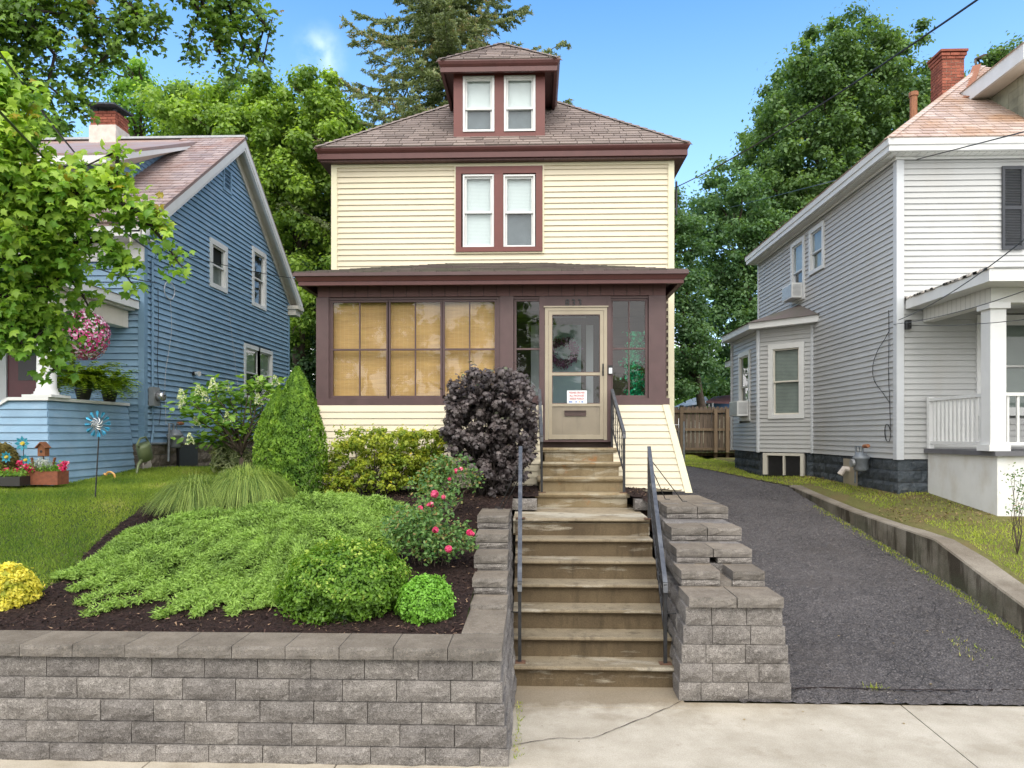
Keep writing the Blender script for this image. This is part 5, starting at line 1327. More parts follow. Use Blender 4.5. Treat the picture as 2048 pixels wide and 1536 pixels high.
# brick chimney
def chimney(parent, x0, x1, y0, y1, z0, z1, name='chimney', corbel=True):
    mb = MB(); mb.box((x0 + .012, y0 + .012, z0), (x1 - .012, y1 - .012, z1 - .01)); c = mb.build(name, M['mortar'], parent)
    z = z0; r = 0; bl, bh = .205, .068
    while z < z1 - .02:
        off = bl / 2 if r % 2 else 0
        ex = .02 * max(0, (z - (z1 - .20)) // .07 + 1) if corbel and z > z1 - .2 else 0
        for (fx, ax, n0, n1, fixed, sg) in (('x', 0, x0 - ex, x1 + ex, y0 - ex, -1), ('y', 1, y0 - ex, y1 + ex, x0 - ex, -1)):
            s = n0 - off
            while s < n1 - .01:
                a_ = max(s, n0); b_ = min(s + bl - .012, n1)
                if b_ - a_ > .02:
                    mb = MB(); pr = random.uniform(-.003, .004)
                    if fx == 'x': mb.box((a_, fixed + pr, z), (b_, fixed + .09, z + bh - .012))
                    else: mb.box((fixed + pr, max(a_, y0 - ex + .092), z), (fixed + .09, max(b_, y0 - ex + .11), z + bh - .012))
                    mb.build('brick', M['brick'], c)
                s += bl
        z += bh; r += 1
    mb = MB(); mb.box((x0 - .06, y0 - .06, z1), (x1 + .06, y1 + .06, z1 + .05)); mb.build('chimney_cap', M['brick'], c)
    return c
chimney(gro, 9.10, 9.58, 16.5, 16.98, 9.2, 11.05)
vp = MB(); v0 = PY(1827, 235, 15.0); v1 = PY(1827, 191, 15.0); vp.tube([(v0.x, 15, 8.3), (v0.x, 15, v1.z)], .07, 10); vpo = vp.build('vent_pipe', M['copper'], gh); mb = MB(); mb.tube([(v0.x, 15, v1.z - .02), (v0.x, 15, v1.z + .06)], .09, 10); mb.build('pipe_cap', M['copper'], vpo)
# foundation courses
for (a, b) in (((RX + .02, 17.0), (RX + .02, RY + .02)), ((RX + .02, RY + .02), (RX + .62, RY + .02))):
    for i in range(4):
        course(gh, a, b, 1.26 + .205 * i, .205, .25, .41, .2 if i % 2 else 0, M['found_grey'], 'foundation_block', 0.02)
# ---- bay
Aq, Bq, Cq, Dq = (RX, 16.78), (5.40, 17.72), (5.40, 20.03), (RX, 20.97)
bay = MB(); bay.prism([(RX + .1, Aq[1], 2.09), (5.5, 17.76, 2.09), (5.5, 19.99, 2.09), (RX + .1, 20.97, 2.09)], (0, 0, 2.95)); bayo = bay.build('bay', M['grey_vinyl'], gh)
def fr2(a, b):
    a = Vector((a[0], a[1], 0)); b = Vector((b[0], b[1], 0)); u = (b - a).normalized(); n = Vector((-u.y, u.x, 0))
    if n.x > 0: n = -n
    return Frame(a, u, n), (b - a).length
FB1, L1 = fr2(Aq, Bq); FB2, L2 = fr2(Bq, Cq)
siding(bayo, FB1, [(0.02, 2.09), (L1 - .02, 2.09), (L1 - .02, 5.04), (0.02, 5.04)], .1016, M['grey_vinyl'], holes=[(.22, 1.04, 2.9, 4.62)])
siding(bayo, FB2, [(0.02, 2.09), (L2, 2.09), (L2, 5.04), (0.02, 5.04)], .1016, M['grey_vinyl'], holes=[(.66, 1.62, 2.83, 4.6)])
for p_ in (Aq, Bq, Cq):
    mb = MB(); mb.tube([(p_[0] - .01, p_[1] - .01, 2.08), (p_[0] - .01, p_[1] - .01, 5.03)], .045, 6); mb.build('corner_board', M['grey_trim'], bayo)
window(gh, FB1, .31, .95, 2.98, 4.53, .12, M['white'], 'double', 'grey', 'grey', sill=False, lo_frac=.5, sashm=M['offwhite'])
window(gh, FB2, .74, 1.52, 2.95, 4.52, .12, M['white'], 'double', 'dark', 'grey', sill=False, lo_frac=.5, sashm=M['offwhite'])
def offs(d): 
    return [(RX, Aq[1] - d * 1.4), (5.40 - d, 17.72 - d * .42), (5.40 - d, 20.03 + d * .42), (RX, 20.97 + d * 1.4)]
o3 = offs(.30); o2 = offs(.26)
mb = MB(); mb.prism([(x_, y_, 5.04) for x_, y_ in o2], (0, 0, .15)); mb.build('bay_cornice', M['white'], bayo)
mb = MB(); n4 = len(o3); mb.add([(x_, y_, 5.192) for x_, y_ in o3] + [(RX, 17.6, 5.62), (RX, 20.2, 5.62)], [(0, 1, 4), (1, 2, 5, 4), (2, 3, 5), (3, 2, 1, 0), (0, 4, 5, 3)]); mb.build('bay_roof', M['porch_roof'], gh)
for i in range(3):
    zf = 2.085 - .21 * (i + 1)
    course(bayo, (5.45, 20.0), (5.45, 17.75), zf, .21, .25, .42, .2 if i % 2 else 0, M['found_grey'], 'foundation_block', 0.02)
    ln = (Vector(Bq) + Vector((.05, .0)), Vector(Aq) + Vector((.05, 0)))
    d_ = (ln[1] - ln[0]).normalized()
    course(bayo, ln[0], ln[0] + d_ * .16, zf, .21, .25, .42, 0, M['found_grey'], 'foundation_block', 0.02)
    course(bayo, ln[1] - d_ * .2, ln[1], zf, .21, .25, .42, 0, M['found_grey'], 'foundation_block', 0.02)
bw = MB(); 
for q in ((.20, .28, 1.55, 2.07), (1.10, 1.20, 1.55, 2.07), (.28, 1.10, 2.01, 2.07), (.66, .70, 1.55, 2.01)): fbox(bw, FB1, q[0], q[1], -.06, .03, q[2], q[3])
bwo = bw.build('basement_window', M['offwhite'], gh); mb = MB(); fbox(mb, FB1, .28, 1.10, -.05, -.04, 1.5, 2.01); mb.build('pane', M['black'], bwo)
# rear wing behind the bay
mb = MB(); mb.box((5.95, 21.0, 1.5), (RXE, 21.6, 4.5)); rwo = mb.build('rear_wing', M['grey_vinyl'], gh); mb = MB(); mb.box((5.66, 20.98, 4.5), (RXE, 21.8, 4.66)); mb.build('rear_eave', M['white'], rwo); mb = MB(); mb.add([(5.6, 20.93, 4.665), (RXE, 20.93, 4.665), (RXE, 21.9, 4.665), (5.6, 21.9, 4.665), (6.5, 21.5, 5.0), (RXE, 21.5, 5.0)], [(0, 1, 5, 4), (2, 3, 4, 5), (3, 0, 4), (1, 2, 5)]); mb.build('rear_roof', M['porch_roof'], rwo)
# window air conditioners
def aircon(label, fr, u0, u1, z0, z1, out=.28):
    t = thing('air_conditioner', label, 'air conditioner', tuple(fr.p((u0 + u1) / 2, 0, z0)), 'window air conditioners on the grey house')
    mb = MB(); fbox(mb, fr, u0, u1, -.02, out, z0, z1); mb.build('casing', M['white'], t)
    mb = MB(); fbox(mb, fr, u0 + .03, u1 - .03, out + .001, out + .006, z0 + .03, z1 - .03); mb.build('grille', M['steel'], t)
    mb = MB()
    z = z0 + .05
    while z < z1 - .04: fbox(mb, fr, u0 - .004, u0 - .001, .06, out - .03, z, z + .012); z += .03
    mb.build('side_vents', M['copper'] if 'rust' in label else M['steel'], t)
    return t
aircon('white window air conditioner in the upper side window of the grey house', GS, wB[0] + .12, wB[1] - .1, wB[2] + .05, wB[2] + .40, .27)
aircon('grey window air conditioner at the foot of the narrow bay window', FB2, .74, 1.48, 2.98, 3.36, .30)
# ---- porch of the grey house
pX0, pY0 = 6.85, 10.97
mb = MB(); mb.box((pX0, pY0, 1.0), (RXE, RY - .03, 2.19)); pb = mb.build('porch_base', M['masonry_white'], gh)
mb = MB(); mb.box((pX0 - .07, pY0 - .07, 2.193), (RXE, RY - .03, 2.265)); mb.build('porch_deck', mat_simple('grey_deck_paint', (0.10, 0.10, 0.11), 0.6, 0.15, 5), gh)
mb = MB(); cxp = 6.85
mb.box((cxp - .10, pY0 + .0, 2.30), (cxp + .13, pY0 + .23, 4.42)); po_ = mb.build('porch_column', M['white'], gh)
mb = MB(); mb.box((cxp - .14, pY0 - .04, 2.267), (cxp + .17, pY0 + .27, 2.36)); mb.build('base', M['white'], po_); mb = MB(); mb.box((cxp - .14, pY0 - .04, 4.38), (cxp + .17, pY0 + .27, 4.47)); mb.build('capital', M['white'], po_)
rl = thing('porch_railing', 'white baluster railing round the grey house porch', 'railing', (7.2, pY0, 2.27))
mb = MB(); mb.box((cxp - .02, pY0 + .235, 3.09), (cxp + .05, RY - .05, 3.14)); mb.box((cxp + .135, pY0 + .08, 3.09), (RXE, pY0 + .15, 3.14)); mb.build('top_rail', M['white'], rl)
mb = MB(); mb.box((cxp - .01, pY0 + .235, 2.35), (cxp + .04, RY - .05, 2.40)); mb.box((cxp + .135, pY0 + .09, 2.35), (RXE, pY0 + .14, 2.40)); mb.build('bottom_rail', M['white'], rl)
y_ = pY0 + .30
while y_ < RY - .1:
    mb = MB(); mb.box((cxp - .002, y_ - .017, 2.40), (cxp + .032, y_ + .017, 3.09)); mb.build('baluster', M['white'], rl); y_ += .118
mb = MB(); mb.box((cxp - .03, RY - .12, 2.27), (cxp + .06, RY - .045, 3.16)); mb.build('newel', M['white'], rl)
x_ = cxp + .22
while x_ < 10:
    mb = MB(); mb.box((x_ - .017, pY0 + .098, 2.40), (x_ + .017, pY0 + .132, 3.09)); mb.build('baluster', M['white'], rl); x_ += .150
ax0, ay0 = 6.47, 10.54
mb = MB(); mb.box((ax0, ay0, 4.70), (ax0 + .05, RY - .03, 4.88)); mb.box((ax0 + .052, ay0, 4.70), (RXE, ay0 + .05, 4.88)); mb.build('porch_fascia', M['white'], gh)
mb = MB(); mb.box((ax0 + .053, ay0 + .053, 4.70), (RXE, RY - .03, 4.73)); mb.build('porch_soffit', M['white'], gh)
mb = MB(); mb.box((cxp - .08, pY0 + .02, 4.472), (cxp + .10, RY - .03, 4.698)); mb.box((cxp + .102, pY0 + .02, 4.472), (RXE, pY0 + .20, 4.698)); mb.build('porch_beam', M['soffit_white_y'], gh)
mb = MB(); mb.add([(ax0 - .02, ay0 - .02, 4.884), (RXE, ay0 - .02, 4.884), (RXE, RY, 4.884), (ax0 - .02, RY, 4.884), (ax0 + 1.2, RY, 5.12), (RXE, RY, 5.12)], [(0, 1, 5, 4), (3, 0, 4), (2, 3, 4, 5), (3, 2, 1, 0), (1, 2, 5)]); mb.build('porch_roof', M['white'], gh)
mb = MB()
for i in range(60): 
    t_ = random.random(); mb.box((ax0 - .025, ay0 + t_ * 2.3, 4.868), (ax0 + .02 + random.random() * .05, ay0 + t_ * 2.3 + .05, 4.893 + random.random() * .012))
mb.build('flaking_edge', M['plaster'], gh, kind='stuff')
lq = PY(1812, 650, RY); mb = MB(); mb.box((lq.x - .035, RY - .12, lq.z - .08), (lq.x + .035, RY - .018, lq.z + .07)); lo_ = mb.build('wall_lamp', M['black']); tag(lo_, 'small black box lamp on the grey siding under the porch eave', 'lamp'); mb = MB(); mb.box((lq.x - .02, RY - .13, lq.z - .03), (lq.x + .02, RY - .121, lq.z + .03)); mb.build('lens', M['black'], lo_)
# gas meter
def gas_meter(x, y, z, label, nrm=(-1, 0), s=1.0):
    t = thing('gas_meter', label, 'gas meter', (x, y, z - .6)); n = Vector((nrm[0], nrm[1], 0)); u = Vector((-n.y, n.x, 0)); c = Vector((x, y, z))
    mb = MB()
    for k, (zz, r_) in enumerate(((-.22, .12), (-.18, .145), (.05, .145), (.10, .125))):
        pass
    prof = [(.11, -.20), (.135, -.17), (.135, .02), (.15, .03), (.15, .06), (.12, .08), (.09, .15)]
    mb.lathe(c, [(a_ * s, b_ * s) for a_, b_ in prof], 14); mb.build('meter_body', M['meter'], t, True)
    mb = MB(); fc = c + n * .135 * s; mb.tube([fc + Vector((0, 0, -.05)), fc + n * .05 + Vector((0, 0, -.05))], .075 * s, 12); mb.build('dial', M['steel'], t)
    for d_ in (-.06, .06):
        mb = MB(); mb.tube([c + u * d_ + Vector((0, 0, .13)), c + u * d_ + Vector((0, 0, .26)), c + u * d_ * 3.6 + Vector((0, 0, .27)), c + u * d_ * 4.2 + Vector((0, 0, .25 if d_ > 0 else -.45))], .02, 8); mb.build('pipe', M['meter'], t)
    mb = MB(); mb.tube([c + u * .12 + Vector((0, 0, .27)), c + u * .3 + Vector((0, 0, .28))], .035, 8); mb.build('union', M['copper'], t)
    mb = MB(); mb.tube([c - u * .22 + Vector((0, 0, .02)), c - u * .12 + Vector((0, 0, .02))], .05, 8); mb.build('regulator', M['meter'], t)
    return t
gm = PXX(1722, 925, 6.17); gas_meter(6.17, gm.y, 2.02, 'grey gas meter with a rusty pipe on the foundation of the grey house', (-1, 0))
mb = MB(); a_ = PXX(1700, 930, RX); mb.box((RX - .03, a_.y - .35, 1.45), (RX - .004, a_.y + .25, 2.02)); o_ = mb.build('plywood_panel', M['tan'], gh)
mb = MB(); a_ = PXX(1690, 940, RX - .1); mb.tube([(RX + .02, a_.y, 1.80), (RX - .12, a_.y, 1.82), (RX - .2, a_.y, 1.70)], .06, 10); mb.build('vent_hood', M['plaster'], gh)
def cable(name, pts, r, m, label, cat='cable', sm=6, group=None):
    # catmull-rom through points
    P_ = [Vector(p) for p in pts]; P_ = [P_[0] * 2 - P_[1]] + P_ + [P_[-1] * 2 - P_[-2]]; out = []
    for i in range(1, len(P_) - 2):
        for k in range(sm):
            t = k / sm; p0_, p1_, p2_, p3_ = P_[i - 1], P_[i], P_[i + 1], P_[i + 2]
            out.append(0.5 * ((2 * p1_) + (-p0_ + p2_) * t + (2 * p0_ - 5 * p1_ + 4 * p2_ - p3_) * t * t + (-p0_ + 3 * p1_ - 3 * p2_ + p3_) * t ** 3))
    out.append(P_[-2]); mb = MB(); mb.tube(out, r, 5); o = mb.build(name, m); return tag(o, label, cat, group)
X_ = RX - .03
cable('cable', [PXX(a, b, X_) for a, b in ((1779, 660), (1771, 676), (1756, 700), (1746, 730), (1748, 760), (1765, 785), (1779, 805))], .006, M['black'], 'thin black cable looping down the side of the grey house')
cable('cable', [PXX(a, b, X_) for a, b in ((1777, 620), (1778, 680), (1777, 740), (1779, 800), (1781, 860))], .006, M['black'], 'straight black cable running down beside the grey corner board')
th_ = np.linspace(0, 2 * np.pi * 2.2, 22); cq = PXX(1775, 866, X_)
cable('cable_coil', [(X_ - .01 * math.sin(a), cq.y + .10 * math.cos(a) * (1 + .1 * math.sin(a * .7)), cq.z + .16 * math.sin(a)) for a in th_], .006, M['black'], 'coiled black cable low on the side wall by the corner board', sm=2)

# ================================================================== BLUE HOUSE ON THE LEFT
bh = thing('blue_house', 'blue clapboard gabled house with white trim, shed dormer and a deep front porch', 'house', (-11, 13, 1.8))
BX, BY, BYB, BXE = -7.13, 13.0, 20.76, -15.5
BRY, BRZ, BSL = 16.9, 9.50, .745
def bz(y): return BRZ - BSL * abs(y - BRY)
BS = Frame((BX, BY, 0), (0, 1, 0), (1, 0, 0)); BF = Frame((BX, BY, 0), (-1, 0, 0), (0, -1, 0))
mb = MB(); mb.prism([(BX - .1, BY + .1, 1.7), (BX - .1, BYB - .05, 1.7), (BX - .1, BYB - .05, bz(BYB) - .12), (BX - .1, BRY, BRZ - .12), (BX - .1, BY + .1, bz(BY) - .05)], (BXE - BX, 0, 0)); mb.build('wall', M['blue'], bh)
def wside(l, r, t, b): a_ = PXX(l, t, BX); b_ = PXX(l, b, BX); c_ = PXX(r, t, BX); return [a_.y - BY, c_.y - BY, b_.z, a_.z]
bA = wside(418.4, 453, 474, 572); bB = wside(503, 530.6, 491, 610); bC = wside(486.4, 543.8, 684.7, 800)
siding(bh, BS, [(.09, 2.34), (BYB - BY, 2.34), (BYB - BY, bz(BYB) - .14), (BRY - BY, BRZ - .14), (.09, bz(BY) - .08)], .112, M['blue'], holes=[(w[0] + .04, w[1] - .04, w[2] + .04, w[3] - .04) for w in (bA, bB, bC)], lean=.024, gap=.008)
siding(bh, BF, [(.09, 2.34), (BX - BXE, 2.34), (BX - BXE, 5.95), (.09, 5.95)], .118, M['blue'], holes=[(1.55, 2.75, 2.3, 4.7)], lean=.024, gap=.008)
mb = MB(); mb.box((BX - .09, BY - .024, 2.3), (BX + .024, BY + .09, 6.2)); mb.build('corner_board', M['blue_dark'], bh)
mb = MB(); mb.box((BX - .04, BYB - .05, 2.3), (BX + .03, BYB + .03, bz(BYB) - .14)); mb.build('corner_board', M['blue_dark'], bh)
for i, w in enumerate((bA, bB)):
    c_ = .12; window(bh, BS, w[0] + c_, w[1] - c_, w[2] + c_ * .8, w[3] - c_, c_, M['white'], 'double', 'dark', 'grey' if i == 0 else 'dark', sill=False, sashm=M['white'])
um_ = (bC[0] + bC[1]) / 2
for a_, b_ in ((bC[0] + .11, um_ - .05), (um_ + .05, bC[1] - .11)):
    window(bh, BS, a_, b_, bC[2] + .1, bC[3] - .11, .10 if a_ < um_ - .2 else .10, M['white'], 'double', 'grey', 'dark', sill=False)
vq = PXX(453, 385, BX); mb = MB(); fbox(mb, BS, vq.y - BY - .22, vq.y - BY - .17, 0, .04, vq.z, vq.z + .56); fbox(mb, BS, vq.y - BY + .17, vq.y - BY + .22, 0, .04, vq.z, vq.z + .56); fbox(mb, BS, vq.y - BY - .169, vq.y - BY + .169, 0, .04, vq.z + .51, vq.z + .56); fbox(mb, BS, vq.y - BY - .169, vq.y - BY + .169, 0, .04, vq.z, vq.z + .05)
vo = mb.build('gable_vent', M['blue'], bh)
for k in range(7):
    mb = MB(); z = vq.z + .06 + k * .064; a_, b_ = vq.y - BY - .168, vq.y - BY + .168
    mb.hexa([BS.p(a_, .035, z), BS.p(a_, .005, z + .03), BS.p(a_, .0, z + .03), BS.p(a_, .03, z), BS.p(b_, .035, z), BS.p(b_, .005, z + .03), BS.p(b_, .0, z + .03), BS.p(b_, .03, z)]); mb.build('louvre', M['blue_dark'], vo)
# roof planes with thickness
rx1, rx0 = BX + .30, BXE - .3
yf, yb_ = 12.5, 21.15
mb = MB(); mb.prism([(rx0, yf, bz(yf)), (rx0, BRY, BRZ), (rx0, yb_, bz(yb_)), (rx0, yb_, bz(yb_) - .05), (rx0, BRY, BRZ - .05), (rx0, yf, bz(yf) - .05)], (rx1 - rx0, 0, 0)); bro = mb.build('roof', M['slate_left'], bh)
bsl = math.sqrt(1 + BSL ** 2); Lr = (BRY - yf) * bsl
shingles(bro, (rx1 + .02, yf - .03, bz(yf) + .006), (-1, 0, 0), (0, 1, BSL), [(0, 0), (1.5, 0), (1.5, Lr), (0, Lr)][::-1], .26, .175, M['slate_left'], .012, 300, jitter=.15)
shingles(bro, (rx1 - 1.48, yf - .03, bz(yf) + .006), (-1, 0, 0), (0, 1, BSL), [(0, 0), (6.5, 0), (6.5, .75 * bsl), (0, .75 * bsl)][::-1], .26, .175, M['slate_left'], .012, 120, jitter=.15)
mb = MB(); mb.bar((rx0, BRY, BRZ + .02), (rx1 + .02, BRY, BRZ + .02), .16, .05); mb.build('ridge_cap', M['steel'], bro)
for (ya, yb2) in ((yf, BRY), (yb_, BRY)):
    mb = MB(); za, zb2 = bz(ya) - .052, BRZ - .052
    for (xa, xb, d0, d1) in ((rx1 - .06, rx1, 0, .17), (rx1 - .08, rx1 - .015, .171, .24)):
        mb.hexa([(xa, ya, za - d1), (xb, ya, za - d1), (xb, ya, za - d0), (xa, ya, za - d0), (xa, yb2, zb2 - d1), (xb, yb2, zb2 - d1), (xb, yb2, zb2 - d0), (xa, yb2, zb2 - d0)])
    mb.build('rake_board', M['white'], bh)
    mb = MB(); mb.hexa([(BX + .03, ya, za - .10), (rx1 - .082, ya, za - .10), (rx1 - .082, ya, za - .07), (BX + .03, ya, za - .07), (BX + .03, yb2, zb2 - .10), (rx1 - .082, yb2, zb2 - .10), (rx1 - .082, yb2, zb2 - .07), (BX + .03, yb2, zb2 - .07)]); mb.build('rake_soffit', M['offwhite'], bh)
    mb = MB(); mb.hexa([(BX + .021, ya, za - .30), (BX + .05, ya, za - .30), (BX + .05, ya, za - .101), (BX + .021, ya, za - .101), (BX + .021, yb2, zb2 - .34), (BX + .05, yb2, zb2 - .34), (BX + .05, yb2, zb2 - .101), (BX + .021, yb2, zb2 - .101)]); mb.build('rake_frieze', M['offwhite'], bh)
# eave returns and front cornice
mb = MB(); mb.box((BX - .25, BYB - .12, 6.12), (rx1 + .02, yb_ + .02, 6.22)); mb.box((BX - .2, BYB - .08, 5.95), (rx1 - .06, yb_ - .06, 6.119)); mb.build('eave_return', M['offwhite'], bh)
ze = bz(yf) - .052
mb = MB(); mb.box((rx0, yf, ze - .17), (rx1 - .09, yf + .06, ze)); mb.box((rx0, yf + .061, ze - .17), (rx1 - .09, BY - .03, ze - .14)); mb.box((rx0, BY - .06, 5.66), (BX + .03, BY - .026, ze - .172)); mb.build('front_cornice', M['white'], bh)
# shed dormer
cX = -8.15; y0_, y1_ = 13.35, 16.6
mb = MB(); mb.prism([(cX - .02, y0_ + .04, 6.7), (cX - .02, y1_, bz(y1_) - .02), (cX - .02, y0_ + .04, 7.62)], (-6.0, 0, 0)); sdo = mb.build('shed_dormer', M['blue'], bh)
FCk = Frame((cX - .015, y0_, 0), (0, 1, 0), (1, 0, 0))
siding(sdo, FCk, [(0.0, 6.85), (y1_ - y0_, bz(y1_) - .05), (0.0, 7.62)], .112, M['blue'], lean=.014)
mb = MB(); mb.hexa([(cX - 6.3, y0_ - .35, 7.62), (cX + .32, y0_ - .35, 7.62), (cX + .32, y1_, bz(y1_) - .05), (cX - 6.3, y1_, bz(y1_) - .05), (cX - 6.3, y0_ - .35, 7.66), (cX + .32, y0_ - .35, 7.66), (cX + .32, y1_, bz(y1_) + .04), (cX - 6.3, y1_, bz(y1_) + .04)]); mb.build('shed_roof', M['slate_left'], bh)
mb = MB(); mb.hexa([(cX + .26, y0_ - .35, 7.48), (cX + .318, y0_ - .35, 7.48), (cX + .318, y1_ - .15, bz(y1_) - .18), (cX + .26, y1_ - .15, bz(y1_) - .18), (cX + .26, y0_ - .35, 7.618), (cX + .318, y0_ - .35, 7.618), (cX + .318, y1_, bz(y1_) - .052), (cX + .26, y1_, bz(y1_) - .052)]); mb.box((cX - 6.3, y0_ - .35, 7.46), (cX + .258, y0_ - .29, 7.616)); mb.build('shed_rake', M['white'], bh)
mb = MB(); mb.hexa([(cX - .0, y0_, 7.40), (cX + .255, y0_ - .28, 7.50), (cX + .255, y1_ - .3, bz(y1_) - .22), (cX, y1_ - .3, bz(y1_) - .22), (cX, y0_, 7.60), (cX + .255, y0_ - .28, 7.60), (cX + .255, y1_, bz(y1_) - .06), (cX, y1_, bz(y1_) - .06)]); mb.build('shed_soffit', M['offwhite'], bh)
window(bh, Frame((cX, y0_ + .02, 0), (-1, 0, 0), (0, -1, 0)), .4, 1.0, 6.95, 7.45, .08, M['white'], 'single', 'dark', sill=False)
# chimney: rendered base, brick top, leaning slab
mb = MB(); mb.box((-10.50, 16.75, 8.9), (-9.86, 17.35, 9.80)); cbo = mb.build('chimney', M['plaster'], bro)
z = 9.802; r = 0
while z < 10.12:
    for (n0, n1, ax) in ((-10.48, -9.88, 'x'), (16.78, 17.32, 'y')):
        s = n0 - (.1 if r % 2 else 0)
        while s < n1 - .02:
            a_, b_ = max(s, n0), min(s + .193, n1)
            if b_ - a_ > .03:
                mb = MB()
                if ax == 'x': mb.box((a_, 16.77, z), (b_, 16.87, z + .058))
                else: mb.box((-9.97, max(a_, 16.875), z), (-9.87, max(b_, 16.9), z + .058))
                mb.build('brick', M['brick'], cbo)
            s += .205
    z += .068; r += 1
mb = MB(); mb.box((-10.46, 16.80, 9.80), (-9.90, 17.3, 10.12)); mb.build('flue', M['mortar'], cbo)
mb = MB(); 
for dx in (-.22, .22): mb.box((-10.18 + dx - .04, 16.85, 10.12), (-10.18 + dx + .04, 16.93, 10.26))
mb.hexa([(-10.62, 16.6, 10.25), (-9.80, 16.6, 10.21), (-9.80, 17.4, 10.27), (-10.62, 17.4, 10.31), (-10.62, 16.6, 10.29), (-9.80, 16.6, 10.25), (-9.80, 17.4, 10.31), (-10.62, 17.4, 10.35)]); mb.build('chimney_cap', M['found_grey'], cbo)
# foundation
for i in range(3):
    course(bh, (BX - .03, BY), (BX - .03, BYB), 1.70 + .212 * i, .212, .25, .42, .2 if i % 2 else 0, M['found_brown'], 'foundation_block', 0.02)
course(bh, (BX - .35, BY + .02), (BX - .02, BY + .02), 1.75, .56, .3, .42, 0, M['plaster'], 'foundation_block', .01)
a_ = PXX(355, 905, BX); b_ = PXX(393, 905, BX)
mb = MB(); fbox(mb, BS, a_.y - BY, b_.y - BY, -.02, .03, 1.86, 2.30); bwn = mb.build('basement_window', M['black'], bh); mb = MB(); fbox(mb, BS, a_.y - BY + .03, b_.y - BY - .03, .031, .034, 1.89, 2.27); mb.build('pane', M['shutter'], bwn)
# porch
qX, qY = -7.42, 10.8
mb = MB(); mb.box((-14.5, qY + .1, 1.5), (qX - .15, BY - .03, 2.28)); mb.build('porch_floor', M['blue_dark'], bh)
zc0, zc1 = 1.72, 3.03
def yq(z): return qY - .16 * (zc1 - z) / (zc1 - zc0)
def xq(z): return qX + .16 * (zc1 - z) / (zc1 - zc0)
z = zc0
while z < zc1 - .01:
    zt = min(z + .118, zc1)
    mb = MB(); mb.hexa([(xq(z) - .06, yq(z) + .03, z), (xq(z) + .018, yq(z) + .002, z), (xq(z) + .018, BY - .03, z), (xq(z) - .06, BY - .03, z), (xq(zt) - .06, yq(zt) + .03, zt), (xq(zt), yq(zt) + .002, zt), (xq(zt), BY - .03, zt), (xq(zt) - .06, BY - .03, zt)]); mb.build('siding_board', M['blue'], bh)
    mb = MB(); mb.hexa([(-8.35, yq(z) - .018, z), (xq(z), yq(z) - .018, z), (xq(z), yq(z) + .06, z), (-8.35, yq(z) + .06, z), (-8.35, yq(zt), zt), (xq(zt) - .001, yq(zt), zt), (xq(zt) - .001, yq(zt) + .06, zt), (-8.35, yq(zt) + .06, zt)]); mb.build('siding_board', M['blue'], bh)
    z += .118
mb = MB(); mb.box((qX - .16, qY - .05, 3.031), (qX + .05, BY - .03, 3.08)); mb.box((-8.0, qY - .05, 3.031), (qX - .162, qY + .15, 3.08)); mb.hexa([(-8.6, qY - .05, 2.66), (-8.001, qY - .05, 3.031), (-8.001, qY + .15, 3.031), (-8.6, qY + .15, 2.66), (-8.6, qY - .05, 2.71), (-8.001, qY - .05, 3.08), (-8.001, qY + .15, 3.08), (-8.6, qY + .15, 2.71)]); mb.build('wall_cap', M['white'], bh)
mb = MB(); mb.lathe((-7.55, 10.98, 3.08), [(.20, 0), (.20, .05), (.17, .055), (.17, .09), (.15, .10), (.15, .13), (.135, .15), (.135, .5), (.115, 1.25), (.12, 1.27), (.15, 1.30), (.15, 1.34)], 20); co_ = mb.build('porch_column', M['white'], bh, True)
mb = MB(); mb.box((-7.78, 10.75, 3.081), (-7.32, 11.21, 3.12)); mb.build('plinth', M['white'], co_); mb = MB(); mb.box((-7.74, 10.79, 4.40), (-7.36, 11.17, 4.45)); mb.build('capital', M['white'], co_)
mb = MB(); mb.box((-7.62, 10.85, 4.452), (-7.40, BY - .03, 4.76)); mb.box((-14.5, 10.85, 4.452), (-7.622, 11.05, 4.76)); mb.build('porch_beam', M['offwhite'], bh)
zr = 4.79
mb = MB(); mb.box((-7.25, 10.4, zr), (-7.20, BY - .03, zr + .14)); mb.box((-14.8, 10.4, zr), (-7.252, 10.45, zr + .14)); mb.box((-7.28, 10.42, zr - .028), (-7.39, BY - .03, zr - .002)); mb.build('porch_cornice', M['white'], bh)
mb = MB(); mb.box((-14.8, 10.452, zr), (-7.252, BY - .03, zr + .03)); mb.build('porch_soffit', M['offwhite'], bh)
mb = MB(); mb.add([(-14.9, 10.36, zr + .145), (-7.17, 10.36, zr + .145), (-7.17, BY - .03, zr + .145), (-14.9, BY - .03, zr + .145), (-8.4, BY - .03, zr + .45), (-14.9, BY - .03, zr + .45)], [(0, 1, 4, 5), (1, 2, 4), (3, 2, 1, 0), (2, 3, 5, 4), (0, 5, 3)]); mb.build('porch_roof', M['slate_left'], bh)
# front door and casing
mb = MB(); mb.box((-9.82, BY - .05, 2.28), (-9.66, BY - .0, 4.5)); mb.box((-8.86, BY - .05, 2.28), (-8.72, BY, 4.5)); mb.box((-9.82, BY - .05, 4.501), (-8.72, BY, 4.64)); mb.build('door_casing', M['white'], bh)
mb = MB(); mb.box((-9.655, BY - .02, 2.28), (-8.865, BY + .03, 4.498)); d_ = mb.build('front_door', M['red_door'], bh)
mb = MB(); mb.box((-9.45, BY - .03, 3.5), (-9.07, BY - .021, 4.2)); mb.build('pane', M['black'], d_)
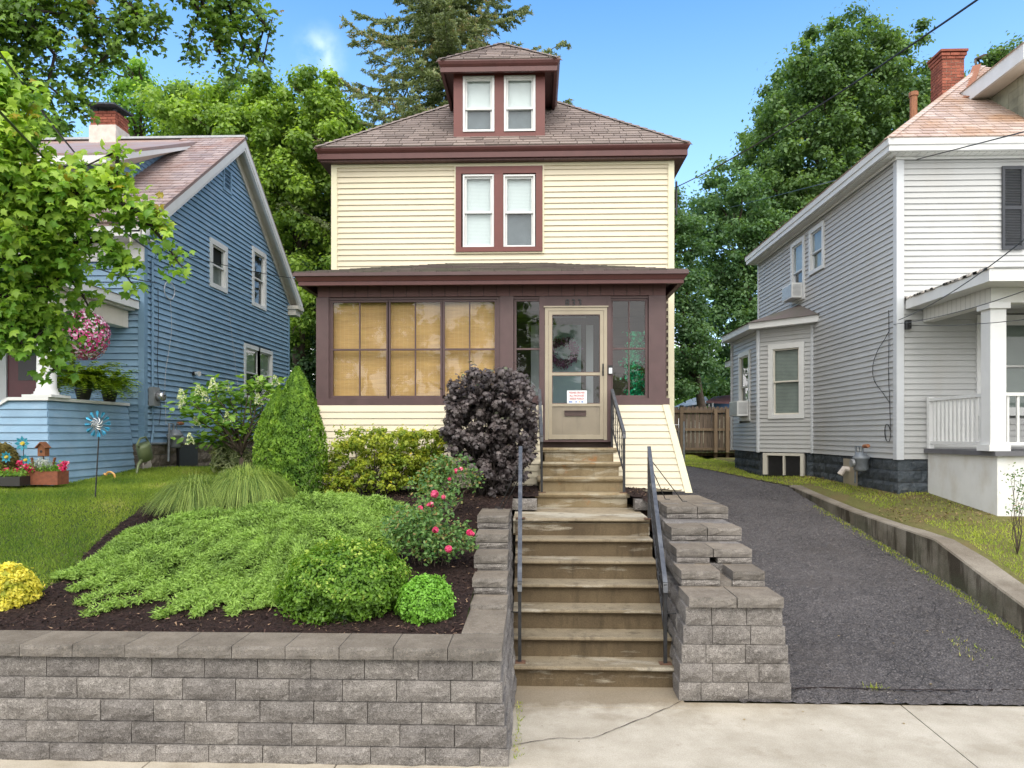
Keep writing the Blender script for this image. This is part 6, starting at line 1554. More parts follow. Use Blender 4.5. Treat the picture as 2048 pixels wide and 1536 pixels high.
# fittings on the blue side wall
X_ = BX + .035
em = PXX(306, 793, X_); t = thing('electric_meter', 'round electric meter on a grey box on the blue side wall', 'electric meter', (X_, em.y, em.z))
mb = MB(); mb.box((X_ - .01, em.y - .14, em.z - .18), (X_ + .09, em.y + .08, em.z + .17)); mb.build('meter_box', M['steel'], t); mb = MB(); mb.tube([(X_ + .09, em.y + .0, em.z), (X_ + .20, em.y, em.z), (X_ + .22, em.y, em.z)], [.095, .09, .07], 14); mb.build('meter_glass', M['silver'], t, True)
mb = MB(); mb.box((X_ + .221, em.y - .03, em.z), (X_ + .224, em.y + .03, em.z + .03)); mb.build('dial', M['black'], t)
mb = MB(); mb.tube([(X_ + .02, em.y - .05, em.z + .18), (X_ + .02, em.y - .05, 5.75), (X_ + .12, em.y - .05, 5.85)], .022, 8); mb.tube([(X_ + .02, em.y - .05, em.z - .18), (X_ + .02, em.y - .03, 2.6), (X_ + .02, em.y - .08, 2.36)], .022, 8); mb.build('conduit', M['blue_dark'], t)
gm = PXX(350, 872, BX + .2); gas_meter(BX + .2, gm.y, gm.z - .03, 'dark grey gas meter on the wall of the blue house', (1, 0))
mb = MB(); mb.tube([(BX + .1, BY + .05, 2.34), (BX + .1, gm.y - .1, 2.34)], .022, 8); tag(mb.build('pipe', M['meter']), 'grey horizontal pipe along the foot of the blue siding', 'pipe')
cable('cable', [PXX(a, b, X_) for a, b in ((316, 575), (317, 650), (315, 720), (318, 790), (322, 815), (318, 850))], .005, M['black'], 'thin dark cable dropping past the electric meter')
cable('cable', [PXX(a, b, X_) for a, b in ((341, 600), (343, 660), (338, 700), (330, 760), (332, 850))], .004, M['grey_trim'], 'thin pale cable below the white ring of wire')
cable('cable', [PXX(a, b, X_) for a, b in ((458, 620), (465, 680), (472, 740), (478, 790))], .004, M['grey_trim'], 'thin pale cable on the blue wall left of the paired window')
rq = PXX(338, 581, X_); cable('wire_ring', [(X_ + .01, rq.y + .20 * math.cos(a) + .01 * math.sin(3 * a), rq.z + .165 * math.sin(a)) for a in np.linspace(0, 2 * np.pi * 1.02, 20)], .009, M['grey_trim'], 'pale ring of coiled wire hanging high on the blue side wall', sm=3)
fq = PXX(388, 748, X_); t = thing('flood_light', 'small white flood light on the blue side wall', 'lamp', tuple(fq)); mb = MB(); mb.box((X_ - .01, fq.y - .05, fq.z - .03), (X_ + .03, fq.y + .05, fq.z + .05)); mb.build('bracket', M['black'], t); mb = MB(); mb.tube([(X_ + .03, fq.y, fq.z + .01), (X_ + .13, fq.y - .03, fq.z + .0)], [.03, .055], 10); mb.build('lamp_head', M['white'], t)
# hose coil
hq = PXX(447, 905, X_ + .06); cable('garden_hose', [(X_ + .07 + .03 * math.sin(a * .37), hq.y + (.23 + .03 * math.sin(a * 1.3)) * math.cos(a), hq.z + (.33 + .04 * math.cos(a * .9)) * math.sin(a) - .02) for a in np.linspace(0, 2 * np.pi * 6, 70)], .014, M['black'], 'coiled black garden hose hanging on the blue house foundation', 'hose', 2)
# watering can hanging, tipped forward
wq = PXX(289, 903, BX + .32); W0 = Vector((BX + .32, wq.y, wq.z))
t = thing('watering_can', 'olive green plastic watering can tipped up on the foundation corner', 'watering can', tuple(W0))
ax = Vector((.0, -.35, .94)).normalized(); 
mb = MB(); u_ = Vector((0, 1, 0)); dn = Vector((0, .35, -.94)).normalized(); sd = Vector((1, 0, 0)); fw = dn.cross(sd)
def wp(a, b, c): return W0 + sd * a + Vector((0, .94, .35)) * b + Vector((0, -.35, .94)) * c
bd = []
for c_, r_ in ((-.16, .10), (-.14, .125), (.10, .125), (.14, .105)):
    bd.append((r_, c_))
n_ = 12; b0 = len(mb.v)
for r_, c_ in bd:
    for k in range(n_): an = 2 * math.pi * k / n_; mb.v.append(tuple(wp(r_ * math.cos(an) * .85, r_ * math.sin(an) * 1.25, c_)))
for i in range(3):
    for k in range(n_): mb.f.append((i * n_ + k, i * n_ + (k + 1) % n_, (i + 1) * n_ + (k + 1) % n_, (i + 1) * n_ + k))
mb.f += [tuple(range(n_ - 1, -1, -1)), tuple(3 * n_ + k for k in range(n_))]; mb.build('can_body', M['cansgreen'], t, True)
mb = MB(); mb.tube([wp(0, -.12, -.10), wp(0, -.26, -.14), wp(0, -.36, -.26), wp(0, -.42, -.28)], [.032, .025, .02, .018], 8); mb.build('spout', M['cansgreen'], t, True)
mb = MB(); mb.tube([wp(0, -.42, -.28), wp(0, -.50, -.32)], [.02, .06], 10); mb.build('rose', M['white'], t, True)
mb = MB(); mb.tube([wp(0, -.12, .12), wp(0, -.2, .19), wp(0, -.05, .26), wp(0, .12, .22), wp(0, .18, .10), wp(0, .16, -.08)], .017, 8); mb.build('handle', M['cansgreen'], t, True)
# front-garden ornaments (left edge)
def flower_stake(x, y, z0, z1, r, label, m1='lightteal'):
    t = thing('flower_stake', label, 'garden ornament', (x, y, z0), 'blue metal flower stakes in the planting bed'); mb = MB(); mb.tube([(x, y, z0), (x, y, z1)], .006, 5); mb.build('stem', M['black_iron'], t)
    for k in range(8):
        an = 2 * math.pi * k / 8; d = Vector((math.cos(an), 0, math.sin(an))); s_ = Vector((-d.z, 0, d.x)); c = Vector((x, y - .015, z1))
        mb = MB(); mb.add([c + d * r * .2, c + d * r * .6 + s_ * r * .24 + Vector((0, -.012, 0)), c + d * r + Vector((0, -.02, 0)), c + d * r * .6 - s_ * r * .24 + Vector((0, -.012, 0)), c + d * r * .6 + Vector((0, .008, 0))], [(0, 1, 2, 4), (0, 4, 2, 3), (0, 4, 2, 1), (0, 3, 2, 4)]); mb.build('petal', M[m1], t)
    mb = MB(); mb.tube([(x, y - .012, z1), (x, y - .045, z1)], [r * .28, r * .2], 10); mb.build('centre', M['yellow_dot'], t); return t
for (a, b, r_, lab) in ((47, 887, .115, 'largest and highest turquoise metal flower stake, by the blue porch wall'), (15, 914, .09, 'turquoise metal flower stake at the left edge in front of the bronze shrub'), (53, 920, .09, 'turquoise metal flower stake just left of the red potted flowers')):
    p = PY(a, b, 10.35); flower_stake(p.x, p.y, 1.72, p.z, r_, lab)
# big wind spinner
p = PY(199, 848, 9.7); bq_ = PY(190, 988, 9.7)
t = thing('wind_spinner', 'tall wind spinner with turquoise blades and silver centre standing in the lawn', 'wind spinner', (bq_.x, 9.7, float(gl(bq_.x, 9.7))))
mb = MB(); mb.tube([(bq_.x, 9.7, float(gl(bq_.x, 9.7)) - .05), (p.x, 9.7, p.z - .02)], .009, 6); mb.build('stake', M['black_iron'], t)
C_ = Vector((p.x, 9.66, p.z))
for k in range(12):
    an = 2 * math.pi * k / 12; d = Vector((math.cos(an), 0, math.sin(an))); s_ = Vector((-d.z, 0, d.x))
    pts = [C_ + d * .07, C_ + d * .12 + s_ * .014, C_ + d * .165 + s_ * .018 + Vector((0, -.015, 0)), C_ + d * .185 + s_ * .030, C_ + d * .15 + s_ * .034 + Vector((0, .01, 0)), C_ + d * .185 + s_ * .002, C_ + d * .165 - s_ * .016, C_ + d * .12 - s_ * .004]
    mb = MB(); mb.prism(pts[:3] + [pts[3], pts[4]], (0, .003, 0)); mb.prism([pts[0], pts[7], pts[6], pts[5], pts[2]], (0, .003, 0)); mb.build('blade', M['teal'], t)
for k in range(8):
    an = 2 * math.pi * k / 8; pts = []
    for q_ in range(6):
        aa = an + q_ * .28; rr_ = .015 + .015 * q_; pts.append(C_ + Vector((math.cos(aa) * rr_, -.035 + .004 * q_, math.sin(aa) * rr_)))
    mb = MB(); mb.tube(pts, [.004, .007, .009, .009, .007, .004], 5); mb.build('inner_blade', M['silver'], t)
mb = MB(); mb.lathe((C_.x, C_.y - .03, C_.z - .012), [(.004, 0), (.014, .006), (.014, .018), (.004, .024)], 8); mb.build('hub', M['silver'], t)
# bird house
p0 = PY(77, 905, 10.5); p = PY(87, 900, 10.5)
t = thing('bird_house', 'tiny brown wooden bird house on a stake above the planter box', 'bird house', (p.x, 10.5, 1.8)); mb = MB(); mb.prism([(p.x - .055, 10.45, p.z - .09), (p.x + .055, 10.45, p.z - .09), (p.x + .055, 10.45, p.z + .04), (p.x, 10.45, p.z + .10), (p.x - .055, 10.45, p.z + .04)], (0, .1, 0)); mb.build('box', M['wood_box'], t)
mb = MB(); mb.bar((p.x - .075, 10.49, p.z + .035), (p.x + .003, 10.49, p.z + .118), .14, .012); mb.bar((p.x + .075, 10.49, p.z + .03), (p.x, 10.49, p.z + .113), .14, .012); mb.build('roof', M['wood_box'], t); mb = MB(); mb.tube([(p.x, 10.452, p.z - .02), (p.x, 10.446, p.z - .02)], .02, 10); mb.build('hole', M['black'], t); mb = MB(); mb.tube([(p.x, 10.5, 1.8), (p.x, 10.5, p.z - .09)], .012, 6); mb.build('stake', M['bark'], t)
# planter trough with sticks
a_ = PY(42, 962, 10.4); b_ = PY(122, 945, 10.4); t = thing('planter_box', 'rusty brown trough planter full of red and silver plants by the blue porch wall', 'planter', ((a_.x + b_.x) / 2, 10.4, a_.z))
mb = MB(); mb.box((a_.x, 10.32, a_.z - .05), (b_.x, 10.58, b_.z + .02)); mb.build('trough', M['terracotta'], t)
for xx, dz_, tl in ((70, .22, -.05), (102, .22, .06), (112, .12, .10)):
    q = PY(xx, 945, 10.5); mb = MB(); mb.bar((q.x, 10.5, q.z), (q.x + tl, 10.5, q.z + dz_), .035, .02); mb.build('stick', M['wood_box'], t)
n = 900; P = np.column_stack([RNG.uniform(a_.x, b_.x, n), RNG.normal(10.42, .07, n), b_.z + .02 + np.abs(RNG.normal(size=n)) * .05]); leaves('foliage', t, M['lf_mid'], P, RNG.normal(size=(n, 3)) + [0, 0, 1], RNG.uniform(.02, .05, n), kind='stuff')
c_ = PY(88, 928, 10.4); n = 700; d = unit(RNG.normal(size=(n, 3))); P = np.array([c_.x, 10.38, c_.z]) + d * np.array([.15, .1, .11]) * RNG.random((n, 1)) ** .4; leaves('silver_plant', t, M['lf_silver'], P, d, RNG.uniform(.02, .05, n), 'tri', kind='stuff')
n = 0
for (xx, yy) in ((51, 933), (62, 938), (131, 928), (126, 937), (14, 942), (32, 943), (40, 926)):
    q = PY(xx, yy, 10.3); k = 60; P = np.array([q.x, 10.3, q.z]) + RNG.normal(size=(k, 3)) * .022; leaves('flower', t, M['fl_red'], P, RNG.normal(size=(k, 3)) + [0, -1, .5], RNG.uniform(.03, .045, k), 'oval')
mb = MB(); q = PY(22, 960, 10.2); mb.box((q.x - .35, 10.1, q.z - .08), (q.x + .2, 10.45, q.z + .05)); tag(mb.build('dark_trough', M['pot']), 'low dark trough at the left edge below the bronze shrub', 'planter')
n = 500; P = np.column_stack([RNG.uniform(q.x - .35, q.x + .2, n), RNG.normal(10.25, .07, n), q.z + .06 + np.abs(RNG.normal(size=n)) * .05]); leaves('foliage', bpy.data.objects['dark_trough'], M['lf_mid'], P, RNG.normal(size=(n, 3)) + [0, 0, 1], RNG.uniform(.02, .05, n), kind='stuff')
# yellow handle of a tool lying by the wall
q = PY(219, 952, 11.6); cable('tool_handle', [(q.x - .09, q.y, q.z + .04), (q.x - .06, q.y, q.z + .02), (q.x - .03, q.y, q.z + .055), (q.x + .03, q.y, q.z + .06), (q.x + .08, q.y, q.z + .02), (q.x + .09, q.y, q.z - .05)], .018, M['orange_hose'], 'curved orange yellow handle in the grass at the blue porch wall', 'handle')

# ================================================================== FENCE AND YARD BEHIND
fe = thing('wooden_fence', 'weathered brown board fence across the end of the driveway', 'fence', (6, 26.3, 1.7))
YF = 26.3; x = 1.8
while x < 9.5:
    mb = MB(); w_ = .135; h_ = 1.78 + random.uniform(-.015, .015); mb.prism([(x, YF, 1.73), (x + w_, YF, 1.73), (x + w_, YF, 1.66 + h_), (x + w_ - .03, YF, 1.72 + h_), (x + .03, YF, 1.72 + h_), (x, YF, 1.66 + h_)], (0, .02, 0)); mb.build('fence_board', M['fence'], fe); x += w_ + .012
for z in (1.98, 2.68, 3.33):
    mb = MB(); mb.box((1.8, YF - .05, z - .045), (9.5, YF - .002, z + .045)); mb.build('rail', M['fence_post'], fe)
for a in (1363, 1431, 1454.5):
    q = PY(a, 860, YF - .1); mb = MB(); mb.box((q.x - .055, YF - .16, 1.6), (q.x + .055, YF - .052, 3.42 if a != 1363 else 3.5)); mb.build('post', M['fence_post'], fe)
q = PY(1363, 860, YF - .1); mb = MB(); mb.box((q.x - .065, YF - .17, 3.501), (q.x + .065, YF - .042, 3.55)); mb.build('post_cap', M['black'], fe)
cl = thing('chain_link_gate', 'grey steel chain link gate beside the rear corner of the yellow house', 'gate', (4.6, 22, 1.7))
a = PY(1368, 912, 21.9); b = PY(1368, 843, 21.9); c = PY(1355, 850, 21.9)
mb = MB(); mb.tube([(a.x, 21.9, 1.6), (a.x, 21.9, b.z)], .03, 8); mb.tube([(2.6, 21.9, c.z), (a.x - .15, 21.9, c.z), (a.x - .15, 21.9, 1.75)], .02, 8); mb.build('steel_frame', M['steel'], cl)
mb = MB(); x = 2.6
while x < a.x - .15:
    for s_ in (1, -1):
        mb.tube([(x, 21.9, 1.75), (x + s_ * .9 * 0 + .0, 21.9, 1.75)], .001, 3) if False else None
    x += .1
for k in range(14):
    x0_ = 2.6 + k * .13
    if x0_ < a.x - .2:
        mb.tube([(x0_, 21.9, 1.75), (min(x0_ + .9, a.x - .15), 21.9, 1.75 + min(.9, a.x - .15 - x0_))], .004, 3); mb.tube([(x0_, 21.9, c.z), (min(x0_ + .9, a.x - .15), 21.9, c.z - min(.9, a.x - .15 - x0_))], .004, 3)
mb.build('wire_mesh', M['steel'], cl, kind='stuff')
# canopy roofs beyond the fence
def pt(a, b, Y): return PY(a, b, Y)
t = thing('canopy_tent', 'pale canvas canopy roof seen over the fence', 'canopy', (7.5, 33, 1.8))
mb = MB(); mb.add([pt(1345, 815, 31), pt(1420, 806, 31), pt(1412, 793, 34), pt(1385, 796, 34)], [(0, 1, 2, 3)]); mb.add([pt(1345, 821, 31), pt(1420, 812, 31), pt(1412, 799, 34), pt(1385, 802, 34)], [(0, 3, 2, 1)]); mb.build('canopy_roof', M['pale_tarp'], t)
mb = MB(); 
for a, b in ((1350, 817), (1418, 808)): q = pt(a, b, 31); mb.tube([(q.x, 31, 1.8), (q.x, 31, q.z)], .04, 6)
mb.build('legs', M['steel'], t)
t = thing('gazebo', 'dark maroon fabric gazebo roof with blue tarp seen over the fence', 'gazebo', (9.3, 32, 1.8))
mb = MB(); q = [pt(1412, 806, 31), pt(1466, 808, 31), pt(1466, 792, 33), pt(1428, 796, 33)]; mb.prism(q, (0, 0, .07)); mb.build('gazebo_roof', M['maroon_canvas'], t); mb = MB(); q0 = pt(1420, 828, 32); q1 = pt(1470, 804, 32); mb.box((q0.x, 32, q0.z), (q1.x, 32.3, q1.z)); mb.build('tarp', M['blue_tarp'], t)
mb = MB(); q = pt(1425, 806, 31); mb.tube([(q.x, 31, 1.8), (q.x, 31, q.z)], .05, 6); mb.build('legs', M['steel'], t)
t = thing('shed', 'cream shed with a pale low roof far behind the fence', 'shed', (14, 48, 1.8)); mb = MB(); a = pt(1400, 840, 46); b = pt(1480, 790, 46); mb.box((a.x, 46, 1.8), (b.x, 50, b.z)); mb.build('wall', M['cream'], t); mb = MB(); mb.box((a.x - .3, 45.7, b.z), (b.x + .3, 50.3, b.z + .2)); mb.build('roof', M['pale_tarp'], t)
# ================================================================== BLOCK WALLS
rw = thing('retaining_wall', 'grey block wall holding the planted bed, stepping up left of the stairs', 'retaining wall', (-2.5, 5.6, 0))
BL, BH, BD = 0.417, 0.165, 0.28
tops = 0.79
offs_ = [0.11, 0.34, 0.05, 0.26, 0.12]
for k in range(5):
    z = tops - BH * (k + 1); bt = 0.016 * k
    x1 = -0.262 + bt; y0 = 5.545 - bt
    # corner block: its end face shows on the stair side
    cl_ = .22 if k % 2 == 0 else .40
    block(rw, (x1 - cl_, y0, z), 0, cl_, BH, BD)
    n_ = int((6.6) / BL) + 1; x = x1 - cl_ - .0
    while x > -6.9:
        block(rw, (x - BL, y0 + random.uniform(-.003, .003), z), 0, BL, BH, BD); x -= BL
    # return along the stairs
    course(rw, (x1, y0 + BD if k % 2 == 0 else y0 + BD), (x1 + .012, 9.1), z, BH, BD, BL, offs_[k], rough=.014)
mb = MB(); mb.box((-6.9, 5.62, -.1), (-.35, 5.80, .785)); mb.box((-.55, 5.80, -.1), (-.36, 9.05, .78)); mb.build('core', M['block'], rw)
# caps of the front run (0.38 deep) and of the return
x = -0.265; k = 0
x -= .40; block(rw, (x, 5.50, .792), 0, .415, .10, .40, M['cap'], 'cap_block', .004)
while x > -6.9:
    x -= BL; block(rw, (x, 5.50 + random.uniform(-.003, .003), .792), 0, BL, .10, .39, M['cap'], 'cap_block', .004)
for (a, b) in ((5.905, 6.31), (6.31, 6.70)):
    mb = MB(); mb.box((-.60, a + .002, .792), (-.258, b - .002, .893 + random.uniform(0, .003))); mb.build('cap_block', M['cap'], rw)
TY = [6.70, 7.12, 7.56, 8.02, 8.50, 9.78]
for i in range(5):
    z0 = .79 + .155 * i; 
    for j in range(i, i + 1):
        # lower half block then its cap, running to the end of the wall
        y = TY[i]
        while y < TY[-1] - .1:
            L_ = min(.42, TY[-1] - y)
            xr = -.262 - .012 * i; xl = -.60 - .02 * i
            # side (stair) face is what shows; front face of first one shows
            block(rw, (xr, y, z0 + .0), math.pi / 2, L_, .062, xr - xl, M['block'], 'block', .008) if y > TY[i] else block(rw, (xl, y, z0), 0, xr - xl, .062, L_, M['block'], 'block', .008)
            if y == TY[i] or i == 4:
                block(rw, (xl - .002, y - .003, z0 + .064), 0, xr - xl + .004, .09, L_ + .003, M['cap'], 'cap_block', .006)
            else:
                block(rw, (xr, y, z0 + .064), math.pi / 2, L_, .09, xr - xl, M['block'], 'block', .008)
            y += L_
# low blocks between the wall and the upper flight
block(rw, (-.32, 9.80, 1.49), 0, .35, .15, .2, M['block'], 'block', .006)

# pillar and stepped wall right of the stairs
rp = thing('stepped_pillar', 'stepped grey block wall right of the stairs with a block missing', 'retaining wall', (1.9, 6.9, 0))
rows = [(1.355, 2.41), (1.365, 2.40), (1.385, 2.385), (1.40, 2.36), (1.425, 2.335)]
joints = [[.19, .56], [.29, .69], [.18, .52], [.27, .66], [.19, .48]]
joints = [[.20, .62], [.30, .72], [.23, .60], [.29, .66], [.27, .63]]
PYb = 6.885
PH = .177
for k in range(5):
    xl, xr = rows[k]; yb = PYb + .006 * k; z = PH * k; W_ = xr - xl
    js = [0] + [j * W_ for j in joints[k]] + [W_]
    for a, b in zip(js[:-1], js[1:]):
        block(rp, (xl + a, yb + random.uniform(-.003, .003), z), 0, b - a, PH, .3, rough=.014)
    # left side towards the stairs and right side towards the drive
    course(rp, (xl + .13 + .02, 9.6), (xl + .012, yb + .302), z, PH, .26, .40, (.2 if k % 2 else 0), rough=.012)
    course(rp, (xr - .012, yb + .302), (xr + .05, 10.6), z, PH, .26, .40, (.2 if k % 2 else 0), rough=.012)
mb = MB(); mb.box((1.66, 7.2, 0), (2.06, 10.6, .88)); mb.build('core', M['block'], rp)
zc = PH * 5
TYp = [6.885, 7.36, 7.79, 8.35, 9.20, 10.95]
LX = [1.45, 1.475, 1.51, 1.56, 1.66]; RXp = [2.325, 2.31, 2.31, 2.36, 2.43]
JXp = [1.885, 1.93, 1.90, 1.97, 2.045]
def cap(par, x0, x1, y0, y1, z0, h, m='cap'):
    block(par, (x0 + .001, y0, z0), 0, x1 - x0 - .002, h, y1 - y0, M[m], 'cap_block', .006)
# tier 0 caps
cap(rp, 1.445, 1.895, 6.865, 7.37, zc + .002, .10); cap(rp, 1.897, 2.335, 6.865, 7.37, zc + .002, .10)
tz = zc + .102
for i in range(1, 5):
    z0 = tz + .155 * (i - 1); y0 = TYp[i]; yend = TYp[-1]
    xl, xr, xj = LX[i], RXp[i], JXp[i]
    lw = .062
    gapL, gapR = (1.865, 1.985) if i == 1 else ((1.865, 1.945) if i == 2 else (xj, xj))
    # visible front pieces
    block(rp, (xl, y0, z0), 0, gapL - xl - .001, lw, .40, rough=.008); block(rp, (gapR + .001, y0, z0), 0, xr - gapR, lw, .40, rough=.008)
    if i == 1:
        cap(rp, xl - .002, 1.868, y0 - .002, y0 + .44, z0 + .064, .09); cap(rp, 1.99, xr + .002, y0 - .002, y0 + .44, z0 + .064, .09)
        mb = MB(); mb.box((1.868, y0 + .015, z0 - .10), (1.982, y0 + .42, z0 + .055)); mb.build('gap_filler', M['cap'], rp)
    else:
        cap(rp, xl - .002, xj, y0 - .002, y0 + .48, z0 + .064, .09); cap(rp, xj + .002, xr + .002, y0 - .002, y0 + .48, z0 + .064, .09)
    # behind: side courses and top
    ys = y0 + (.44 if i == 1 else .48)
    course(rp, (xl + (yend - y0) * .05, yend), (xl + .004, y0 + .402), z0, .155, .22, .42, .1 * i, rough=.008)
    course(rp, (xr - .004, y0 + .402), (xr + .03, yend), z0, .155, .22, .42, .12 * i, rough=.008)
    mb = MB(); mb.box((xl + .2, y0 + .402, z0), (xr - .15, yend, z0 + .15)); mb.build('core', M['block'], rp)
    if i == 4:
        y = ys
        while y < yend - .05:
            e_ = min(y + .44, yend); cap(rp, xl + (y - y0) * .05, xj + .01, y, e_, z0 + .064, .092); cap(rp, xj + .012, xr + .012, y, e_, z0 + .064, .092); y = e_ + .002
# stones between stairs and pillar beside the upper flight
block(rw, (1.345, 9.82, 1.49), 0, .28, .15, .2, M['block'], 'block', .006)

# ================================================================== STEPS
st = thing('concrete_steps', 'wide worn concrete steps, the lower flight of seven with pale patches on the risers', 'steps', (.6, 7.2, 0))
RI, RU, Y0 = .21, .30, 7.2
def step_mesh(x0, x1, y0, y1, z0, z1, nose=.042, th=.05):
    # rounded nosing profile, extruded in x
    prof = [(y0 + nose * 1.0, z0), (y0 + nose, z1 - th), (y0 + .004, z1 - th + .012), (y0 - .004, z1 - th * .5), (y0 + .006, z1 - .010), (y0 + .018, z1), (y1, z1), (y1, z0)]
    mb = MB(); mb.prism([(x0, a, b) for a, b in prof], (x1 - x0, 0, 0)); return mb
for i in range(7):
    x0, x1 = -.235, 1.405
    y = Y0 + RU * i; m = M['step'] if i < 6 else M['landing']
    yb = y + RU + .06 if i < 6 else 10.9
    if i == 6:
        step_mesh(-.27, 1.42, y, yb, RI * i + .002, RI * (i + 1)).build('landing', m, st)
        step_mesh(-.245, 1.405, y + .028, y + .30, RI * i, RI * (i + 1) - .058, 0, .01).build('riser', M['step'], st)
    else: step_mesh(x0, x1, y - (.0), yb, RI * i + (.002 if i else -.05), RI * (i + 1)).build('step', m, st)
mb = MB(); mb.box((-.24, 7.6, 0), (1.40, 10.9, .2)); mb.build('footing', M['step'], st)
us = thing('upper_steps', 'narrower pebbled tan steps, the upper flight of four up to the storm door', 'steps', (.65, 10.4, 1.47))
# wider towards the bottom; noses read off the photo
uy = [10.33, 10.60, 10.84, 11.02]
for i in range(4):
    zt = 1.47 + RI * (i + 1); w = [(-.0, 1.345), (.035, 1.315), (.075, 1.285), (.115, 1.245)][i]
    a = MB(); n_ = .035
    y0 = uy[i]; y1 = 11.30
    prof = [(y0 + n_, zt - RI + .002), (y0 + n_, zt - .075), (y0 + .008, zt - .062), (y0 - .004, zt - .03), (y0 + .008, zt - .008), (y0 + .024, zt), (y1, zt), (y1, zt - RI + .002)]
    x0, x1 = w
    vs = []; q = len(prof)
    for sx, xx in ((0, x0), (1, x1)):
        for j, (yy, zz) in enumerate(prof): vs.append((xx + (n_ if (j < 2) else 0) * (1 if sx == 0 else -1), yy, zz))
    a.add(vs, [tuple(range(q)), tuple(range(2 * q - 1, q - 1, -1))] + [(j, q + j, q + (j + 1) % q, (j + 1) % q) for j in range(q)]); a.build('step', M['step_up'], us)

# ================================================================== HANDRAILS
def rail(label, top, bottom, post_top_z0, post_bot_z0, n_bal, top_w=.045, plate=True, braces=(), lower_gap=.42, twist=True, group='black iron handrails of the front steps', wm='grey_iron'):
    """top, bottom: rail end points; post feet heights given."""
    T_, B_ = Vector(top), Vector(bottom)
    t = thing('handrail', label, 'handrail', (B_.x, B_.y, post_bot_z0), group)
    mb = MB(); mb.bar(T_, B_, top_w, .022); 
    d = (B_ - T_).normalized()
    mb.bar(B_, B_ + Vector((0, .0, -.07)) + d * .035, top_w, .02); mb.build('top_rail', M[wm], t)
    mb = MB(); mb.bar((B_.x, B_.y - .0, B_.z - .01), (B_.x, B_.y, post_bot_z0), .034, .034); mb.build('post', M['black_iron'], t)
    mb = MB(); mb.bar((T_.x, T_.y, T_.z - .01), (T_.x, T_.y, post_top_z0), .034, .034); mb.build('post', M['black_iron'], t)
    lo = Vector((0, 0, -.09)); lo2 = Vector((0, 0, -(lower_gap + .16)))
    mb = MB(); mb.bar(T_ + lo, B_ + lo, .014, .028); mb.build('upper_bar', M['black_iron'], t)
    mb = MB(); mb.bar(T_ + lo2, B_ + lo2, .014, .03); mb.build('lower_bar', M['black_iron'], t)
    for i in range(1, n_bal):
        s = i / n_bal; p = T_.lerp(B_, s); 
        mb = MB(); n_ = 10; pts = []
        a = p + lo; b = p + lo2
        # twisted square bar
        b0 = len(mb.v)
        for k in range(n_ + 1):
            c = a.lerp(b, k / n_); an = k * .75 if twist else math.pi / 4
            for j in range(4):
                mb.v.append((c.x + .008 * math.cos(an + j * math.pi / 2), c.y + .008 * math.sin(an + j * math.pi / 2), c.z))
        for k in range(n_):
            for j in range(4): mb.f.append((k * 4 + j, k * 4 + (j + 1) % 4, k * 4 + 4 + (j + 1) % 4, k * 4 + 4 + j))
        mb.build('baluster', M['black_iron'], t)
        if i % 2 == 1 and i < n_bal - 0:      # scroll
            c = a.lerp(b, .5); sp = [(c.x, c.y + .045 + .035 * math.cos(q) * (1 - q / 14), c.z + .035 * math.sin(q) * (1 - q / 14)) for q in np.linspace(0, 9, 16)]
            mb = MB(); mb.tube(sp, .005, 5); mb.build('scroll', M['black_iron'], t)
    for zf, pp in ((post_bot_z0, B_), (post_top_z0, T_)):
        mb = MB(); mb.box((pp.x - .06, pp.y - .05, zf), (pp.x + .06, pp.y + .05, zf + .008)); mb.build('base_plate', M['rust'], t)
    for p, q in braces:
        mb = MB(); mb.tube([p, q, Vector(q) + (Vector((.06 if q[0] > p[0] else -.06, 0, 0)))], .006, 5); mb.build('brace', M['black_iron'], t)
    return t
rail('left black handrail of the lower flight with worn grey top', (-.18, 9.02, 2.36), (-.155, 7.34, 1.02), 1.47, .21, 12,
     braces=[((-.18, 8.9, 2.2), (-.44, 9.1, 1.60)), ((-.18, 8.6, 2.0), (-.40, 8.9, 1.60)), ((-.155, 7.4, .70), (-.27, 7.42, .70))])
rail('right handrail of the lower flight, black iron balusters beside the stepped pillar', (1.41, 9.02, 2.36), (1.31, 7.34, 1.02), 1.47, .21, 12,
     braces=[((1.41, 8.95, 2.22), (1.93, 9.55, 1.64)), ((1.41, 8.8, 2.1), (1.76, 9.85, 1.64)), ((1.31, 7.4, .70), (1.46, 7.42, .70))])
rail('left handrail of the upper flight, thin black iron by the purple shrub', (.07, 11.12, 3.20), (.095, 10.40, 2.50), 2.31, 1.68, 5)
rail('right black handrail of the upper flight in front of the cream siding', (1.175, 11.12, 3.20), (1.27, 10.40, 2.55), 2.31, 1.68, 6)

# ================================================================== LOW CONCRETE WALL ALONG THE DRIVE
def topz(y): return float(np.interp(y, WY, WZ))
lw_ = MB(); ys_ = [6.95, 7.2, 7.5, 7.86, 8.3, 8.9, 9.4, 9.98, 10.5, 11.2, 12.0, 12.6, 13.4, 14.4, 15.6]
sec = []
for y in ys_:
    zt = topz(y); xo = 5.40 + (.0 if y > 9 else .0); c = .018
    wd = .36 if y < 9.9 else .27
    sec.append([(xo + .02, y, -.3), (xo, y, zt - c), (xo + c, y, zt), (xo + wd - c, y, zt), (xo + wd, y, zt - c), (xo + wd, y, -.3)])
nn = 6; vs = [p for s_ in sec for p in s_]; fs = []
for i in range(len(ys_) - 1):
    for j in range(nn - 1): fs.append((i * nn + j, i * nn + j + 1, (i + 1) * nn + j + 1, (i + 1) * nn + j))
fs += [tuple(range(nn - 1, -1, -1)), tuple((len(ys_) - 1) * nn + j for j in range(nn))]
lw_.add(vs, fs); tag(lw_.build('concrete_wall', M['kerbwall']), 'low stained concrete wall curving down along the right side of the driveway', 'wall')

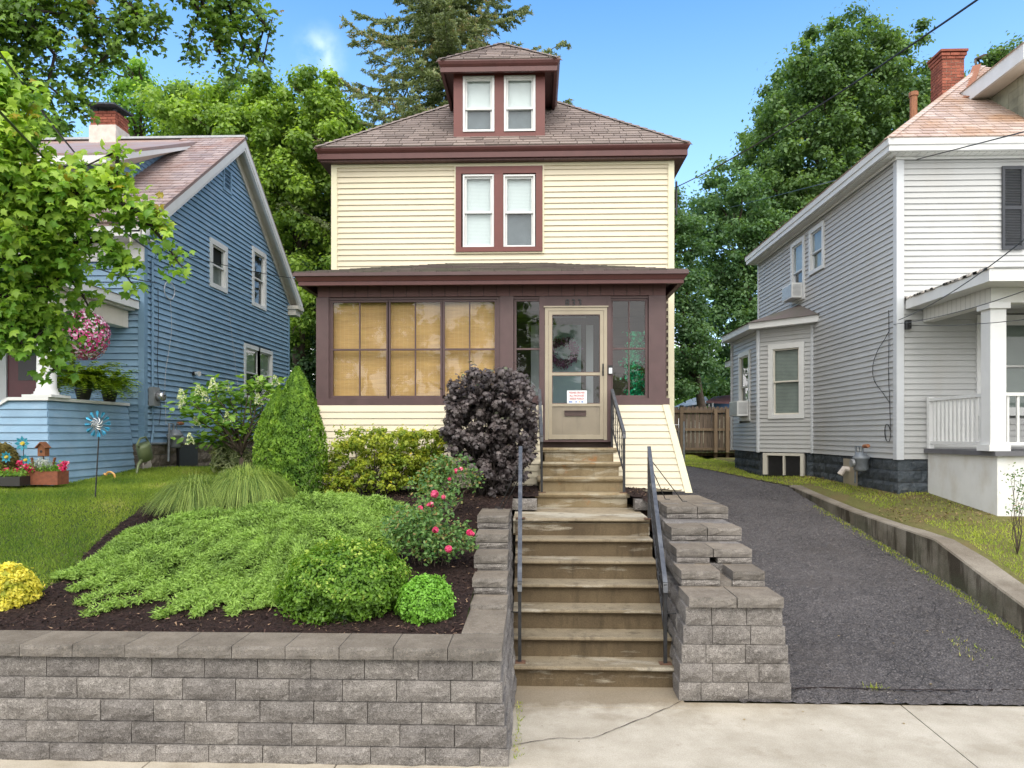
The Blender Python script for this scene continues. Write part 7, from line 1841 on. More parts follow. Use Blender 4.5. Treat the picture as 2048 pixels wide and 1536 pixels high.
# ================================================================== OVERHEAD WIRES
def wire(pts, r, label, group=None, sag=0.0):
    a, b = Vector(pts[0]), Vector(pts[-1]); 
    if len(pts) == 2:
        P_ = [a.lerp(b, k / 16) + Vector((0, 0, -sag * 4 * (k / 16) * (1 - k / 16))) for k in range(17)]
        mb = MB(); mb.tube(P_, r, 5); return tag(mb.build('overhead_wire', M['black']), label, 'wire', group)
    return cable('overhead_wire', pts, r, M['black'], label, 'wire')
house_c = Vector((XR + .1, YH + .3, 7.02))
wire([PY(1990, -25, 5.5), house_c], .009, 'thick service wire crossing the sky down to the right eave of the yellow house', sag=.10)
mb = MB(); mb.tube([house_c + Vector((0, 0, .1)), house_c + Vector((.0, 0, -.5))], .02, 6); tag(mb.build('wire_mast', M['black']), 'short dark wire bracket at the right corner of the yellow house', 'bracket')
wire([PY(2120, 245, 9.0), PY(1460, 415, 30)], .010, 'thin wire crossing in front of the grey house eave', sag=.0)
gw = Vector((RX - .05, RY - .03, 4.62))
wire([PY(2120, 420, 7.5), PXX(1797, 640, RX - .04)], .007, 'wire dropping to the corner of the grey house over its porch roof', sag=.12)
wire([PY(2120, 555, 8.0), Vector((RX - .04, RY + .05, 4.45))], .006, 'lower wire passing in front of the porch column of the grey house', sag=.08)
wire([PY(2120, 630, 8.0), Vector((lq.x, RY - .06, 4.42))], .005, 'lowest wire running to the black lamp of the grey house', sag=.05)
wire([PY(-60, 20, 5.2), PY(215, 375, 12.6)], .012, 'upper left wire passing through the maple leaves', sag=.1)
wire([PY(-60, 160, 5.0), Vector((BX + .12, BY + .5, 5.85))], .012, 'left service wire dropping through the maple leaves to the blue house corner', sag=.15)
wire([Vector((BX + .06, BY + .3, 6.0)), PXX(590, 557, BX + .3)], .009, 'wire stretched across the upper blue side wall to its rear eave', sag=.06)
wire([PY(-60, 430, 6.0), Vector((BX + .06, BY + .35, 5.35))], .009, 'lower left wire behind the maple leaves by the blue house', sag=.1)
# ================================================================== TREES AND PLANTS
def add_tree(name, label, cat, base, polyY, polys, leafm, K, r, n, size, tpl='quad', trunk_r=.3, group=None, barkm='bark', limbs=26, trunk_top=None, flat=.7, thickness=None):
    """polys: list of (poly_px, Y0, Y1, K) crown outlines"""
    t = thing(name, label, cat, base, group)
    allC = []; PP = []; NN = []; SS = []; VV = []
    for poly, Y0_, Y1_, K_ in polys:
        C, rr, P, N, S, v = crown_points(poly, Y0_, Y1_, K_, r, n, size, flat)
        allC.append(C); PP.append(P); NN.append(N); SS.append(S); VV.append(v)
    C = np.vstack(allC)
    b = Vector(base); top = Vector(trunk_top) if trunk_top else Vector((float(C[:, 0].mean()), float(C[:, 1].mean()), float(np.percentile(C[:, 2], 75))))
    mb = MB(); tp = branch_tube(mb, b, top, trunk_r, trunk_r * .25, 0, 8, .012, 8)
    mb.build('trunk', M[barkm], t, True)
    mb = MB(); idx = RNG.choice(len(C), min(limbs, len(C)), replace=False)
    for i in idx:
        c = Vector(C[i]); k = min(range(len(tp)), key=lambda q: abs(tp[q].z - (c.z - (c.xy - tp[q].xy).length * .5)))
        branch_tube(mb, tp[k], c, trunk_r * .28, .02, .04, 5, .04, 5)
    mb.build('limbs', M[barkm], t, True)
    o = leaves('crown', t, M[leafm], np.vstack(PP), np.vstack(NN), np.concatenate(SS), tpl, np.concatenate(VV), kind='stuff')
    return t

# --- behind, left
add_tree('leafy_tree', 'bright yellow-green tree rising between the blue house and the yellow house', 'tree', (-8.2, 25, 1.8), None,
         [([(370, 225), (440, 195), (520, 200), (560, 215), (610, 205), (665, 195), (715, 225), (738, 265), (735, 330), (655, 420), (560, 420), (470, 330), (400, 300), (355, 285)], 22, 27, 330),
          ([(455, 300), (560, 340), (700, 330), (720, 480), (700, 620), (590, 700), (560, 560)], 23, 26.5, 190)], 'lf_bright', 0, .45, 200, .15, 'quad', .3)
add_tree('leafy_tree', 'dark shady tree low behind the gap between the blue and yellow houses', 'tree', (-7.0, 27, 1.8), None,
         [([(560, 420), (760, 400), (790, 700), (760, 900), (560, 900), (540, 640)], 24.5, 28, 190)], 'lf_dark', 0, .7, 300, .16, 'quad', .25)
add_tree('leafy_tree', 'slender open tree with sky gaps behind the blue house ridge', 'tree', (-17, 29, 1.8), None,
         [([(225, 175), (270, 130), (310, 145), (318, 190), (330, 240), (355, 300), (260, 310), (225, 240)], 28, 31, 62)], 'lf_mid', 0, .42, 110, .17, 'quad', .2)
add_tree('leafy_tree', 'green tree behind the blue house chimney', 'tree', (-21, 30, 1.8), None,
         [([(40, 258), (110, 250), (165, 275), (190, 310), (120, 340), (30, 340)], 28, 32, 70), ([(350, 215), (400, 200), (460, 200), (450, 300), (350, 300)], 29, 32, 50)], 'lf_mid', 0, .45, 180, .17, 'quad', .2)
# --- spruce behind the yellow house
spz = 19.5; sp = thing('spruce_tree', 'tall dark spruce with drooping open branches directly behind the yellow house roof', 'tree', (-3.05, 25.5, 1.8))
mb = MB(); mb.tube([(-3.05, 25.5, 1.5), (-3.0, 25.5, 12), (-2.95, 25.5, 24)], [.34, .22, .05], 10); mb.build('trunk', M['bark'], sp, True)
mb = MB(); PP = []; NN = []; SS = []; TT = []; VV = []
z = 8.5
while z < 22.5:
    nb = 6; base_a = random.random() * 6
    for k in range(nb):
        an = base_a + 2 * math.pi * k / nb + random.uniform(-.3, .3)
        L = (24.5 - z) * .37 + .5; L = min(L, 5.3) * random.uniform(.72, 1.12)
        d = Vector((math.cos(an), math.sin(an), 0)); p0 = Vector((-3.0, 25.5, z + random.uniform(-.15, .15)))
        pts = []
        for q in range(9):
            s = q / 8; pts.append(p0 + d * L * s + Vector((0, 0, L * (-.30 * s + .30 * s ** 3 + .05))))
        mb.tube(pts, [.045 * (1 - .8 * q / 8) for q in range(9)], 4, False)
        vb = random.random() * .4
        for q in range(1, 9):
            a_, b_ = pts[q - 1], pts[q]; dirn = (b_ - a_).normalized(); side = dirn.cross(Vector((0, 0, 1))).normalized()
            for s_ in (-1, 1):
                for e in range(2):
                    o_ = a_.lerp(b_, random.random()); tl = .62 * L * .36 * (1.12 - q / 9) + .14; tw = (dirn * .75 + side * s_ * .8 + Vector((0, 0, -.22))).normalized()
                    nn_ = int(14 + tl * 60)
                    tt = RNG.random(nn_); P = np.array(o_)[None] + np.array(tw)[None] * (tt * tl)[:, None] + np.column_stack([RNG.normal(size=nn_) * .025, RNG.normal(size=nn_) * .025, -np.abs(RNG.normal(size=nn_)) * .055 - .05 * tt])
                    T = np.array(tw)[None] * 1.0 + RNG.normal(size=(nn_, 3)) * .45 + np.array([0, 0, -.35])
                    PP.append(P); TT.append(T); NN.append(RNG.normal(size=(nn_, 3)) + [0, 0, .6]); SS.append(RNG.uniform(.09, .20, nn_)); VV.append(np.clip(vb + RNG.random(nn_) * .5 + .25 * tt, 0, 1))
    z += .60
mb.build('branches', M['bark'], sp, True, kind='stuff')
leaves('crown', sp, M['lf_spruce'], np.vstack(PP), np.vstack(NN), np.concatenate(SS), 'tri', np.concatenate(VV), np.vstack(TT), kind='stuff')
# --- behind, right
add_tree('maple_tree', 'large rounded maple standing tallest behind the grey house', 'tree', (15.5, 36, 1.8), None,
         [([(1552, 150), (1600, 105), (1680, 85), (1745, 95), (1790, 125), (1812, 160), (1838, 195), (1850, 260), (1760, 330), (1700, 390), (1590, 460), (1520, 440), (1500, 350), (1498, 270), (1520, 215)], 32, 39, 600),
          ([(1500, 350), (1740, 330), (1850, 300), (1900, 420), (1800, 620), (1560, 640), (1480, 520)], 33, 38, 200)], 'lf_rtree', 0, .58, 150, .19, 'quad', .45, limbs=50)
add_tree('leafy_tree', 'darker tree in front of the large maple, left of it above the driveway', 'tree', (10.6, 33, 1.8), None,
         [([(1400, 380), (1430, 345), (1490, 340), (1520, 420), (1570, 450), (1600, 560), (1560, 700), (1500, 780), (1410, 780), (1400, 640), (1385, 500)], 31, 35, 330)], 'lf_dark', 0, .5, 160, .17, 'quad', .3, limbs=40)
add_tree('leafy_tree', 'narrow dark tree next to the right edge of the yellow house', 'tree', (7.3, 30, 1.8), None,
         [([(1335, 375), (1360, 380), (1385, 420), (1395, 470), (1400, 600), (1420, 700), (1390, 790), (1335, 790)], 28.5, 31.5, 125), ([(1240, 400), (1335, 380), (1335, 790), (1240, 800)], 28.5, 31.5, 70)], 'lf_dark', 0, .45, 150, .15, 'quad', .22, limbs=30)
add_tree('leafy_tree', 'light green bush showing under the dark trees above the fence', 'tree', (10, 40, 1.8), None,
         [([(1340, 770), (1480, 750), (1480, 830), (1340, 830)], 38, 41, 60)], 'lf_mid', 0, .7, 160, .2, 'quad', .2)
add_tree('leafy_tree', 'sparse tree top peeking between chimney and dormer of the grey house', 'tree', (24, 38, 1.8), None,
         [([(1955, 135), (2005, 95), (2035, 110), (2010, 160), (1960, 170)], 37, 39, 30), ([(1845, 150), (1865, 150), (1865, 210), (1840, 220)], 36, 38, 14)], 'lf_rtree', 0, .6, 110, .19, 'quad', .2)
# trees across the street, seen in the porch windows
for (x_, y_, h_, w_, lab) in ((-9, -17, 12, 5, 'leafy street tree across the road, reflected in the bamboo blind windows'), (-1, -19, 10, 4, 'leafy street tree across the road, reflected in the storm door'), (7.5, -22, 6.5, 4, 'low street tree across the road, reflected in the right porch window'), (16, -20, 11, 5, 'leafy street tree across the road facing the grey house')):
    t = thing('street_tree', lab, 'tree', (x_, y_, -.1)); mb = MB(); branch_tube(mb, (x_, y_, -.1), (x_, y_, h_ * .8), .25, .06, 0, 6, .02, 8); mb.build('trunk', M['bark'], t, True)
    K = 110; C = unit(RNG.normal(size=(K, 3))) * (RNG.random((K, 1)) ** .4) * np.array([w_, w_, h_ * .42]) + np.array([x_, y_, h_ * .60]); idx = np.repeat(np.arange(K), 60); d = unit(RNG.normal(size=(K * 60, 3)))
    leaves('crown', t, M['lf_mid'], C[idx] + d * .75 * RNG.random((K * 60, 1)) ** .5, d + [0, 0, .5], RNG.uniform(.25, .45, K * 60), 'quad', kind='stuff')
# far woods closing the view between the houses
def woods(name, label, poly, Y0_, Y1_, K_, m, size):
    C, rr, P, N, S, v = crown_points(poly, Y0_, Y1_, K_, 1.3, 150, size, .8)
    o = leaves(name, None, M[m], P, N, S, 'quad', v, kind='stuff'); o['label'] = label; o['category'] = 'trees'
woods('distant_trees', 'mass of distant green trees low behind the fence and houses', [(-200, 640), (1340, 700), (2300, 640), (2300, 840), (-200, 840)], 52, 60, 420, 'lf_mid', .42)

# --- overhanging branches from street trees (trunks stand left of the view)
def leafy_branches(name, label, base, trunk_top, leafm, blobs, size, dens, tpl, nparts, barkm='bark_dark', twig_r=.012, hang=.2):
    t = thing(name, label, 'tree', base)
    mb = MB(); tp = branch_tube(mb, base, trunk_top, .24, .10, 0, 8, .02, 10); mb.build('trunk', M[barkm], t, True)
    mb = MB(); PP = []; NN = []; SS = []; VV = []
    prev = None
    for g in blobs:
        chain = [PY(a, b, Y) for a, b, r_, Y in g]
        root = min(tp, key=lambda q: (q - chain[0]).length)
        pts = [root] + chain; nseg = len(pts)
        mb.tube(pts, [max(.05 * (1 - i / nseg), .006) for i in range(nseg)], 6, False)
        for i, (a, b, r_, Y) in enumerate(g):
            c = chain[i]; R_ = r_ * Y / F; n = int(dens * (r_ ** 2) * math.pi / 1000)
            ns = max(3, n // 14); sc = np.array(c) + unit(RNG.normal(size=(ns, 3))) * (RNG.random((ns, 1)) ** .5) * R_ * np.array([1, 1.2, .95])
            for s_ in sc[:max(2, ns // 2)]: mb.tube([c, Vector(s_)], [.006, .003], 3, False)
            id_ = RNG.integers(0, ns, n); P = sc[id_] + RNG.normal(size=(n, 3)) * size * .7
            PP.append(P); NN.append(RNG.normal(size=(n, 3)) * .5 + np.array([.05, -.55, .75])); SS.append(size * RNG.uniform(.6, 1.2, n))
            VV.append(np.clip(.35 * RNG.random(ns)[id_] + .45 * RNG.random(n) + .12 + .25 * (P[:, 2] - c.z) / max(R_, .1) - (max(b - 380, 0) / 1100 if leafm == 'lf_front' else 0), 0, 1))
    mb.build('branches', M[barkm], t, True, kind='stuff')
    P = np.vstack(PP); N = np.vstack(NN); S = np.concatenate(SS); V = np.concatenate(VV)
    T = RNG.normal(size=P.shape) * .7 + np.array([.2, -.1, -.8])        # blades hang tip-down
    dist = np.linalg.norm(P - np.array([0, 0, H]), axis=1); order = np.argsort(dist)
    # leaves in view first
    pxx = CX + F * np.tan(np.arctan2(P[:, 0], P[:, 1]) + PSI); vis = (pxx > 0) & (pxx < 2048)
    order = np.concatenate([order[vis[order]], order[~vis[order]]])
    for i in order[:nparts]:
        W, I, k = leaf_arrays(P[i:i + 1], N[i:i + 1], S[i:i + 1], tpl, T[i:i + 1])
        link('leaf', np_mesh('leaf', W, I, M[leafm], np.repeat(V[i:i + 1], k)), t)
    rest = order[nparts:]
    leaves('foliage', t, M[leafm], P[rest], N[rest], S[rest], tpl, V[rest], T[rest], kind='stuff')
    return t
# light green branches close to the camera, left
near = [
 [(-120, 150, 64, 6.4), (-20, 165, 50, 6.4), (20, 200, 50, 6.5), (40, 260, 46, 6.5)],
 [(-100, 260, 82, 6.4), (0, 300, 69, 6.4), (45, 350, 64, 6.5), (90, 390, 49, 6.6), (60, 440, 55, 6.6)],
 [(-100, 340, 73, 6.6), (30, 400, 73, 6.6), (120, 390, 45, 6.7), (185, 380, 36, 6.8), (230, 360, 26, 6.9), (235, 320, 18, 6.9), (240, 300, 10, 6.9), (165, 335, 18, 6.9)],
 [(-80, 420, 73, 6.6), (60, 460, 64, 6.7), (150, 430, 41, 6.8), (215, 400, 36, 6.9), (265, 415, 31, 7.0), (300, 450, 24, 7.1), (330, 485, 19, 7.2), (350, 515, 14, 7.2), (368, 540, 10, 7.2)],
 [(-60, 500, 73, 6.8), (60, 520, 55, 6.9), (140, 490, 39, 6.9), (195, 480, 32, 7.0), (230, 510, 24, 7.1), (245, 540, 19, 7.1), (262, 565, 11, 7.1)],
 [(-60, 590, 78, 7.0), (40, 590, 59, 7.0), (95, 570, 34, 7.1), (130, 545, 29, 7.2), (165, 590, 21, 7.3), (180, 618, 12, 7.3)],
 [(-60, 640, 73, 7.0), (30, 660, 44, 7.1), (80, 650, 32, 7.2), (110, 690, 27, 7.3), (115, 730, 19, 7.3), (95, 752, 11, 7.3)],
 [(-60, 560, 55, 7.0), (20, 640, 41, 7.0), (50, 700, 25, 7.0), (105, 640, 34, 7.2), (125, 650, 14, 7.2)],
]
leafy_branches('maple_tree', 'light green maple whose low leafy branches hang in front of the blue house', (-7.8, 5.2, .0), (-7.0, 6.0, 6.2), 'lf_front', near, .108, 30, 'maple', 300)
over = [
 [(-150, -60, 90, 9.5), (0, 20, 70, 9.5), (70, 60, 60, 9.6), (110, 110, 52, 9.7), (95, 170, 42, 9.7), (150, 215, 26, 9.8), (175, 235, 14, 9.8)],
 [(-120, 60, 80, 9.5), (-10, 90, 60, 9.5), (40, 130, 50, 9.6), (70, 190, 36, 9.7), (120, 240, 22, 9.8), (140, 190, 30, 9.8)],
 [(-60, -80, 90, 9.6), (80, -20, 70, 9.8), (160, 20, 60, 9.9), (200, 70, 52, 10), (215, 110, 36, 10), (180, 140, 26, 10), (160, 160, 20, 10)],
 [(60, -90, 80, 10), (180, -40, 70, 10), (260, 10, 52, 10.2), (290, 50, 40, 10.2), (310, 80, 18, 10.2), (320, 25, 26, 10.2)],
 [(260, -90, 70, 10.2), (350, -40, 60, 10.4), (400, 20, 46, 10.6), (380, 70, 26, 10.6), (375, 105, 20, 10.6), (400, 120, 14, 10.6)],
 [(330, -90, 70, 10.4), (440, -20, 60, 10.8), (470, 40, 48, 11), (490, 90, 42, 11), (475, 140, 28, 11), (462, 170, 15, 11)],
 [(420, -90, 60, 10.8), (500, 10, 42, 11), (530, 50, 28, 11), (515, 100, 26, 11), (525, 130, 10, 11), (545, 35, 12, 11)],
 [(380, -60, 50, 10.6), (430, 70, 34, 10.8), (440, 110, 28, 10.8), (425, 60, 26, 10.8)],
 [(-100, 120, 70, 9.4), (10, 60, 60, 9.4), (60, 20, 60, 9.5), (240, 40, 46, 10)],
]
leafy_branches('maple_tree', 'dark green maple whose branches hang down from the top left of the sky', (-9.5, 5.6, .0), (-8.2, 8.0, 8.5), 'lf_over', over, .110, 24, 'maple', 300)

# ================================================================== SHRUBS
def shrub(name, label, cat, c, rad, n, size, leafm, tpl='oval', noise=.12, thick=.25, zmin=-.6, base=None, stems=8, lumps=26, up=.3, m_stem='bark_dark', nstem_r=.012, group=None, sharp=.80, thick_=0):
    c = Vector(c); b = Vector(base) if base else Vector((c.x, c.y, c.z - rad[2] * .95))
    t = thing(name, label, cat, b, group)
    mb = MB()
    for k in range(stems):
        an = random.uniform(0, 6.28); q = c + Vector((math.cos(an) * rad[0] * random.uniform(.3, .8), math.sin(an) * rad[1] * random.uniform(.3, .8), rad[2] * random.uniform(-.1, .7)))
        branch_tube(mb, b + Vector((random.uniform(-.05, .05), random.uniform(-.05, .05), -.03)), q, nstem_r, .004, 0, 4, .05, 5)
    mb.build('stems', M[m_stem], t, True)
    P, N, S, v = shell_points(c, rad, n, size, noise, thick, zmin, lumps, up, sharp)
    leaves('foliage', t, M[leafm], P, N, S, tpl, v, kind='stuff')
    # inner leaves in a darker colour so that one does not see through
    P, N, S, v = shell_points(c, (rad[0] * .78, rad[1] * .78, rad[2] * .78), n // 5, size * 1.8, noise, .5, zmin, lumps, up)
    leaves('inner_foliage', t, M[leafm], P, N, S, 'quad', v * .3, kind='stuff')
    return t
def on(px, py, Y, dz=0): p = PY(px, py, Y); return Vector((p.x, Y, float(gl(p.x, Y)) + dz))
def sprig_shrub(name, label, base, poly, Y0_, Y1_, K, r, n, size, leafm, tpl='oval', stems=30, group=None, m_stem='bark_dark', up=.55, nr=.010):
    t = thing(name, label, 'shrub', base, group); C, rr, P, N, S, v = crown_points(poly, Y0_, Y1_, K, r, n, size, .9, up)
    N = N + np.array([0, -.35, 0])
    mb = MB()
    for i in RNG.choice(K, min(stems, K), replace=False):
        b = Vector(base) + Vector((random.uniform(-.25, .25) * (1 if K > 60 else .5), random.uniform(-.12, .12), -.03)); branch_tube(mb, b, C[i], nr, .003, 0, 5, .04, 4)
    mb.build('stems', M[m_stem], t, True); leaves('foliage', t, M[leafm], P, N, S, tpl, v, kind='stuff'); return t
# boxwoods
p = PY(690, 1180, 6.55); shrub('boxwood_shrub', 'large round dark and lime boxwood in the mulch behind the block wall', 'shrub', (p.x, 6.60, p.z), (.60, .52, .43), 30000, .034, 'lf_box', 'oval', .26, .34, -.95, (p.x, 6.6, .98), lumps=420, sharp=.972, thick_=0)
p = PY(848, 1208, 6.40); shrub('boxwood_shrub', 'small round bright green boxwood to the right of the large one', 'shrub', (p.x, 6.42, p.z), (.262, .26, .245), 9000, .030, 'lf_box2', 'oval', .20, .28, -.95, (p.x, 6.42, .95), lumps=260, sharp=.96, thick_=0)
# golden shrub at left edge
p = PY(5, 1180, 6.6); shrub('golden_shrub', 'golden yellow shrub cut by the left edge of the photo', 'shrub', (p.x, 6.6, p.z), (.30, .3, .27), 9000, .034, 'lf_gold', 'oval', .28, .34, -.9, (p.x, 6.6, 1.0), lumps=160, sharp=.95, thick_=0)
# bronze conifer far left
p = PY(5, 925, 10.55); shrub('bronze_shrub', 'rounded bronze green dwarf conifer by the blue porch', 'shrub', (p.x, 10.5, p.z - .05), (.26, .26, .38), 7000, .035, 'lf_brown', 'quad', .08, .2, -.8, (p.x, 10.5, 1.75))
# yellow-green shrub under the porch windows
b_ = on(740, 1000, 10.3); sprig_shrub('yellow_green_shrub', 'broad yellow-green shrub against the cream siding under the bamboo blinds', b_, [(650, 920), (668, 885), (680, 858), (700, 866), (735, 858), (770, 862), (800, 850), (830, 870), (840, 920), (828, 960), (800, 985), (740, 978), (700, 992), (665, 990), (645, 955)], 10.0, 10.75, 330, .07, 44, .046, 'lf_yel', stems=60)
b_ = on(850, 1000, 10.5); sprig_shrub('yellow_green_shrub', 'yellow-green shrub half behind the purple shrub, right of its twin', b_, [(815, 880), (835, 862), (870, 858), (900, 880), (905, 940), (880, 970), (850, 985), (820, 960)], 10.25, 10.8, 140, .07, 44, .046, 'lf_yel', stems=30)
# purple ninebark
b_ = on(985, 1000, 10.15); t = sprig_shrub('purple_shrub', 'tall dark purple-leaved shrub left of the upper steps', b_, [(905, 780), (925, 755), (960, 745), (1000, 742), (1035, 752), (1060, 775), (1068, 820), (1072, 870), (1060, 915), (1050, 950), (1020, 975), (985, 985), (955, 950), (925, 930), (905, 900), (893, 860), (893, 810)], 9.75, 10.6, 420, .085, 34, .070, 'lf_purple', 'maple', 60, nr=.014)
# arborvitae: two fused cones
def cone_shrub(name, label, specs, n, size, leafm, group=None):
    x, y, zb, r, h = specs[0]; t = thing(name, label, 'shrub', (x, y, zb), group)
    mb = MB(); PP = []; NN = []; SS = []; VV = []; TT = []
    for (x, y, zb, r, h) in specs:
        mb.tube([(x, y, zb - .05), (x, y, zb + h * .8)], [.05, .01], 6)
        m_ = int(n * r * h / sum(s[3] * s[4] for s in specs))
        s = RNG.random(m_) ** .8; an = RNG.uniform(0, 2 * np.pi, m_)
        prof = np.where(s < .30, .80 + .20 * s / .30, (1 - ((s - .30) / .70) ** 2.1)) 
        la_ = RNG.uniform(0, 2 * np.pi, 420); ls_ = RNG.random(420); da = np.abs((an[:, None] - la_[None] + np.pi) % (2 * np.pi) - np.pi) * r * .7; bp = np.clip(1 - np.hypot(da, (s[:, None] - ls_[None]) * h * .75) / .085, 0, 1).max(axis=1)
        fl = .90 + .20 * bp + .05 * np.sin(an * 3 + s * 5)
        rr = r * prof * fl * (1 - .25 * RNG.random(m_) ** 2) + .02
        P = np.column_stack([x + np.cos(an) * rr, y + np.sin(an) * rr, zb + s * h])
        N = np.column_stack([np.cos(an), np.sin(an), np.full(m_, .35)]) + RNG.normal(size=(m_, 3)) * .5
        T = np.column_stack([np.cos(an) * .5, np.sin(an) * .5, np.ones(m_) * .9]) + RNG.normal(size=(m_, 3)) * .35
        PP.append(P); NN.append(N); SS.append(size * RNG.uniform(.6, 1.3, m_)); TT.append(T); VV.append(np.clip(.25 + (fl - .95) * 3.0 + .35 * RNG.random(m_) - .1, 0, 1))
    mb.build('trunk', M['bark'], t, True)
    leaves('foliage', t, M[leafm], np.vstack(PP), np.vstack(NN), np.concatenate(SS), 'spray', np.concatenate(VV), np.vstack(TT), kind='stuff')
a1 = on(592, 985, 10.1); a2 = on(555, 985, 10.2)
cone_shrub('arborvitae', 'dense green arborvitae with two pointed tops at the left corner of the porch', [(a1.x + .02, 10.1, a1.z - .02, .37, 1.82), (a2.x, 10.25, a2.z, .32, 1.48)], 44000, .044, 'lf_arb')

# --- creeping juniper
jp = [(150, 1145), (215, 1098), (300, 1052), (400, 1022), (470, 1030), (560, 1012), (700, 1000), (790, 1012), (825, 1030), (800, 1062), (790, 1110), (760, 1150), (620, 1160), (575, 1195), (500, 1168), (440, 1190), (380, 1165), (300, 1175), (220, 1150)]
def gpt(a, b):      # a pixel on the bed surface
    d = ray(a, b); t_ = 5.0
    for _ in range(220):
        p = Vector((d.x * t_ / d.y, t_, H + d.z * t_ / d.y)); g_ = float(gl(p.x, p.y)) + .06
        if p.z < g_: break
        t_ += .03
    return p
jw = [gpt(a, b) for a, b in jp]; jpoly = [(p.x, p.y) for p in jw]
jt = thing('creeping_juniper', 'wide mat of bright green creeping juniper spilling over the mulch', 'ground cover', gpt(480, 1080))
PP = []; NN = []; SS = []; TT = []; VV = []
def edge_dist(x, y):
    dmin = np.full(len(x), 9.)
    for i in range(len(jpoly)):
        ax_, ay_ = jpoly[i]; bx_, by_ = jpoly[(i + 1) % len(jpoly)]; L2 = (bx_ - ax_) ** 2 + (by_ - ay_) ** 2
        t_ = np.clip(((x - ax_) * (bx_ - ax_) + (y - ay_) * (by_ - ay_)) / L2, 0, 1); dmin = np.minimum(dmin, np.hypot(x - ax_ - t_ * (bx_ - ax_), y - ay_ - t_ * (by_ - ay_)))
    return dmin
jc = gpt(640, 1050)
def ridge(x, y):
    an = np.arctan2(y - jc.y, x - jc.x); rr_ = np.hypot(x - jc.x, y - jc.y)
    return np.sin(an * 26 + 2.2 * np.sin(rr_ * 2.3) + 1.5 * np.sin(x * 5)) * np.clip(rr_ / .6, 0, 1) * .6 + .4 * np.sin(rr_ * 11 + 3 * np.sin(an * 9))
def jh(x, y):
    base = .045 * ridge(x, y) + .05 + .16 * np.clip(edge_dist(x, y) / .35, 0, 1) ** .7
    return base + .028 * np.sin(x * 7 + np.sin(y * 5) * 2) + .03 * np.sin(y * 8 + x * 3 + np.sin(x * 4)) + .015 * np.sin(x * 19) * np.sin(y * 17 + x * 5)
nT = 19000; q = rand_in(jpoly, nT); x, y = q[:, 0], q[:, 1]; kk = (ridge(x, y) > -.35) | (RNG.random(nT) < .35); x, y = x[kk], y[kk]; nT = len(x); zt = gl(x, y) + jh(x, y)
lane = np.sin(x * 9 + y * 13 + 3 * np.sin(x * 2.2 + y * 3)) 
hx = np.cos(1.9 * np.sin(x * 3.1 + y * 1.7) - 1.9); hy = np.sin(1.9 * np.sin(x * 3.1 + y * 1.7) - 1.9)
def tufts(x, y, z, hx, hy, base_v, k=9, ln=.085):
    n = len(x); P0 = np.repeat(np.column_stack([x, y, z]), k, 0); m_ = n * k
    H_ = np.repeat(np.column_stack([hx, hy, np.full(n, .55)]), k, 0); T = H_ + RNG.normal(size=(m_, 3)) * .55; T[:, 2] = np.abs(T[:, 2]) * .8 + .1
    T = unit(T); off = RNG.random(m_) * ln
    P = P0 + T * off[:, None]; N = RNG.normal(size=(m_, 3)) + np.array([0, -.3, .9])
    PP.append(P); NN.append(N); TT.append(T); SS.append(.042 * RNG.uniform(.6, 1.3, m_)); VV.append(np.clip(np.repeat(base_v, k) + .35 * RNG.random(m_) + 2.2 * (off - .04), 0, 1))
tufts(x, y, zt - .03, hx, hy, .20 + .10 * lane + .22 * ridge(x, y) + .12 * RNG.random(nT))  # tufts paler on ridges, darker in hollows: shading put into the leaf colour
# under-layer leaves coloured dark to shade the gaps between tufts
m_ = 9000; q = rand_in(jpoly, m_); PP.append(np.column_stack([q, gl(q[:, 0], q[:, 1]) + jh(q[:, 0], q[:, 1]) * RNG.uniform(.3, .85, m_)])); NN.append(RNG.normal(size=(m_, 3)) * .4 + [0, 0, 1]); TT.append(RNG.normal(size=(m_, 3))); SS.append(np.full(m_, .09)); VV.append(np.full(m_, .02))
arms = [((215, 1140), (120, 1152), 1.0), ((330, 1150), (165, 1206), 1.2), ((380, 1170), (178, 1226), 1.2), ((420, 1160), (300, 1190), 1.3), ((470, 1180), (318, 1228), 1.1), ((500, 1170), (395, 1228), 1.1), ((520, 1170), (462, 1224), 1.1), ((560, 1175), (515, 1210), 1.2), ((590, 1160), (540, 1205), 1.6), ((300, 1150), (150, 1175), .9),
        ((770, 1020), (840, 1028), 1.2), ((780, 1040), (835, 1045), 1.0), ((440, 1175), (360, 1200), 1.4), ((250, 1150), (190, 1170), 1.2)]
for (a, b), (c, d), w_ in arms:
    p0 = gpt(a, b); p1 = gpt(c, d); n_ = 190; s = RNG.random(n_); L = p1 - p0
    wv = .05 * np.sin(s * 6 + a) 
    spread = .075 * w_ * (1 - s * .8)
    xx = p0.x + L.x * s + RNG.normal(size=n_) * spread + wv * L.y; yy = p0.y + L.y * s + RNG.normal(size=n_) * spread - wv * L.x
    zz = gl(xx, yy) + .03 + .09 * (1 - s) * RNG.random(n_); nl = math.hypot(L.x, L.y)
    tufts(xx, yy, zz, np.full(n_, L.x / nl), np.full(n_, L.y / nl), .30 + .2 * RNG.random(n_), 9, .10)
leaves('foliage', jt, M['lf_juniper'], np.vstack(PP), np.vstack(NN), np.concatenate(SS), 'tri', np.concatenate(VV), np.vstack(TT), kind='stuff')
mb = MB()
for (a, b), (c, d), w_ in arms: mb.tube([gpt(a, b), gpt((a + c) / 2, (b + d) / 2), gpt(c, d)], [.012, .009, .004], 5)
mb.build('stems', M['bark'], jt)

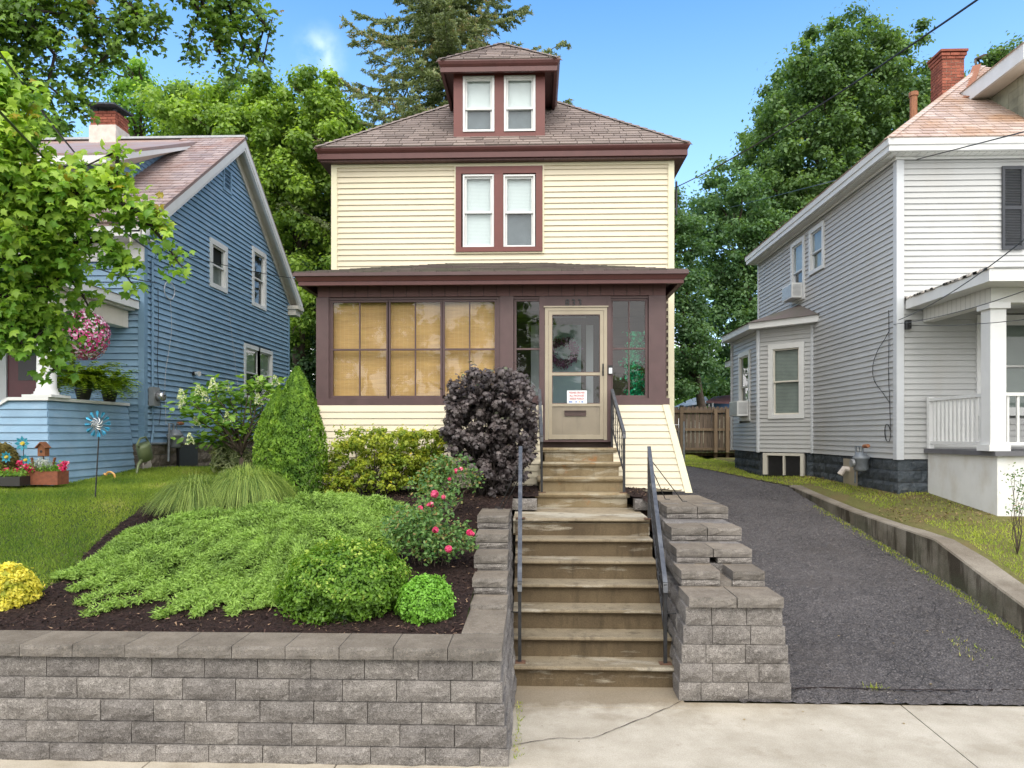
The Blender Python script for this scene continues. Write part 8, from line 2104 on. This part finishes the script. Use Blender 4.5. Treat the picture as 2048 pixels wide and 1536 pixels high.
# --- ornamental grasses
def fountain(label, c, r, h, n, group='fountain grass clumps'):
    t = thing('fountain_grass', label, 'grass clump', c, group); c = np.array(c)
    an = RNG.uniform(0, 2 * np.pi, n); out = RNG.random(n) ** .45 * r; hh = h * (1 - .05 * (out / r) ** 2) * RNG.uniform(.7, 1.1, n)
    d = np.column_stack([np.cos(an), np.sin(an)]); segs = 6; w = .0036
    V = []; 
    base = np.column_stack([c[0] + d[:, 0] * .20 * RNG.random(n), c[1] + d[:, 1] * .20 * RNG.random(n), np.full(n, c[2])])
    side = np.column_stack([-d[:, 1], d[:, 0], np.zeros(n)])
    for s in range(segs + 1):
        u = s / segs; zz = hh * (2.6 * u - u * u * (1.6 + .95 * out / r)); P = base + np.column_stack([d[:, 0] * out * u ** 1.25, d[:, 1] * out * u ** 1.25, zz]); ww = w * (1 - u * .85)
        V += [P - side * ww, P + side * ww]
    V = np.stack(V, 1).reshape(-1, 3); st_ = (segs + 1) * 2; T = []
    for s in range(segs): T += [(2 * s, 2 * s + 1, 2 * s + 3), (2 * s, 2 * s + 3, 2 * s + 2)]
    T = np.array(T); I = (np.arange(n)[:, None, None] * st_ + T[None]).reshape(-1, 3)
    link('blades', np_mesh('blades', V, I, M['lf_orn'], np.repeat(RNG.random(n), len(T))), t, kind='stuff')
g1 = on(395, 1028, 9.0); g2 = on(492, 1022, 9.25)
fountain('left arching clump of fine green fountain grass between lawn and juniper', (g1.x, 9.0, g1.z), .56, .50, 5200); fountain('right arching clump of fine green fountain grass between lawn and juniper', (g2.x, 9.25, g2.z), .62, .55, 6000)
# --- hydrangea tree
hb = on(482, 958, 11.4); t = thing('hydrangea_tree', 'small hydrangea tree with cream flower cones beside the blue wall', 'tree', hb)
fork = PY(483, 905, 11.4); mb = MB(); branch_tube(mb, hb, fork, .045, .035, 0, 4, .02, 8); mb.build('trunk', M['bark'], t, True)
mb = MB(); PP = []; NN = []; SS = []; fl = 0
tips = [(385, 800), (405, 785), (430, 775), (375, 830), (440, 800), (460, 790), (480, 800), (500, 775), (520, 765), (540, 780), (395, 815), (415, 830), (510, 810), (530, 830), (470, 830), (445, 850), (420, 870), (405, 880), (490, 855), (515, 860), (440, 878), (470, 870), (540, 850), (550, 800), (455, 820), (385, 812), (430, 845), (545, 775)]
for (a, b) in tips:
    Yt = 11.4 + random.uniform(-.45, .45); q = PY(a, b, Yt); branch_tube(mb, fork, q, .018, .005, .06, 5, .04, 5)
    n = 34; PP.append(np.array(q) + RNG.normal(size=(n, 3)) * np.array([.14, .13, .07])); NN.append(RNG.normal(size=(n, 3)) * .35 + [0, -.15, 1]); SS.append(RNG.uniform(.10, .17, n))
mb.build('branches', M['bark'], t, True)
leaves('foliage', t, M['lf_hyd'], np.vstack(PP), np.vstack(NN), np.concatenate(SS), 'oval', kind='stuff')
for (a, b) in [(364, 792), (366, 812), (398, 785), (427, 772), (455, 776), (412, 798), (520, 768), (552, 765), (518, 802), (456, 838), (393, 848), (381, 882)]:
    q = np.array(PY(a, b, 10.95 + random.uniform(-.1, .4))); n = 90; s = RNG.random(n); rr_ = .058 * (1 - s) + .012; an = RNG.uniform(0, 6.28, n)
    P = q + np.column_stack([np.cos(an) * rr_ - .02 * s, np.sin(an) * rr_, s * .17 - .05]); leaves('flower_cone', t, M['fl_cream'], P, RNG.normal(size=(n, 3)), RNG.uniform(.024, .036, n), 'quad')
# variegated shrub beneath it
q = on(455, 955, 11.8); shrub('variegated_shrub', 'pale variegated shrub low behind the hydrangea trunk', 'shrub', (q.x + .1, 11.8, q.z + .28), (.42, .3, .33), 1600, .08, 'lf_pale', 'tri', .2, .5, -.8)
# --- rose bush
t = thing('rose_bush', 'straggly rose bush with a few crimson blooms beside the stepped wall', 'shrub', on(850, 1110, 7.8))
PP = []; NN = []; SS = []; mb = MB()
rb = [(840, 1115, 7.6), (870, 1112, 7.6)]
rt = [(800, 1050, 45, 7.5), (840, 1040, 45, 7.6), (885, 1060, 42, 7.7), (925, 1070, 32, 7.6), (870, 1010, 42, 8.1), (900, 990, 30, 8.4), (850, 975, 38, 8.7), (890, 955, 42, 9.0), (920, 940, 38, 9.1), (945, 960, 26, 9.1), (880, 930, 28, 9.0), (820, 1085, 38, 7.4), (860, 1095, 36, 7.4), (900, 1090, 34, 7.5), (875, 900 + 35, 26, 9.0), (790, 1065, 28, 7.4), (940, 1090, 18, 7.5), (850, 1065, 40, 7.5)]
for (a, b, r_, Y) in rt:
    c = PY(a, b, Y); root = gpt(850, 1118) if Y < 8.0 else (on(870, 1030, 8.4) if Y < 8.7 else on(900, 1000, 9.0)); branch_tube(mb, root, c, .010, .004, .05, 5, .05, 4)
    R_ = r_ * Y / F; n = int(r_ * r_ * .17); PP.append(np.array(c) + unit(RNG.normal(size=(n, 3))) * (RNG.random((n, 1)) ** .5) * R_); NN.append(RNG.normal(size=(n, 3)) * .6 + [0, -.4, .8]); SS.append(RNG.uniform(.03, .058, n))
mb.build('canes', M['bark'], t, True)
leaves('foliage', t, M['lf_rose'], np.vstack(PP), np.vstack(NN), np.concatenate(SS), 'oval', kind='stuff')
for (a, b, r_, Y) in [(869, 988, 11, 7.9), (887, 994, 6, 7.9), (862, 1009, 8, 7.7), (841, 1016, 7, 7.6), (871, 1060, 9, 7.3), (939, 1065, 9, 7.35), (897, 1098, 10, 7.15), (912, 942, 7, 8.9), (922, 938, 6, 8.9), (899, 958, 5, 8.9), (945, 1068, 6, 7.4), (857, 1010, 5, 7.7)]:
    c = np.array(PY(a, b, Y)); R_ = r_ * Y / F; n = 34; d = unit(RNG.normal(size=(n, 3))); leaves('bloom', t, M['fl_rose'], c + d * R_ * .6, d, np.full(n, R_ * 1.1), 'oval', RNG.random(n) * (1.0 if r_ < 9 else .8))
mb = MB()
for k in range(40):
    q = gpt(random.uniform(820, 900), random.uniform(1108, 1128)); mb.tube([q - Vector((0, 0, .06)), q + Vector((random.uniform(-.08, .08), random.uniform(-.05, .05), random.uniform(.12, .26)))], [.006, .003], 4)
mb.build('bare_stems', M['bark'], t)
# --- hanging basket, ferns
hc = PY(168, 668, 11.5); t = thing('hanging_basket', 'hanging basket overflowing with pink and white petunias under the blue porch eave', 'hanging basket', (hc.x, 11.5, hc.z + .6))
mb = MB(); mb.lathe((hc.x, 11.5, hc.z - .12), [(.08, 0), (.16, .05), (.2, .16)], 14); mb.build('basket', M['pot'], t, True)
mb = MB(); [mb.tube([(hc.x + .18 * math.cos(a), 11.5 + .18 * math.sin(a), hc.z + .04), (hc.x, 11.5, hc.z + .62)], .004, 4) for a in (0, 2.1, 4.2)]; mb.build('hanger', M['black_iron'], t)
n = 1900; d = unit(RNG.normal(size=(n, 3))); P = np.array([hc.x, 11.5, hc.z - .02]) + d * np.array([.35, .33, .37]) * (.8 + .25 * RNG.random((n, 1))); leaves('foliage', t, M['lf_mid'], P, d, RNG.uniform(.03, .06, n), 'oval', kind='stuff')
n = 1300; d = unit(RNG.normal(size=(n, 3))); rr_ = (.98 + .12 * RNG.random((n, 1))); P = np.array([hc.x, 11.5, hc.z - .02]) + d * np.array([.36, .34, .38]) * rr_; v = np.where(RNG.random(n) < .38, 1.0, np.clip(.1 + .8 * RNG.random(n), 0, .85)); leaves('petunias', t, M['fl_pink'], P, d + RNG.normal(size=(n, 3)) * .25, RNG.uniform(.045, .070, n), 'oval', v, kind='stuff')
def fern(label, c, r, n, group='potted ferns on the porch wall'):
    t = thing('potted_fern', label, 'fern', (c[0], c[1], c[2]), group); c = Vector(c); mb = MB(); mb.lathe(c, [(.09, 0), (.13, .16), (.14, .17), (.12, .18)], 14); mb.build('pot', M['pot'], t, True)
    PP = []; NN = []; SS = []; TT = []; VV = []
    for k in range(n):
        an = random.uniform(0, 6.28); L = r * random.uniform(.7, 1.15); up = random.uniform(.6, 1.5); d = np.array([math.cos(an), math.sin(an), 0.]); sd_ = np.array([-d[1], d[0], 0.])
        s = np.linspace(.12, 1, 15); ctr = np.array([c.x, c.y, c.z + .17]) + d * (L * s)[:, None] + np.array([0, 0, 1.]) * (L * (up * s * 1.2 - (1.05) * s ** 2))[:, None]
        for sg_ in (-1, 1):
            w_ = .075 * (1 - s * .75); PP.append(ctr + sd_ * (sg_ * w_ * .6)[:, None] if False else ctr + sd_ * (sg_ * .5 * w_)[:, None]); TT.append(np.repeat((sd_ * sg_ + d * .5)[None], 15, 0)); NN.append(RNG.normal(size=(15, 3)) * .2 + [0, 0, 1]); SS.append(w_ * 1.3 + .02); VV.append(np.full(15, random.random()) * .5 + RNG.random(15) * .5)
    leaves('fronds', t, M['lf_fern'], np.vstack(PP), np.vstack(NN), np.concatenate(SS), 'tri' if False else 'quad', np.concatenate(VV), np.vstack(TT), kind='stuff')
fern('large bushy fern in a dark pot on the blue porch wall, nearer the column', (-7.44, 11.72, 3.085), .62, 190); fern('smaller fern in a dark pot at the house end of the blue porch wall', (-7.42, 12.42, 3.085), .50, 110)
# small climbing rose by the white porch, right edge
q = PY(2035, 1010, 9.6); t = thing('small_shrub', 'thin leafy rose shrub against the white porch base at the right edge', 'shrub', (q.x, 9.6, float(gr(q.x, 9.6))))
mb = MB(); PP = []; NN = []; SS = []
for (a, b) in ((2030, 945), (2022, 960), (2040, 975), (2050, 985), (2035, 1000), (2028, 1015), (2045, 1020), (2055, 960)):
    c = PY(a, b, 9.6 + random.uniform(-.1, .1)); branch_tube(mb, (q.x, 9.6, float(gr(q.x, 9.6))), c, .006, .003, 0, 4, .05, 4); n = 26; PP.append(np.array(c) + RNG.normal(size=(n, 3)) * .06); NN.append(RNG.normal(size=(n, 3)) + [0, -.4, .6]); SS.append(RNG.uniform(.025, .045, n))
mb.build('stems', M['bark'], t, True); leaves('foliage', t, M['lf_rose'], np.vstack(PP), np.vstack(NN), np.concatenate(SS), 'oval', kind='stuff')
print('objects', len(bpy.data.objects))
